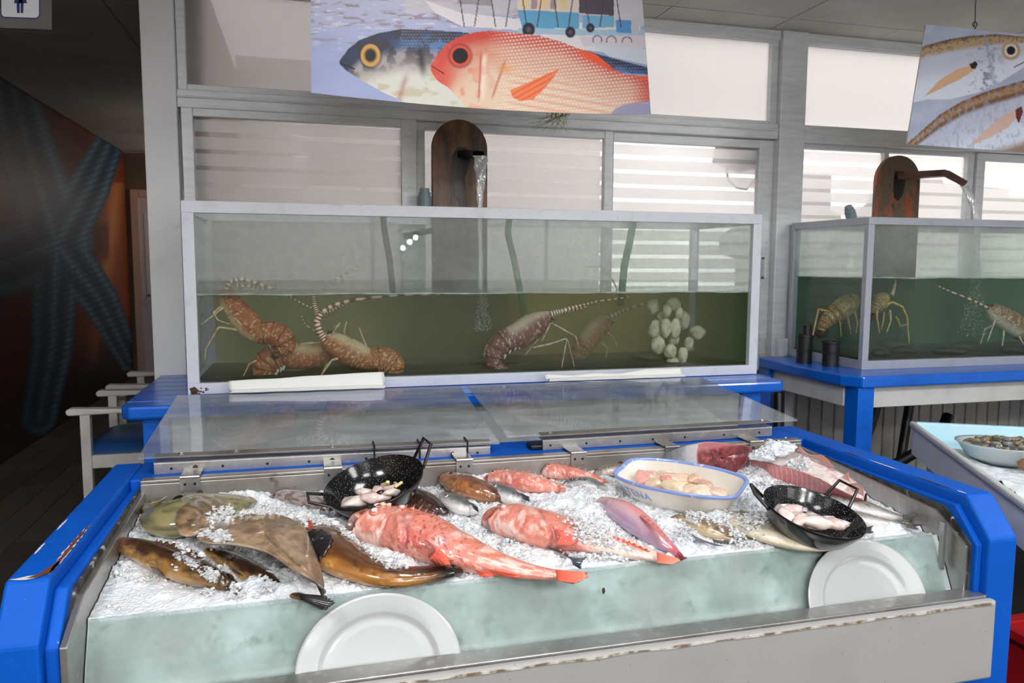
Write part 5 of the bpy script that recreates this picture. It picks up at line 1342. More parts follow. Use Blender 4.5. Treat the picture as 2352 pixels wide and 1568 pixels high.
# big one in front
b = Body([(838, 1206, 36), (858, 1208, 47), (905, 1213, 53), (965, 1230, 57), (1030, 1255, 50), (1100, 1282, 37), (1180, 1305, 24), (1250, 1317, 15), (1290, 1321, 13)], k=lambda t: 0.72 - 0.15 * t, lift=0.55, disp=scorp_disp(0.06, 0.30, 1), caps=(0.085, 0.03), n=170, m=64)
r = froot('red_scorpionfish', 'largest red scorpionfish in front, its red tail lying over the glass', b)
b.mesh('body', M_skin_bumpy, r, scorp_col(1))
eye(b, 0.17, 0.50, 0.015, (214, 120, 104), (246, 226, 220), r, 0.003)
fan('tail_fin', [(1276, 1308), (1278, 1320), (1280, 1333)], [(1350, 1316), (1354, 1328), (1326, 1340)], 0.03, 0.034, (206, 62, 48), (244, 128, 98), r, 10, 0.003)
fan('pectoral_fin', [(978, 1240), (1000, 1262), (985, 1285)], [(1028, 1272), (1036, 1302), (1000, 1296)], 0.062, 0.026, (214, 62, 48), (240, 120, 90), r, 10, 0.003, seed=3)
fan('anal_fin', [(1085, 1304), (1100, 1310), (1118, 1312)], [(1108, 1326), (1124, 1327), (1140, 1322)], 0.022, 0.01, (240, 106, 76), (232, 74, 52), r, 5)
fan('anal_fin', [(1120, 1306), (1150, 1312), (1175, 1317)], [(1160, 1324), (1190, 1328), (1200, 1325)], 0.022, 0.012, (238, 100, 72), (234, 80, 56), r, 6)
spines('dorsal_spines', b, 0.26, 0.50, 9, 0.016, r, (226, 110, 84), 0.9)
M_tab = pmat('pale_skin_tab', C(244, 190, 176), 0.25, coat=0.6)
for t_, c_, s_ in ((0.13, 0.92, 0.009), (0.17, 0.95, 0.010), (0.21, 0.93, 0.007), (0.28, 0.9, 0.008), (0.32, 0.93, 0.006)):
    p, q = b.at(t_, c_, 0.003)
    MB().blob(p, (s_, s_ * 0.7, s_ * 0.7), 9, 6, 0.2, int(t_ * 100)).build('skin_tab', M_tab, r, smooth=True)
# second one, middle, its rear under ice
b = Body([(1142, 1190, 28), (1160, 1192, 38), (1205, 1202, 44), (1260, 1218, 44), (1320, 1232, 36), (1390, 1248, 29), (1450, 1262, 23), (1500, 1276, 14), (1520, 1282, 11)], k=lambda t: 0.70 - 0.2 * t, lift=0.45, disp=scorp_disp(0.06, 0.34, 4), caps=(0.08, 0.03), n=160, m=60)
r = froot('red_scorpionfish', 'red scorpionfish in the middle, half buried with pale rear and red tail', b)
b.mesh('body', M_skin_bumpy, r, scorp_col(41, 0.52, False, 0.34))
eye(b, 0.16, 0.5, 0.012, (216, 126, 110), (246, 228, 222), r, 0.002)
fan('pectoral_fin', [(1278, 1216), (1285, 1232), (1278, 1250)], [(1330, 1224), (1336, 1242), (1318, 1252)], 0.05, 0.022, (222, 84, 70), (236, 110, 92), r, 8, 0.003)
fan('tail_fin', [(1508, 1268), (1510, 1280), (1508, 1291)], [(1560, 1284), (1566, 1290), (1548, 1297)], 0.022, 0.014, (210, 84, 66), (246, 150, 124), r, 9, 0.002)
fan('dorsal_fin', [(1400, 1238), (1440, 1248), (1490, 1268)], [(1404, 1232), (1446, 1243), (1494, 1265)], 0.03, 0.034, (232, 110, 90), (228, 80, 66), r, 8)
# two at the back
for lab, sp, sd in (('orange-red scorpionfish at the back with a silver fish head before it', [(1124, 1100, 10), (1140, 1098, 18), (1180, 1103, 22), (1225, 1110, 22), (1262, 1116, 15), (1290, 1122, 9)], 61),
                    ('rearmost red scorpionfish beside the steel back wall', [(1254, 1082, 10), (1268, 1082, 17), (1300, 1086, 17), (1340, 1094, 14), (1372, 1102, 9), (1392, 1108, 6)], 81)):
    b = Body(sp, k=0.7, lift=0.6, disp=scorp_disp(0.06, 0.34, sd, 0.08), caps=(0.06, 0.04), n=110, m=44)
    r = froot('red_scorpionfish', lab, b)
    b.mesh('body', M_skin_bumpy, r, scorp_col(sd, 0, False, 0.34))
    eye(b, 0.16, 0.6, 0.009, (236, 150, 120), (60, 60, 90), r)
    spines('dorsal_spines', b, 0.2, 0.75, 9, 0.011, r, (236, 110, 80), 0.9)
# ---------------------------------------------------------------- brown and ochre fish
def brown_col(seed, belly=(176, 132, 70), back=(74, 50, 32), dark=(36, 25, 20), red=None, split=-0.15):
    def f(T, Cc, Ss, V):
        n1 = nz(T, Cc, 20, 2.5, seed); n2 = nz(T, Cc, 60, 8, seed + 4)
        c = mix(lin([belly]), lin([back]), sst(split - 0.35, split + 0.5, Cc + (n1 - 0.5) * 1.2))
        c = mix(c, lin([dark]), sst(0.5, 0.72, n1) * sst(split - 0.1, split + 0.5, Cc) * 0.8)
        c = mix(c, lin([dark]), sst(0.62, 1.0, T) * 0.75)
        c = mix(c, lin([(226, 190, 120)]), sst(0.55, 0.75, n2) * sst(0.3, -0.4, Cc) * sst(0.8, 0.5, T) * 0.5)
        if red: c = mix(c, lin([red]), np.exp(-(((T - 0.2) / 0.1) ** 2 + ((Cc - 0.5) / 0.35) ** 2)) * 0.8)
        c = mix(c, lin([back]), np.exp(-((T - 0.0) / 0.05) ** 2) * 0.5)
        return c
    return f
def plain_disp(mouth=0.12, gill=0.3, seed=0, amp=0.02):
    def f(T, Cc, Ss):
        up = np.clip(Ss, 0, 1)
        d = amp * (fbm(T * 24, Cc * 4, seed) - 0.5) * 2
        d = d - 0.08 * np.exp(-((Cc + 0.25 - 0.6 * T) / 0.06) ** 2) * sst(mouth, mouth * 0.5, T) * up
        g = T - (gill + 0.05 * (1 - Cc ** 2))
        return d - 0.05 * np.exp(-(g / 0.008) ** 2) * up + 0.03 * np.exp(-((g + 0.02) / 0.02) ** 2) * up
    return f
b = Body([(255, 1242, 8), (275, 1248, 17), (320, 1262, 28), (375, 1284, 36), (430, 1306, 36), (480, 1324, 28), (530, 1340, 18)], k=0.75, lift=0.55, disp=plain_disp(0.2, 0.33, 3), caps=(0.05, 0.05), n=130, m=52)
r = froot('brown_fish', 'brown and ochre fish at the far left, snout pointing at the steel side', b)
b.mesh('body', M_skin_smooth, r, brown_col(3, red=(150, 70, 44)))
eye(b, 0.155, 0.62, 0.013, (120, 60, 58), (64, 28, 32), r, 0.004, 0.8)
fan('pectoral_fin', [(345, 1300), (360, 1306)], [(352, 1312), (380, 1326)], 0.03, 0.008, (70, 50, 40), (30, 26, 26), r, 4)
fan('dorsal_fin', [(350, 1248), (400, 1262), (450, 1285)], [(362, 1240), (425, 1255), (470, 1282)], 0.062, 0.066, (92, 60, 44), (58, 38, 32), r, 9, 0.003)
fan('tail_fin', [(505, 1330), (512, 1345)], [(560, 1352), (545, 1368)], 0.012, 0.008, (40, 32, 28), (24, 22, 22), r, 6)
b = Body([(470, 1262, 8), (505, 1276, 18), (548, 1298, 26), (592, 1322, 26), (632, 1344, 19), (668, 1361, 12), (700, 1373, 8)], k=0.7, lift=0.3, disp=plain_disp(0.2, 0.3, 8), caps=(0.06, 0.05), n=120, m=48)
r = froot('brown_fish', 'ochre fish under the flap of the ray, black tail hanging over the glass', b)
b.mesh('body', M_skin_smooth, r, brown_col(9, (182, 134, 68), (62, 42, 30)))
fan('pectoral_fin', [(520, 1290), (532, 1300)], [(540, 1316), (560, 1324)], 0.03, 0.01, (90, 66, 44), (40, 32, 28), r, 4)
fan('tail_fin', [(684, 1362), (690, 1376)], [(752, 1372), (772, 1388), (752, 1405)], 0.02, 0.012, (34, 30, 30), (18, 18, 20), r, 8, 0.004)
# big brown one with the round black fin
b = Body([(684, 1200, 18), (700, 1215, 36), (740, 1248, 52), (790, 1284, 46), (850, 1312, 34), (910, 1324, 27), (960, 1322, 23), (1010, 1315, 20), (1046, 1310, 15)], k=0.62, lift=0.6, disp=plain_disp(0.1, 0.2, 13), caps=(0.04, 0.03), n=150, m=56)
r = froot('brown_fish', 'big golden brown fish with a round black side fin, dark tail to the right', b)
def bigbrown(T, Cc, Ss, V):
    c = brown_col(15, (172, 116, 54), (92, 56, 28), (46, 28, 20), None, -0.1)(T, Cc, Ss, V)
    c = mix(c, lin([(186, 84, 44)]), sst(0.22, 0.1, T) * sst(0.4, 0.6, nz(T, Cc, 30, 5, 77)))
    c = mix(c, lin([(24, 20, 20)]), sst(0.72, 0.92, T))
    return c
b.mesh('body', M_skin_smooth, r, bigbrown)
def disc_fin(body, t, c, r_, colA, colB, parent, lift=0.004, el=1.0):
    """round fin lying on the flank and following its curve"""
    n, m_ = 60, 9
    i = int(t * (body.n - 1)); L = np.linalg.norm(np.diff(body.P, axis=0), axis=1).sum(); R = (body.A[i] + body.B[i]) / 2
    A_ = np.linspace(0, 2 * pi, n); R_ = np.linspace(0, 1, m_); V = np.zeros((m_, n, 3)); th0 = math.acos(c)
    for j, q in enumerate(R_):
        for k_, a in enumerate(A_):
            rad = r_ * q * (1 + 0.03 * cos(13 * a))
            th = min(max(th0 + rad * sin(a) / R, 0.02), pi - 0.02)
            V[j, k_] = body.at(t + rad * el * cos(a) / L, cos(th), lift + 0.0012 * cos(a * 18) * q)[0]
    cc = mix(lin([colA]), lin([colB]), np.broadcast_to((0.5 + 0.5 * np.cos(A_ * 18))[None, :] * 0.6, (m_, n)))
    return npmesh('pectoral_fin', V.reshape(-1, 3), gridfaces(n, m_), M_fin, parent, cols=cc.reshape(-1, 3), solid=0.002)
disc_fin(b, 0.30, 0.02, 0.044, (22, 18, 20), (44, 38, 42), r, 0.004, 0.95)
fan('pelvic_fin', [(880, 1340), (905, 1343)], [(902, 1350), (930, 1346)], 0.012, 0.006, (40, 30, 26), (20, 18, 18), r, 4)
fan('gill_flap', [(684, 1192), (690, 1205), (704, 1214)], [(712, 1192), (720, 1204), (722, 1216)], 0.05, 0.055, (196, 84, 52), (150, 56, 36), r, 7, 0.003)
# brown grouper head in the back, mouth open
b = Body([(1020, 1100, 12), (1034, 1102, 20), (1060, 1112, 26), (1095, 1124, 26), (1130, 1136, 20), (1160, 1146, 12)], k=0.75, lift=0.6, disp=plain_disp(0.2, 0.4, 23, 0.05), caps=(0.05, 0.08), n=100, m=44)
r = froot('brown_fish', 'reddish brown fish by the back wall, gaping mouth to the left', b)
b.mesh('body', M_skin_smooth, r, brown_col(25, (176, 116, 74), (108, 66, 46), (58, 36, 28), (180, 92, 66), 0.1))
eye(b, 0.26, 0.7, 0.006, (70, 40, 34), (20, 16, 16), r)
b2_ = Body([(1018, 1092, 5), (1022, 1102, 9), (1034, 1120, 10), (1046, 1132, 6)], k=0.8, lift=1.2, n=40, m=24, caps=(0.2, 0.2))
b2_.mesh('lower_jaw', M_skin_smooth, r, lambda T, Cc, Ss, V: mix(lin([(128, 90, 74)]), lin([(170, 130, 110)]), nz(T, Cc, 8, 3, 2)))
# dark fish under the pan
b = Body([(925, 1140, 14), (950, 1142, 24), (980, 1154, 24), (1005, 1168, 16), (1020, 1176, 8)], k=0.6, lift=0.5, disp=plain_disp(0.1, 0.5, 29), caps=(0.1, 0.08), n=80, m=36)
r = froot('brown_fish', 'dark brown fish sticking out under the left pan', b)
b.mesh('body', M_skin_smooth, r, brown_col(31, (92, 62, 50), (58, 36, 30), (32, 22, 22), None, -0.2))
# ---------------------------------------------------------------- silver fish heads (sea bass)
def bass_col(seed, back=(86, 90, 92), belly=(226, 224, 224)):
    def f(T, Cc, Ss, V):
        n1 = nz(T, Cc, 40, 7, seed)
        c = mix(lin([belly]), lin([(176, 176, 176)]), sst(-0.3, 0.2, Cc)); c = mix(c, lin([back]), sst(0.1, 0.6, Cc + (n1 - 0.5) * 0.4))
        c = mix(c, lin([(44, 46, 50)]), sst(0.60, 0.75, n1) * sst(0.0, 0.4, Cc) * 0.6)
        c = mix(c, lin([(222, 180, 172)]), sst(0.5, 0.7, nz(T, Cc, 12, 4, seed + 2)) * sst(0.1, -0.5, Cc) * 0.35)
        return c
    return f
for lab, sp in (('small silver fish head left of the middle, snout up', [(1018, 1136, 8), (1028, 1144, 18), (1052, 1158, 22), (1076, 1168, 15), (1094, 1174, 6)]),
                ('silver fish head with a dark gill in front of the orange scorpionfish', [(1126, 1112, 8), (1138, 1120, 17), (1164, 1136, 21), (1190, 1146, 15), (1212, 1150, 5)])):
    b = Body(sp, k=0.62, lift=0.7, disp=plain_disp(0.25, 0.62, 33), caps=(0.08, 0.06), n=90, m=40)
    r = froot('silver_fish', lab, b)
    b.mesh('body', M_skin, r, bass_col(len(lab)))
    eye(b, 0.36, 0.38, 0.007, (190, 190, 180), (24, 26, 30), r, 0.0, 0.5)
    fan('gill_edge', [(sp[3][0] + 6, sp[3][1] - 12), (sp[3][0] + 12, sp[3][1])], [(sp[4][0] + 4, sp[4][1] - 8), (sp[4][0] + 6, sp[4][1] + 2)], 0.03, 0.03, (70, 74, 80), (40, 44, 50), r, 3)
def small(name, lab, sp, colf, k=0.55, lift=0.5, mat=None, **kw):
    b = Body(sp, k=k, lift=lift, n=100, m=40, disp=plain_disp(0.15, 0.28, len(lab)), caps=kw.get('caps', (0.07, 0.05)), flip=kw.get('flip', 1))
    r = froot(name, lab, b)
    b.mesh('body', mat or M_skin, r, colf)
    return b, r
b, r = small('silver_fish', 'pale fish with an olive back left of the oval dish', [(1372, 1086, 7), (1390, 1080, 13), (1420, 1078, 15), (1450, 1080, 12)], bass_col(51, (120, 106, 80), (226, 206, 196)))
b, r = small('silver_fish', 'grey fish with dark fins buried in ice behind the middle', [(1300, 1112, 6), (1325, 1108, 14), (1355, 1112, 16), (1382, 1122, 10)], bass_col(53, (110, 112, 118), (190, 190, 194)), lift=0.35)
fan('dorsal_fin', [(1312, 1104), (1330, 1102), (1345, 1103)], [(1306, 1097), (1328, 1098), (1350, 1099)], 0.03, 0.034, (60, 60, 66), (40, 40, 46), r, 5)
b, r = small('silver_fish', 'dark tail of a buried fish at the front middle', [(1260, 1262, 5), (1290, 1274, 9), (1312, 1286, 8), (1322, 1292, 6)], bass_col(57, (70, 80, 92), (120, 128, 138)), lift=0.25)
fan('tail_fin', [(1312, 1284), (1316, 1296)], [(1350, 1280), (1338, 1294), (1336, 1308)], 0.022, 0.022, (58, 70, 86), (36, 44, 56), r, 5)
# pink and mauve long fish
b = Body([(1378, 1150, 10), (1400, 1162, 22), (1438, 1182, 30), (1480, 1212, 28), (1518, 1242, 19), (1545, 1262, 11), (1562, 1278, 8)], k=0.85, lift=0.7, disp=plain_disp(0.1, 0.2, 61, 0.015), caps=(0.08, 0.04), n=120, m=48)
r = froot('pink_fish', 'slim mauve pink fish lying head up below the oval dish', b)
b.mesh('body', M_skin_smooth, r, lambda T, Cc, Ss, V: mix(mix(mix(lin([(206, 166, 176)]), lin([(176, 146, 172)]), sst(0.3, -0.5, Cc + (nz(T, Cc, 14, 3, 5) - 0.5))), lin([(224, 120, 112)]), sst(0.5, 0.85, Cc) * 0.8), lin([(206, 96, 110)]), sst(0.72, 0.9, T) * 0.8))
fan('tail_fin', [(1553, 1268), (1565, 1276)], [(1566, 1290), (1580, 1282)], 0.016, 0.012, (196, 80, 92), (50, 30, 36), r, 4)
fan('dorsal_fin', [(1470, 1184), (1505, 1215), (1535, 1245)], [(1476, 1180), (1512, 1211), (1540, 1243)], 0.05, 0.045, (226, 130, 124), (216, 96, 92), r, 8)
# speckled brown fish right of it
b, r = small('speckled_fish', 'speckled brown fish emerging from ice below the oval dish', [(1548, 1188, 8), (1590, 1196, 18), (1630, 1212, 22), (1668, 1228, 17), (1702, 1240, 8)], brown_col(65, (206, 186, 150), (136, 112, 84), (84, 66, 50), None, -0.1))
fan('pectoral_fin', [(1588, 1226), (1600, 1240)], [(1620, 1246), (1664, 1256)], 0.014, 0.006, (120, 120, 124), (70, 72, 80), r, 6)
fan('anal_fin', [(1636, 1238), (1660, 1242), (1685, 1244)], [(1640, 1246), (1664, 1249), (1690, 1247)], 0.014, 0.006, (90, 80, 74), (56, 50, 50), r, 7)
# flat pale fish under the right pan
b = Body([(1690, 1178, 12), (1710, 1190, 26), (1760, 1212, 34), (1820, 1234, 28), (1880, 1246, 18), (1930, 1244, 10), (1962, 1232, 6)], k=0.32, lift=0.6, disp=plain_disp(0.1, 0.22, 71), caps=(0.06, 0.05), n=120, m=48)
r = froot('pale_fish', 'cream and grey fish lying under the right pan', b)
b.mesh('body', M_skin, r, lambda T, Cc, Ss, V: mix(mix(lin([(228, 214, 188)]), lin([(150, 142, 128)]), sst(0.0, 0.5, Cc + (nz(T, Cc, 16, 3, 9) - 0.5) * 0.6)), lin([(120, 108, 88)]), sst(0.6, 0.75, nz(T, Cc, 50, 8, 19)) * 0.5 * (Cc > -0.2)))
fan('pectoral_fin', [(1752, 1200), (1772, 1214)], [(1784, 1230), (1800, 1236)], 0.03, 0.014, (170, 150, 112), (120, 104, 80), r, 4)
fan('tail_fin', [(1930, 1240), (1932, 1250)], [(1966, 1222), (1958, 1240)], 0.02, 0.02, (110, 100, 88), (70, 64, 60), r, 4)
fan('gill_spot', [(1700, 1170), (1722, 1178)], [(1696, 1182), (1718, 1192)], 0.03, 0.03, (126, 110, 92), (70, 58, 48), r, 5)
# silver fish at the right end with forked tails
for lab, sp, tail in (('upper silver fish at the right end with dark forked tail on the steel', [(1900, 1146, 14), (1950, 1158, 20), (2000, 1172, 18), (2045, 1184, 11), (2078, 1190, 7)], [(2072, 1184), (2074, 1196), (2122, 1176), (2088, 1196), (2098, 1202)]),
                      ('lower silver fish at the right end, tail against the glass clip', [(1930, 1180, 14), (1975, 1190, 16), (2020, 1198, 13), (2060, 1204, 8), (2085, 1207, 5)], [(2080, 1202), (2082, 1211), (2124, 1206), (2104, 1209), (2112, 1216)])):
    b, r = small('silver_fish', lab, sp, bass_col(len(lab) * 3, (140, 130, 112), (214, 212, 212)), lift=0.6)
    fan('tail_fin', tail[:2], tail[2:], 0.02, 0.02, (110, 104, 92), (60, 56, 52), r, 7)
b, r = small('silver_fish', 'black tail of a fish buried beside the right pan', [(1925, 1222, 5), (1950, 1222, 9), (1972, 1221, 7)], bass_col(73, (40, 40, 44), (70, 70, 74)), lift=0.3)
fan('tail_fin', [(1966, 1216), (1968, 1224)], [(2008, 1208), (2004, 1216), (2008, 1224)], 0.016, 0.014, (40, 40, 44), (22, 22, 26), r, 5)
# grey cuttlefish-like fish under ice at the left of the pan
b, r = small('grey_fish', 'greyish fish half buried in ice left of the left pan', [(628, 1138, 6), (650, 1136, 13), (690, 1144, 19), (735, 1158, 18), (770, 1170, 9)], lambda T, Cc, Ss, V: mix(mix(lin([(176, 160, 158)]), lin([(120, 106, 98)]), sst(0.4, 0.65, nz(T, Cc, 20, 4, 3))), lin([(190, 150, 156)]), sst(0.3, 0.1, T) * 0.7), 0.6, 0.45, M_skin_smooth)
# ---------------------------------------------------------------- olive fish head at the upper left and the big ray
b = Body([(340, 1158, 10), (358, 1166, 24), (385, 1180, 42), (420, 1184, 50), (470, 1172, 44), (530, 1158, 28), (575, 1148, 10)], k=0.45, lift=0.4, disp=plain_disp(0.16, 0.24, 81, 0.04), caps=(0.05, 0.06), n=120, m=52)
r = froot('olive_fish', 'olive green fish with open mouth at the back left under the ray', b)
b.mesh('body', M_skin_smooth, r, lambda T, Cc, Ss, V: mix(mix(lin([(150, 140, 98)]), lin([(104, 100, 66)]), sst(0.35, 0.65, nz(T, Cc, 18, 4, 5))), lin([(196, 184, 140)]), np.exp(-((np.sin(T * 60 + Cc * 5)) / 0.25) ** 2) * sst(0.3, 0.12, T) * 0.5))
eye(b, 0.16, 0.55, 0.008, (120, 110, 76), (30, 30, 24), r)
fan('jaw', [(346, 1168), (362, 1160), (376, 1150)], [(350, 1154), (366, 1146), (384, 1140)], 0.035, 0.05, (140, 132, 92), (170, 160, 120), r, 1, 0.001)
def ray_disc(name, label, outline, ctr, hmid, hed, seed, fold, group='rays on the ice'):
    """flat fish draped over the ice: closed pixel outline; fold adds the lifted near flap"""
    n, m_ = 130, 26
    O = crs(np.array(outline + outline[:1], float), n)
    rg = np.linspace(0, 1, m_)
    V = np.zeros((m_, n, 3)); CC = np.zeros((m_, n, 3))
    for j, q in enumerate(rg):
        pq = np.array(ctr)[None] * (1 - q) + O * q
        for i in range(n):
            z = icez(pq[i][0], pq[i][1]) + hed + (hmid - hed) * (1 - q ** 2.2) + fold(pq[i][0], pq[i][1], q) + 0.0012 * sin(q * 9 + i * 0.15)
            V[j, i] = PZ(pq[i][0], pq[i][1], z)
        nn = fbm(pq[:, 0] / 26, pq[:, 1] / 12, seed); n2 = fbm(pq[:, 0] / 7, pq[:, 1] / 4, seed + 3)
        c = mix(lin([(168, 138, 108)]), lin([(124, 100, 76)]), sst(0.3, 0.7, nn)); c = mix(c, lin([(88, 66, 50)]), sst(0.6, 0.75, n2) * 0.5)
        c = mix(c, lin([(196, 180, 160)]), sst(0.965, 1.0, np.full(n, q)) * 0.6)
        c = mix(c, lin([(90, 84, 80)]), sst(660, 740, pq[:, 0]) * sst(1290, 1340, pq[:, 1]) * 0.9)
        CC[j] = c
    t = empty(name, V[0, 0] - [0, 0, 0.03], label, 'fish', group)
    npmesh('disc', V.reshape(-1, 3), gridfaces(n, m_), M_skin_smooth, t, cols=CC.reshape(-1, 3), solid=0.006)
    return t
ray_disc('ray', 'rounded brown piece of flat ray lying on the olive fish', [(404, 1200), (412, 1160), (440, 1140), (480, 1142), (520, 1158), (535, 1180), (505, 1205), (470, 1222), (430, 1232), (410, 1222)], (465, 1185), 0.060, 0.050, 5, lambda x, y, q: 0.0)
rt = ray_disc('ray', 'large brown ray draped across the left heap of ice', [(454, 1238), (500, 1205), (560, 1185), (630, 1182), (692, 1206), (714, 1250), (732, 1300), (744, 1350), (722, 1336), (684, 1314), (643, 1286), (601, 1264), (540, 1251), (480, 1248)], (610, 1222), 0.074, 0.066, 9, lambda x, y, q: 0.006 * sst(0.6, 1.0, q) * np.exp(-((x - 580) / 120) ** 2) * (y > 1235) - 0.03 * sst(690, 745, x))
fan('fin_tip', [(722, 1330), (738, 1340)], [(742, 1376), (750, 1362)], 0.03, 0.012, (60, 56, 54), (22, 22, 24), rt, 5)
# ================================================================== TUNA PIECES
M_meat = pmat('dark_tuna_meat', rough=0.22, attr=True, spec=0.6, coat=0.6, bump=(60, 0.3))
M_pale = pmat('pale_tuna_meat', rough=0.25, attr=True, spec=0.5, coat=0.5, bump=(50, 0.25))
def tuna_chunk():
    z0 = icez(1650, 1085)
    ctr = PZ(1660, 1054, z0 + 0.050); nrm = np.array([0.30, -0.94, 0.16]); nrm /= np.linalg.norm(nrm)
    def onp(px, py):
        d = ray(px, py); return CAM + d * (((ctr - CAM) @ nrm) / (d @ nrm))
    out = crs(np.array([(1604, 1020), (1626, 1014), (1680, 1019), (1722, 1027), (1718, 1052), (1702, 1076), (1682, 1090), (1640, 1090), (1608, 1080), (1600, 1050), (1604, 1020)], float), 97)[:-1]
    P0 = np.array([onp(*q) for q in out]); m = len(P0); c0 = P0.mean(0)
    t = empty('tuna_chunk', (c0[0], c0[1], z0), 'thick chunk of dark red tuna with silver skin behind the oval dish', 'fish meat')
    rr = np.linspace(0, 1, 22); V = []; CC = []
    for q in rr:
        for k_ in range(m):
            p = c0 + (P0[k_] - c0) * q + nrm * (0.010 * (1 - q ** 3) * (0.6 + 0.4 * sin(5 * q + k_ * 0.13)))
            V.append(p)
    V = np.array(V); uu = (V - c0); xx = uu[:, 0] * 60; zz = uu[:, 2] * 60
    g = fbm(xx, zz, 7); Q = np.repeat(rr, m)
    c = mix(lin([(140, 56, 60)]), lin([(92, 32, 40)]), sst(0.3, 0.7, g)); c = mix(c, lin([(186, 112, 116)]), sst(0.6, 0.75, fbm(xx * 1.5, zz * 1.5, 17)) * 0.6)
    c = mix(c, lin([(196, 122, 124)]), sst(1.6, 2.6, zz) * 0.7); c = mix(c, lin([(206, 140, 130)]), sst(0.93, 1.0, Q) * 0.6)
    c = mix(c, lin([(70, 22, 30)]), np.exp(-((np.hypot(xx + 1.0, zz + 0.2) - 1.2) / 0.25) ** 2) * 0.6)
    npmesh('cut_face', V, gridfaces(m, 22, wrap=True), M_meat, t, cols=c)
    back = np.array([-0.70, 0.70, -0.06]); L = np.linspace(0, 1, 24); V = []
    for l in L:
        s_ = 1 - 0.62 * l ** 1.5
        V.append(c0 + (P0 - c0) * s_ + back * 0.17 * l + np.array([0, 0, -0.018]) * l)
    V = np.array(V)
    T_, A_ = np.meshgrid(L, np.arange(m) / m * 2 * pi, indexing='ij')
    cc = mix(lin([(214, 212, 214)]), lin([(124, 126, 138)]), sst(0.3, 0.9, T_ * 0.7 + 0.5 * fbm(T_ * 10, np.cos(A_) * 4, 3)))
    npmesh('skin', V.reshape(-1, 3), gridfaces(m, 24, wrap=True), M_skin, t, cols=cc.reshape(-1, 3))
tuna_chunk()
def tuna_loin():
    n = 220
    low = crs([(1713, 1066), (1724, 1088), (1762, 1110), (1830, 1126), (1900, 1148), (1955, 1162), (1980, 1156)], n)
    upp = crs([(1716, 1058), (1730, 1056), (1775, 1066), (1840, 1082), (1905, 1112), (1955, 1136), (1984, 1148)], n)
    bak = crs([(1722, 1054), (1748, 1040), (1800, 1034), (1860, 1048), (1920, 1078), (1965, 1104), (1992, 1136)], n)
    z0 = icez(1850, 1120)
    t = empty('tuna_loin', PZ(1850, 1120, z0), 'long pink tuna loin slab with white lines behind the right pan', 'fish meat')
    lo = np.array([PZ(a, b, z0 - 0.012 + 0.0 * a) for a, b in low]); hh = 0.050 * np.sin(np.linspace(0.5, 2.9, n)) + 0.012
    up = np.array([PZ(a, b, z0 + h) for (a, b), h in zip(upp, hh)]); bk = np.array([PZ(a, b, z0 + h * 0.9 + 0.015) for (a, b), h in zip(bak, hh)])
    m = 26
    v = np.linspace(0, 1, m)[:, None, None]
    face = lo[None] * (1 - v) + up[None] * v; face[:, :, 1] -= 0.008 * np.sin(pi * v[..., 0])
    U, Vv = np.meshgrid(np.linspace(0, 1, n), np.linspace(0, 1, m))
    n1 = fbm(U * 14, Vv * 3, 3)
    c = mix(lin([(210, 132, 130)]), lin([(178, 92, 96)]), sst(0.3, 0.75, U + (n1 - 0.5) * 0.4))
    ph = U * 34 - (1 - Vv) * (3.2 - 5 * U)
    ln = np.exp(-((np.abs(ph - np.round(ph))) / 0.09) ** 2) * sst(0.8, 0.35, U)
    c = mix(c, lin([(236, 196, 190)]), ln * 0.75)
    c = mix(c, lin([(238, 208, 202)]), sst(0.30, 0.12, Vv + 0.12 * (U - 0.3)) * 0.85 * sst(1.0, 0.7, U))
    c = mix(c, lin([(240, 216, 206)]), sst(0.06, 0.0, U))
    npmesh('cut_face', face.reshape(-1, 3), gridfaces(n, m), M_meat, t, cols=c.reshape(-1, 3))
    top = up[None] * (1 - v) + bk[None] * v
    top[..., 2] += 0.012 * np.sin(pi * v[..., 0]) + 0.008 * (fbm(U * 20, Vv * 5, 9) - 0.5)
    n2 = fbm(U * 22, Vv * 6, 12)
    c = mix(lin([(240, 226, 222)]), lin([(224, 176, 164)]), sst(0.45, 0.75, n2)); c = mix(c, lin([(214, 160, 148)]), sst(0.7, 1.0, Vv) * 0.8); c = mix(c, lin([(222, 170, 168)]), sst(0.75, 1.0, U) * 0.8)
    npmesh('top_skin', top.reshape(-1, 3), gridfaces(n, m), M_pale, t, cols=c.reshape(-1, 3))
    dn = bk.copy(); dn[:, 2] = z0 - 0.02
    bkf = bk[None] * (1 - v) + dn[None] * v
    npmesh('back_side', bkf.reshape(-1, 3), gridfaces(n, m), M_pale, t, cols=np.broadcast_to(lin([(222, 186, 176)]), (n * m, 3)))
    # curled torn flaps
    fan('torn_flap', [(1930, 1098), (1945, 1112), (1960, 1128)], [(1948, 1090), (1968, 1104), (1990, 1140)], 0.055, 0.075, (226, 170, 158), (206, 140, 130), t, 1.3, 0.008, jg=0.3)
    fan('torn_flap', [(1830, 1036), (1870, 1050), (1910, 1072)], [(1836, 1030), (1880, 1044), (1920, 1068)], 0.062, 0.075, (230, 180, 166), (214, 150, 134), t, 1.6, 0.006, jg=0.25)
tuna_loin()
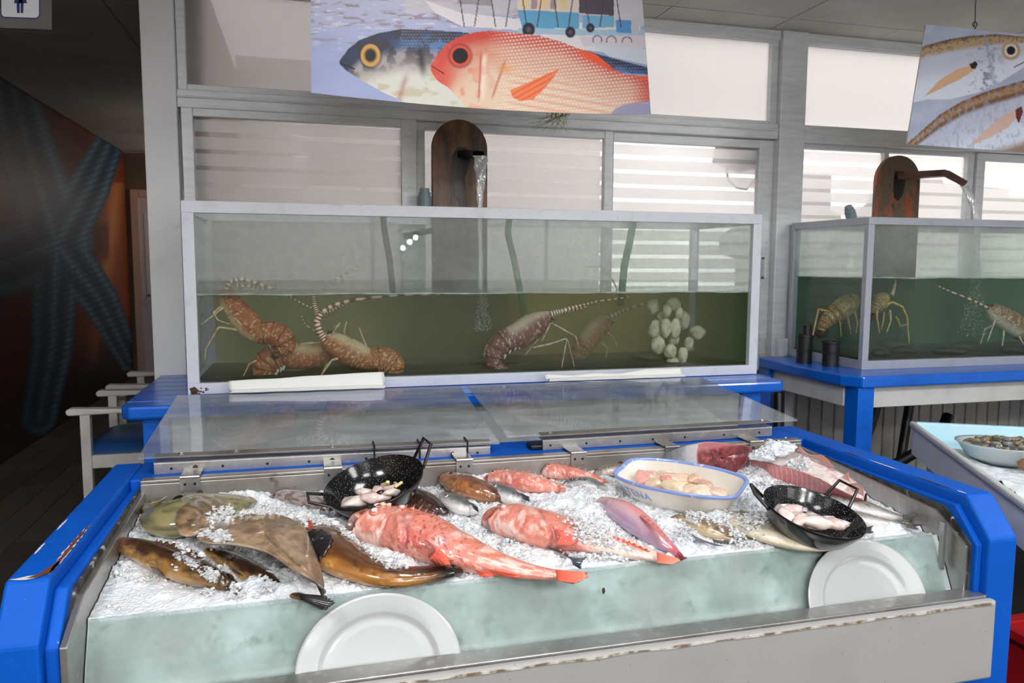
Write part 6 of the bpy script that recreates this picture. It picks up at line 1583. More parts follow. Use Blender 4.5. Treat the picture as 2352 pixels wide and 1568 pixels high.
# ice lumps lying on the loin
def lump(px, py, dz, r, seed, label):
    p = PZ(px, py, icez(px, py + 40) + dz)
    o = MB().blob((0, 0, 0), r, 14, 9, 0.2, seed).build('ice_lump', M_ice, loc=Vector(p))
    return setp(o, label, 'ice lump', 'ice lumps on the tuna')
lump(1790, 1030, 0.092, (0.048, 0.03, 0.024), 3, 'big clear white ice lump on top of the tuna loin')
lump(1752, 1045, 0.078, (0.04, 0.03, 0.018), 5, 'low ice lump between the tuna chunk and the loin')
bpy.context.view_layer.update()
_dg = bpy.context.evaluated_depsgraph_get()
def crumbs(label, pts, dz, n, spread, seed):
    """ice crumbs dropped from above on to the fish and the ice bed"""
    rg = np.random.default_rng(seed); m = MB()
    for i in range(n * 4):
        a, b = pts[rg.integers(len(pts))]
        p = PZ(a + rg.normal() * spread, b + rg.normal() * spread * 0.36, icez(a, b + 25) + dz)
        ok, loc, nr, _, ob, _m = SC.ray_cast(_dg, Vector((p[0], p[1], 1.1 if p[1] < 2.27 else 0.9)), Vector((0, 0, -1)))
        if not ok or loc.z < 0.6 or loc.z > 0.86 or nr.z < 0.3 or loc.y < 1.675 or loc.x > 1.64 or loc.x < -0.43: continue
        s = rg.uniform(0.0022, 0.0062) * (1 + 0.8 * (rg.random() < 0.08))
        q = (loc.x, loc.y, loc.z + s * 0.3 + rg.random() ** 3 * 0.010)
        m.blob(q, (s, s * rg.uniform(0.5, 1), s * rg.uniform(0.4, 0.9)), 5, 3, 0.5, int(rg.integers(9999)))
    return setp(m.build('ice_crumbs', M_ice), label, 'ice', kind='stuff')
crumbs('white ice crumbs scattered over the tuna loin', [(1760, 1050), (1800, 1056), (1840, 1060)], 0.072, 120, 12, 4)
crumbs('loose ice crumbs heaped over the brown ray and fish', [(540, 1180), (590, 1188), (640, 1186), (690, 1190), (510, 1200), (740, 1190), (560, 1170), (620, 1170), (452, 1242), (430, 1266)], 0.06, 420, 15, 6)
crumbs('wet ice crumbs among the brown fish by the front glass', [(510, 1300), (540, 1340), (610, 1345), (650, 1350), (690, 1345), (660, 1360), (480, 1325), (500, 1290)], 0.03, 260, 11, 8)
crumbs('ice crumbs over the brown fish with the black fin', [(775, 1205), (815, 1225), (850, 1248), (880, 1268), (740, 1195), (905, 1283)], 0.05, 240, 11, 12)
crumbs('ice crumbs heaped over the middle scorpionfish', [(1320, 1170), (1360, 1190), (1380, 1215), (1340, 1210), (1400, 1235), (1290, 1150), (1430, 1235)], 0.058, 330, 20, 14)
crumbs('ice crumbs around the speckled fish and the right pan', [(1560, 1210), (1590, 1190), (1700, 1215), (1650, 1195), (1740, 1200), (1720, 1230)], 0.03, 240, 18, 16)

# ================================================================== PANS
M_enamel = pmat('speckled_black_enamel', C(14, 15, 17), 0.16, spots=(210, C(190, 190, 186), 0.20), coat=0.6)
M_enamel_n = M_enamel.node_tree
for nn in M_enamel_n.nodes:
    if nn.type == 'TEX_VORONOI': nn.inputs['Randomness'].default_value = 1.0
M_enout = pmat('black_enamel', C(12, 13, 15), 0.2, coat=0.5)
def pan(label, cpx, cpy, dz, r, depth, tilt_x, tilt_y, h1, h2):
    """tilt_x: towards the viewer, tilt_y: sideways; h1/h2 handle directions (degrees)"""
    c = PZ(cpx, cpy, icez(cpx, cpy) + dz)
    t = empty('pan', c, label, 'pan', 'black enamel pans')
    t.rotation_euler = (radians(tilt_x), radians(tilt_y), radians(-10))
    prof = [(0.0, -depth), (r * 0.35, -depth * 0.985), (r * 0.58, -depth * 0.9), (r * 0.76, -depth * 0.68), (r * 0.89, -depth * 0.36), (r * 0.97, -0.006), (r, 0.0)]
    MB().lathe(prof, 56).build('bowl', M_enamel, t, smooth=True, loc=(0, 0, 0))
    out = [(0.0, -depth - 0.004), (r * 0.36, -depth - 0.003), (r * 0.60, -depth * 0.93), (r * 0.785, -depth * 0.70), (r * 0.912, -depth * 0.37), (r * 0.995, -0.008), (r * 1.012, 0.001), (r * 1.0, 0.002), (r, 0)]
    MB().lathe(out, 56).build('outer_shell', M_enout, t, smooth=True, loc=(0, 0, 0))
    for a, up in (h1, h2):
        a = radians(a); e = np.array([cos(a), sin(a), 0]); s = np.array([-sin(a), cos(a), 0]); w = 0.034
        b0 = e * r * 0.97 + s * w + UPV * -0.008; b1 = e * r * 0.97 - s * w + UPV * -0.008
        o = e * 0.042 + UPV * up
        MB().tube([b0, b0 + o * 0.15, b0 * 1.0 + o - s * 0.008, b1 * 1.0 + o + s * 0.008, b1 + o * 0.15, b1], 0.0048, 8).build('handle', M_enout, t, smooth=False, loc=(0, 0, 0))
    return t
p1_ = pan('speckled black pan with white squid pieces, left one', 858, 1104, 0.076, 0.137, 0.072, 13, -13, (192, 0.024), (22, 0.055))
p2_ = pan('black pan with pale squid pieces at the right', 1870, 1172, 0.072, 0.129, 0.074, 12, 10, (172, 0.03), (38, 0.05))
def inpan(root, x, y, z):
    return root.matrix_basis @ Vector((x, y, z))
bpy.context.view_layer.update()
def squid(root, i, kind, x, y, z, s, ang, label, grp):
    y += 0.040; z += 0.012; s *= 1.25; x -= 0.008
    colr = [(226, 200, 190), (216, 186, 178), (232, 212, 204), (206, 170, 164)][i % 4]
    mt = MATS.get('squid_%d' % (i % 4)) or pmat('squid_%d' % (i % 4), C(*colr), 0.15, noise=(60, C(238, 226, 220), 0.45, 0.7), coat=0.8, sss=0.15)
    w = inpan(root, x, y, z)
    if kind == 'curl':
        pts = [(s * (0.9 - 0.06 * j) * cos(j * 0.55), s * (0.9 - 0.06 * j) * sin(j * 0.55), 0.003 * j * 0.6) for j in range(10)]
        o = MB().tube(pts, [s * 0.30 * (1 - 0.05 * j) for j in range(10)], 10).build('squid_piece', mt, smooth=True, loc=w)
    else:
        o = MB().blob((0, 0, 0), (s * 1.35, s * 0.8, s * 0.5), 16, 10, 0.14, i * 7 + 1).build('squid_piece', mt, smooth=True, loc=w)
    o.rotation_euler = (0.1 * sin(i), 0.15 * cos(i * 2), ang)
    return setp(o, label, 'squid', grp)
A = [('curl', -0.022, -0.045, -0.048, 0.030, 0.3, 'largest curled squid piece in the left pan'), ('lump', -0.062, -0.062, -0.045, 0.020, 1.0, 'squid lump nearest the left rim of the left pan'), ('lump', -0.045, -0.085, -0.037, 0.022, 0.2, 'squid lump at the front left of the left pan'),
     ('curl', 0.052, -0.050, -0.045, 0.020, 2.0, 'small ring of squid at the right in the left pan'), ('lump', 0.012, -0.088, -0.037, 0.024, 0.1, 'flat squid piece at the front of the left pan'), ('lump', 0.022, -0.035, -0.056, 0.024, 2.4, 'squid piece in the middle of the left pan'),
     ('lump', 0.052, -0.082, -0.036, 0.018, 0.7, 'squid piece at the front right of the left pan'), ('lump', 0.028, -0.005, -0.056, 0.016, 1.2, 'slim squid tip pointing up in the left pan')]
for i, (k_, x, y, z, s, a, l) in enumerate(A): squid(p1_, i, k_, x, y, z, s, a, l, 'squid in the left pan')
for i, (x, y, z, l) in enumerate(((0.030, -0.028, -0.030, 'upper yellow chip among the squid in the left pan'), (0.066, -0.066, -0.022, 'lower yellow chip at the rim of the left pan'))):
    o = MB().box(-0.012, 0.012, -0.005, 0.005, -0.004, 0.004).build('yellow_chip', pmat('yellow_%d' % i, C(236, 214, 150), 0.5), loc=inpan(p1_, x, y + 0.042, z + 0.006), bevel=0.002); o.rotation_euler = (0.3, 0.6, 1.9 + i)
    setp(o, l, 'food chip')
setp(MB().blob((0, 0, 0), (0.013, 0.011, 0.012), 12, 9, 0.1, 4).build('squid_eye', pmat('dark_purple_flesh', C(56, 24, 32), 0.15, coat=0.8), smooth=True, loc=inpan(p1_, 0.018, -0.05, -0.018)), 'dark purple squid eye in the left pan', 'squid')
A = [('lump', -0.040, -0.022, -0.052, 0.026, 0.5, 'large pale squid bulb at the left in the right pan'), ('lump', -0.062, -0.050, -0.046, 0.018, 1.2, 'squid piece at the left rim in the right pan'), ('lump', -0.020, -0.060, -0.050, 0.024, -0.4, 'squid piece in the middle front of the right pan'),
     ('lump', 0.012, -0.048, -0.054, 0.024, 0.9, 'plump squid piece in the middle of the right pan'), ('lump', 0.036, -0.062, -0.047, 0.022, -0.3, 'squid piece at the right in the right pan'), ('lump', 0.006, -0.086, -0.036, 0.022, -0.2, 'squid piece at the front rim of the right pan'),
     ('lump', 0.050, -0.084, -0.034, 0.018, -0.4, 'small squid piece at the front right rim of the right pan'), ('lump', -0.035, -0.082, -0.038, 0.016, 0.5, 'small squid piece at the front left rim of the right pan')]
for i, (k_, x, y, z, s, a, l) in enumerate(A): squid(p2_, i + 1, k_, x, y + 0.014, z + 0.008, s * 1.2, a, l, 'squid in the right pan')

# ================================================================== OVAL DISH with lettering
M_glaze = pmat('cream_glaze', C(232, 226, 214), 0.12, noise=(5, C(222, 214, 200), 0.45, 0.8), coat=0.7)
M_rimb = pmat('blue_rim', C(132, 156, 214), 0.2, noise=(40, C(222, 220, 220), 0.62, 0.72), coat=0.5)
M_letter = pmat('blue_lettering', C(142, 162, 206), 0.3)
def dish():
    zc = icez(1567, 1130)
    a = PZ(1426, 1079, zc + 0.062); b = PZ(1710, 1132, zc + 0.05); ctr = (a + b) / 2
    L = np.linalg.norm((b - a)[:2]) / 2; ang = atan2(b[1] - a[1], b[0] - a[0])
    Wd = 0.112
    t = empty('oval_dish', (ctr[0], ctr[1], zc + 0.008), 'cream oval dish with blue rim and lettering, holding pale roe', 'dish', rz=ang)
    t.rotation_euler = (radians(8), radians(1.5), ang)
    corner = [(1, 0.0), (1, 0.45), (0.88, 0.72), (0.5, 0.94), (0, 1.0), (-0.5, 0.94), (-0.88, 0.72), (-1, 0.45), (-1, 0), (-1, -0.45), (-0.88, -0.72), (-0.5, -0.94), (0, -1.0), (0.5, -0.94), (0.88, -0.72), (1, -0.45)]
    OUT = crs(np.array(corner + corner[:1], float), 193)[:-1]
    def outl(f, k):
        """superellipse outline point, k scales the footprint"""
        q = (f / (2 * pi)) % 1.0 * len(OUT)
        i = int(q); w_ = q - i; a_, b_ = OUT[i % len(OUT)], OUT[(i + 1) % len(OUT)]
        return ((a_[0] * (1 - w_) + b_[0] * w_) * L * k, (a_[1] * (1 - w_) + b_[1] * w_) * Wd * k)
    def wall(prof, n=96):
        m = MB(); vs = []
        for i in range(n):
            f = 2 * pi * i / n
            for k, z in prof:
                x, y = outl(f, k); vs.append((x, y, z))
        q = len(prof)
        fs = [(i * q + j, ((i + 1) % n) * q + j, ((i + 1) % n) * q + j + 1, i * q + j + 1) for i in range(n) for j in range(q - 1)]
        fs += [tuple(i * q for i in range(n))[::-1]] if prof[0][0] < 0.9 and prof[0][1] == prof[0][1] else []
        return m.add(vs, fs)
    wall([(0.62, -0.012), (0.70, -0.010), (0.80, 0.006), (0.90, 0.032), (0.97, 0.058), (1.0, 0.064)]).build('outer_body', M_glaze, t, smooth=True, loc=(0, 0, 0))
    wall([(0.60, -0.002), (0.68, 0.0), (0.77, 0.012), (0.86, 0.036), (0.93, 0.060)]).build('inner_body', M_glaze, t, smooth=True, loc=(0, 0, 0))
    wall([(0.93, 0.060), (0.945, 0.0655), (0.97, 0.068), (0.99, 0.067), (1.003, 0.063), (0.985, 0.0575)]).build('rim', M_rimb, t, smooth=True, loc=(0, 0, 0))
    # lettering on the side wall at the left
    cu = bpy.data.curves.new('lettering', 'FONT'); cu.body = 'ATENA'; cu.size = 0.034; cu.extrude = 0.0006; cu.space_character = 1.08
    tmp = bpy.data.objects.new('tmp', cu); COL.objects.link(tmp); bpy.context.view_layer.update()
    me = bpy.data.meshes.new_from_object(tmp.evaluated_get(bpy.context.evaluated_depsgraph_get())); bpy.data.objects.remove(tmp)
    # arc length table along the outline at the wall's middle height (front side, from the left tip)
    ff = np.linspace(pi * 0.985, pi * 1.5, 300); pt = np.array([outl(f, 0.935) for f in ff]); al = np.concatenate([[0], np.cumsum(np.linalg.norm(np.diff(pt, axis=0), axis=1))])
    for v in me.vertices:
        x, y, z = v.co
        f = np.interp(x + 0.078, al, ff); zz = 0.018 + y * 0.95
        k = np.interp(zz, [0.006, 0.032, 0.058], [0.80, 0.90, 0.97])
        px_, py_ = outl(f, k); nn_ = np.array([px_ / L ** 2, py_ / Wd ** 2]); nn_ /= np.linalg.norm(nn_)
        v.co = (px_ + nn_[0] * (0.0012 + z), py_ + nn_[1] * (0.0012 + z), zz)
    me.materials.append(M_letter)
    link('lettering', me, t, loc=(0, 0, 0))
    bpy.context.view_layer.update()
    return t
DI = dish()
ROE = [(-0.105, 0.01, 0.030, 0.030, (228, 166, 156), 'round pink roe lobe at the left end of the oval dish'), (-0.06, 0.03, 0.030, 0.030, (232, 206, 176), 'cream roe lobe at the back left of the oval dish'), (-0.07, -0.025, 0.028, 0.024, (228, 196, 168), 'small roe lobe at the front left of the oval dish'),
       (-0.015, 0.018, 0.030, 0.036, (232, 190, 166), 'large pink roe lobe in the middle of the oval dish'), (0.03, 0.042, 0.040, 0.020, (222, 176, 150), 'raised roe tip at the back of the oval dish'), (0.0, -0.036, 0.028, 0.034, (232, 208, 178), 'cream roe lobe at the front middle of the oval dish'),
       (0.06, -0.038, 0.027, 0.036, (230, 206, 180), 'long cream roe lobe at the front right of the oval dish'), (0.075, 0.012, 0.036, 0.022, (222, 168, 150), 'thin pink roe strand across the oval dish'), (0.105, -0.02, 0.026, 0.028, (226, 184, 168), 'reddish roe lobe at the right end of the oval dish'), (-0.03, -0.005, 0.040, 0.02, (218, 150, 140), 'small blood-red roe fold in the oval dish')]
for i, (x, y, z, s, colr, l) in enumerate(ROE):
    w_ = DI.matrix_basis @ Vector((x, y * 0.8 + 0.008, z + 0.006))
    o = MB().blob((0, 0, 0), (s * 1.4, s * 0.95, s * 0.7), 22, 14, 0.16, i * 3 + 2).build('roe_lobe', pmat('roe_%d' % i, C(*colr), 0.2, noise=(45, C(240, 222, 200), 0.5, 0.72), coat=0.7, bump=(35, 0.25), sss=0.1), smooth=True, loc=w_)
    o.rotation_euler = (0.1, 0.1 * sin(i * 3), -0.2 + 0.9 * sin(i * 2.1))
    setp(o, l, 'roe', 'roe in the oval dish')

# ================================================================== TWO PLATTERS leaning on the glass
M_china = pmat('white_china', C(184, 187, 187), 0.10, coat=0.6)
def platter(label, xc, pxtop, hw=0.176, hh=0.150):
    g = np.array([0, GT[0] - GB[0], GT[1] - GB[1]]); g /= np.linalg.norm(g)          # up along the glass
    nrm = np.array([0, -g[2], g[1]])                                            # out of the glass, towards the viewer
    # the point of the glass line that is seen at row pxtop
    lo, hi = -0.4, 0.4; base = np.array([xc, GT[0], GT[1]])
    for _ in range(40):
        mid = (lo + hi) / 2
        if proj(base + g * mid + nrm * 0.016)[1] > pxtop: lo = mid
        else: hi = mid
    top = base + g * lo + nrm * 0.0165; ctr = top - g * hh
    t = empty('platter', ctr, label, 'plate', 'white platters leaning on the glass')
    Mx = Matrix(((1, 0, 0, 0), (0, g[1], nrm[1], 0), (0, g[2], nrm[2], 0), (0, 0, 0, 1)))
    t.matrix_basis = Matrix.Translation(Vector(ctr)) @ Mx
    prof = [(0.0, -0.010), (0.55, -0.010), (0.66, -0.0095), (0.70, -0.0075), (0.725, -0.0030), (0.75, -0.0015), (0.86, 0.0005), (0.96, 0.004), (0.985, 0.0045), (1.0, 0.003), (0.99, 0.0005), (0.86, -0.0045), (0.76, -0.0105), (0.66, -0.0155), (0.0, -0.0155)]
    MB().lathe([(r_ * hw, z_) for r_, z_ in prof], 96, sy=hh / hw).build('dish_body', M_china, t, smooth=True, loc=(0, 0, 0))
    return t
platter('white oval platter leaning on the front glass at the left', float(PY(869, 1440, 1.61)[0]), 1362)
platter('white oval platter leaning on the front glass at the right', float(PY(1980, 1330, 1.61)[0]), 1240)

# ================================================================== PALE BLUE COUNTER at the right
ca = np.array([2.53, 2.712]); cb = np.array([1.983, 1.695]); dY = (ca - cb) / np.linalg.norm(ca - cb); dX = np.array([dY[1], -dY[0]])
def CL(u, v, z): q = ca - dY * v + dX * u; return (q[0], q[1], z)
M_tray = pmat('pale_blue_tray', C(190, 232, 246), 0.28, noise=(6, C(206, 236, 246), 0.45, 0.75), spots=(12, C(120, 120, 104), 0.05), coat=0.3)
M_greyside = pmat('grey_white_casing', C(226, 224, 226), 0.45, noise=(4, C(212, 210, 212), 0.4, 0.8))
pc = empty('tray_counter', CL(0.5, 0.8, 0), 'pale blue tray counter with ice at the right edge', 'counter')
def lbox(u0, u1, v0, v1, z0, z1):
    V = [CL(u, v, z) for z in (z0, z1) for u, v in ((u0, v0), (u1, v0), (u1, v1), (u0, v1))]
    return MB().add(V, [(0, 1, 2, 3), (7, 6, 5, 4), (0, 4, 5, 1), (1, 5, 6, 2), (2, 6, 7, 3), (3, 7, 4, 0)])
U1, V1 = 1.2, 1.3
lbox(-0.012, 0.012, -0.012, V1, 0.675, 0.70).build('rim', M_white, pc, bevel=0.008)
lbox(0.012, U1, -0.012, 0.014, 0.675, 0.70).build('rim', M_tray, pc, bevel=0.006)
lbox(0.0, 0.01, 0.0, V1, 0.56, 0.676).build('side_panel', M_greyside, pc)
lbox(0.0, U1, 0.0, 0.01, 0.56, 0.676).build('side_panel', M_greyside, pc)
tr = MB()
tr.add([CL(0.012, 0.014, 0.692), CL(U1, 0.014, 0.692), CL(U1, 0.12, 0.60), CL(0.13, 0.12, 0.60)], [(0, 1, 2, 3)])
tr.add([CL(0.012, 0.014, 0.692), CL(0.13, 0.12, 0.60), CL(0.13, V1, 0.60), CL(0.012, V1, 0.692)], [(0, 1, 2, 3)])
tr.add([CL(0.13, 0.12, 0.60), CL(U1, 0.12, 0.60), CL(U1, V1, 0.60), CL(0.13, V1, 0.60)], [(0, 1, 2, 3)])
tr.build('tray', M_tray, pc, solid=0.004)
for u, v in ((0.05, 0.05), (0.05, 0.8), (1.1, 0.05), (1.1, 1.1)):
    lbox(u, u + 0.05, v, v + 0.05, 0, 0.56).build('leg', M_greyside, pc)
lbox(0.06, 0.09, 0.1, 0.8, 0.22, 0.26).build('stretcher', M_greyside, pc)
lbox(0.02, 0.04, 1.08, 1.3, 0.556, 0.566).build('rust_edge', M_rust, pc)
ti = MB().grid(lambda u, v: CL(0.10 + 0.9 * u, 0.14 + 1.14 * v, 0.607 + 0.03 * float(fbm(np.array(u * 9), np.array(v * 12), 4)) + 0.012 * float(fbm(np.array(u * 40), np.array(v * 60), 5))), 70, 90).build('tray_ice', M_ice, smooth=False)
setp(ti, 'thin layer of ice in the pale blue tray', 'ice', kind='stuff')
bw = np.array(PZ(2300, 1022, 0.70))
bt = empty('oval_bowl', (bw[0] + 0.05, bw[1] - 0.0, 0.63), 'white oval bowl full of clams in the pale blue tray', 'bowl', rz=-0.75)
BW, BH = 0.185, 0.125
MB().lathe([(0, 0.004), (0.6, 0.0), (0.82, 0.02), (0.97, 0.062), (1.03, 0.07), (1.03, 0.074), (0.96, 0.071), (0.80, 0.026), (0.6, 0.010), (0, 0.010)], 56, sy=1.0).build('bowl_body', M_china, bt, smooth=True, loc=(0, 0, 0))
bt.children[0].data.transform(Matrix.Diagonal((BW, BH, 1, 1)))
bpy.context.view_layer.update()
rg = np.random.default_rng(21)
M_clam = [pmat('clam_shell_%s' % n_, C(*c_), 0.35, noise=(90, C(*d_), 0.42, 0.65), stretch=(1, 3, 1), coat=0.3) for n_, c_, d_ in (('grey', (150, 146, 130), (84, 84, 78)), ('brown', (172, 150, 118), (110, 90, 68)), ('dark', (104, 106, 102), (60, 62, 62)))]
clam_me = []
for j in range(3):
    o = MB()
    vs = []; nn_, mm_ = 16, 8
    for i in range(mm_ + 1):
        th = pi * i / mm_
        for k_ in range(nn_):
            f = 2 * pi * k_ / nn_; rid = 1 + 0.03 * sin(th * 16)
            vs.append((0.0175 * sin(th) * cos(f) * (1 + 0.18 * cos(f)) * rid, 0.014 * sin(th) * sin(f) * rid, 0.0085 * cos(th)))
    o.add(vs, [(i * nn_ + k_, (i + 1) * nn_ + k_, (i + 1) * nn_ + (k_ + 1) % nn_, i * nn_ + (k_ + 1) % nn_) for i in range(mm_) for k_ in range(nn_)])
    t_ = o.build('clam', M_clam[j], smooth=True); clam_me.append(t_.data); bpy.data.objects.remove(t_)
for i in range(64):
    while True:
        x, y = rg.uniform(-1, 1, 2)
        if x * x + y * y < 0.78: break
    zz = 0.050 + 0.034 * (1 - x * x - y * y) + rg.uniform(-0.002, 0.006)
    w_ = bt.matrix_basis @ Vector((x * BW, y * BH, zz))
    o = bpy.data.objects.new('clam', clam_me[i % 3]); COL.objects.link(o); o.location = w_; o.rotation_euler = (rg.uniform(-0.6, 0.6), rg.uniform(-0.6, 0.6), rg.uniform(0, 6.28))
    setp(o, 'small striped clam with %s shell heaped in the white oval bowl' % ('a pale grey', 'a light brown', 'a dark grey')[i % 3], 'clam', 'clams in the oval bowl')
w_ = PZ(2350, 1074, 0.65)
setp(MB().blob((w_[0] + 0.015, w_[1], 0.66), (0.022, 0.03, 0.024), 16, 10, 0.08, 3).build('brown_shell', pmat('brown_shell', C(150, 106, 72), 0.4), smooth=True), 'single brown shellfish at the right edge of the tray', 'shellfish')
# red crate on the floor
rc = empty('red_crate', (2.25, 1.62, 0), 'red plastic crate on the floor at the lower right edge', 'crate')
M_red = pmat('red_plastic', C(190, 26, 28), 0.4)
for a in ((2.02, 2.04, 1.40, 1.78), (2.46, 2.48, 1.40, 1.78), (2.04, 2.46, 1.40, 1.42), (2.04, 2.46, 1.76, 1.78)):
    MB().box(*a, 0.02, 0.30).build('side_wall', M_red, rc, bevel=0.004)
MB().box(2.02, 2.48, 1.40, 1.78, 0, 0.02).build('base', M_red, rc)
MB().box(2.0, 2.5, 1.38, 1.40, 0.27, 0.30).box(2.0, 2.5, 1.78, 1.80, 0.27, 0.30).box(2.0, 2.02, 1.40, 1.78, 0.27, 0.30).box(2.48, 2.5, 1.40, 1.78, 0.27, 0.30).build('rim', M_red, rc, bevel=0.003)
# small blue block seen under the left lid
sb = empty('blue_scale', (0.33, 2.44, ZR), 'flat dark blue plastic scale lying under the left lid', 'scale')
MB().box(0.25, 0.40, 2.405, 2.485, ZR, ZR + 0.012).build('base', pmat('navy_plastic', C(20, 50, 100), 0.4), sb, bevel=0.004)
MB().box(0.255, 0.395, 2.41, 2.48, ZR + 0.013, ZR + 0.020).build('plate', pmat('blue_plastic', C(40, 84, 150), 0.4), sb, bevel=0.003)
# ================================================================== LOBSTERS
M_shell = pmat('lobster_shell', rough=0.4, attr=True, spec=0.5, bump=(130, 0.6))
M_limb = pmat('lobster_limb', rough=0.45, attr=True, spec=0.4)
def ctube(name, pts, r0, r1, colf, parent, n=8, seg=60, smooth_it=4):
    P = np.array(pts, float); t = np.linspace(0, 1, seg); s = np.linspace(0, 1, len(P))
    Q = np.stack([np.interp(t, s, P[:, k_]) for k_ in range(3)], 1)
    for _ in range(smooth_it): Q[1:-1] = (Q[:-2] + 2 * Q[1:-1] + Q[2:]) / 4
    m = MB().tube(Q, np.linspace(r0, r1, seg), n, cap=False)
    c = colf(np.repeat(t, n))
    return npmesh(name, np.array(m.v), np.array(m.f), M_limb, parent, cols=c)
def lobster(label, Y, spine, legs, ants, cols, split=0.5, k=0.85, spikes=(), group='lobsters in the big tank', fat=None, seed=1):
    """spine: pixels from the horns to the tail fan at depth Y; legs and antennae: pixel polylines"""
    n, m = 120, 40
    R = crs(np.array(spine, float), n); t = np.linspace(0, 1, n)
    P = np.array([PY(a, b, Y) for a, b in R[:, :2]])
    dep = (P - CAM) @ _F; A = np.maximum(R[:, 2], 2) * dep / FPX
    A *= np.where(t < 0.06, np.sqrt(np.clip(1 - (1 - t / 0.06) ** 2, 0, 1)) * 0.98 + 0.02, 1)
    T = np.gradient(P, axis=0); T[:, 1] = 0; T /= np.linalg.norm(T, axis=1)[:, None] + 1e-9
    E2 = np.array([0, 1.0, 0]); E1 = np.cross(T, E2)
    E1 *= np.sign((E1 * (P[n // 2] - P[0])[None]).sum() * 0 + 1)
    th = np.linspace(0, 2 * pi, m, endpoint=False)
    TT, TH = np.meshgrid(t, th, indexing='ij')
    ab = sst(split, split + 0.04, TT)
    sg_ = (TT - split) / (1 - split) * 6.0; fr = sg_ - np.floor(sg_)
    d = ab * 0.09 * (fr - 0.5) + 0.10 * (fbm(TT * 40, np.cos(TH) * 6 + 5, seed) - 0.5) * (1 - ab * 0.6)
    d = d - 0.10 * np.exp(-((TT - split * 0.55 - 0.03 * np.cos(TH)) / 0.012) ** 2)
    Rr = (A[:, None] * (1 + d))
    V = P[:, None, :] + E1[:, None, :] * (Rr * np.cos(TH))[..., None] + E2 * (Rr * k * np.sin(TH))[..., None]
    n1 = fbm(TT * 30, np.cos(TH) * 5 + 9, seed); n2 = fbm(TT * 80, np.cos(TH) * 14 + np.sin(TH) * 9, seed + 3)
    c = mix(lin([cols[0]]), lin([cols[1]]), n1); c = mix(c, lin([cols[2]]), sst(0.60, 0.68, n2) * 0.85)
    c = mix(c, lin([cols[3]]), (1 - ab) * sst(0.1, 0.8, np.cos(TH) * cols[4]) * 0.85)
    c = mix(c, lin([(70, 40, 26)]), ab * (fr > 0.86) * 0.7)
    root = empty('lobster', P[n // 2] - [0, 0, 0.03], label, 'lobster', group)
    npmesh('body', V.reshape(-1, 3), gridfaces(m, n, wrap=True), M_shell, root, cols=c.reshape(-1, 3))
    # eyes on stalks and horns
    h0 = P[6]
    for s_ in (-1, 1):
        MB().tube([P[8] + E1[8] * A[8] * 0.5 + E2 * 0.012 * s_, P[3] + E1[3] * (A[8] * 1.05) + E2 * 0.016 * s_], [0.006, 0.003], 8).build('horn', M_rust, root, smooth=True)
        MB().blob(P[10] + E1[10] * A[10] * 0.9 * cols[5] + E2 * (-0.010 if s_ < 0 else 0.014), (0.007, 0.007, 0.007), 10, 8, 0).build('eye', M_black, root, smooth=True)
    # tail fan
    e = P[-1]; tg = T[-1]
    for q in (-0.8, -0.4, 0, 0.4, 0.8):
        dr = tg * cos(q) + E2 * sin(q)
        MB().blob(e + dr * 0.022, (0.008 + 0.014 * abs(dr[0]), 0.010 + 0.012 * abs(dr[1]), 0.006 + 0.014 * abs(dr[2])), 10, 6, 0.05, 3).build('tail_fan', M_rust if q else M_rust, root, smooth=True)
    for i, lg in enumerate(legs):
        pts = [PY(a, b, Y - 0.012 + 0.02 * (i % 3) - 0.03 * min(j, 1)) for j, (a, b) in enumerate(lg[1:])]
        ctube('leg', pts, lg[0], lg[0] * 0.42, lambda q: mix(lin([cols[3]]), lin([cols[0]]), sst(0.3, 0.7, vnoise(q * 22, q * 0, i)) * 0.6), root, smooth_it=1)
    for i, an in enumerate(ants):
        pts = [PY(a, b, Y - 0.01 + 0.015 * i) for a, b in an[2:]]
        ctube('antenna', pts, an[0], an[1], lambda q: mix(lin([(230, 214, 190)]), lin([(120, 58, 44)]), sst(-0.1, 0.25, np.sin(q * 60 + i))), root)
    for sx, sy in spikes:
        p = PY(sx, sy, Y - 0.03); MB().tube([p + [0, 0, 0.008], p, p - [0.004, 0, 0.013]], [0.007, 0.005, 0.0008], 6).build('swimmeret', pmat('swimmeret_%d' % len(MATS), C(214, 204, 190), 0.4), root)
    return root
ORN = ((164, 88, 46), (134, 66, 36), (206, 176, 124), (200, 182, 140), -1, 1)
lobster('pale bellied lobster rearing at the left glass with curled orange tail', 3.30,
        [(508, 664, 8), (520, 682, 20), (545, 715, 28), (570, 745, 31), (592, 764, 24), (618, 764, 27), (644, 774, 28), (656, 794, 22), (642, 808, 14)],
        [(0.0065, (520, 700), (500, 716), (462, 746)), (0.0065, (578, 768), (545, 757), (502, 751), (472, 802), (470, 826)), (0.006, (598, 748), (610, 772), (622, 800)), (0.005, (512, 700), (490, 718), (500, 735), (530, 745))],
        [(0.010, 0.006, (516, 668), (528, 648), (556, 640), (590, 650), (634, 667)), (0.008, 0.005, (514, 670), (540, 656), (580, 658), (612, 664))], ORN, 0.48, seed=3)
lobster('lobster lying low at the left with tightly curled red-brown tail', 3.36,
        [(768, 806, 8), (748, 812, 20), (716, 818, 28), (682, 818, 30), (650, 814, 28), (620, 826, 30), (606, 850, 26), (626, 868, 16)],
        [(0.005, (600, 822), (572, 836), (556, 870)), (0.006, (755, 828), (745, 848), (733, 868)), (0.005, (735, 800), (715, 785), (690, 790))], [(0.004, 0.002, (768, 800), (740, 770), (700, 745), (690, 720))], ORN, 0.5, spikes=((638, 852), (646, 848), (652, 844), (634, 860)), seed=5)
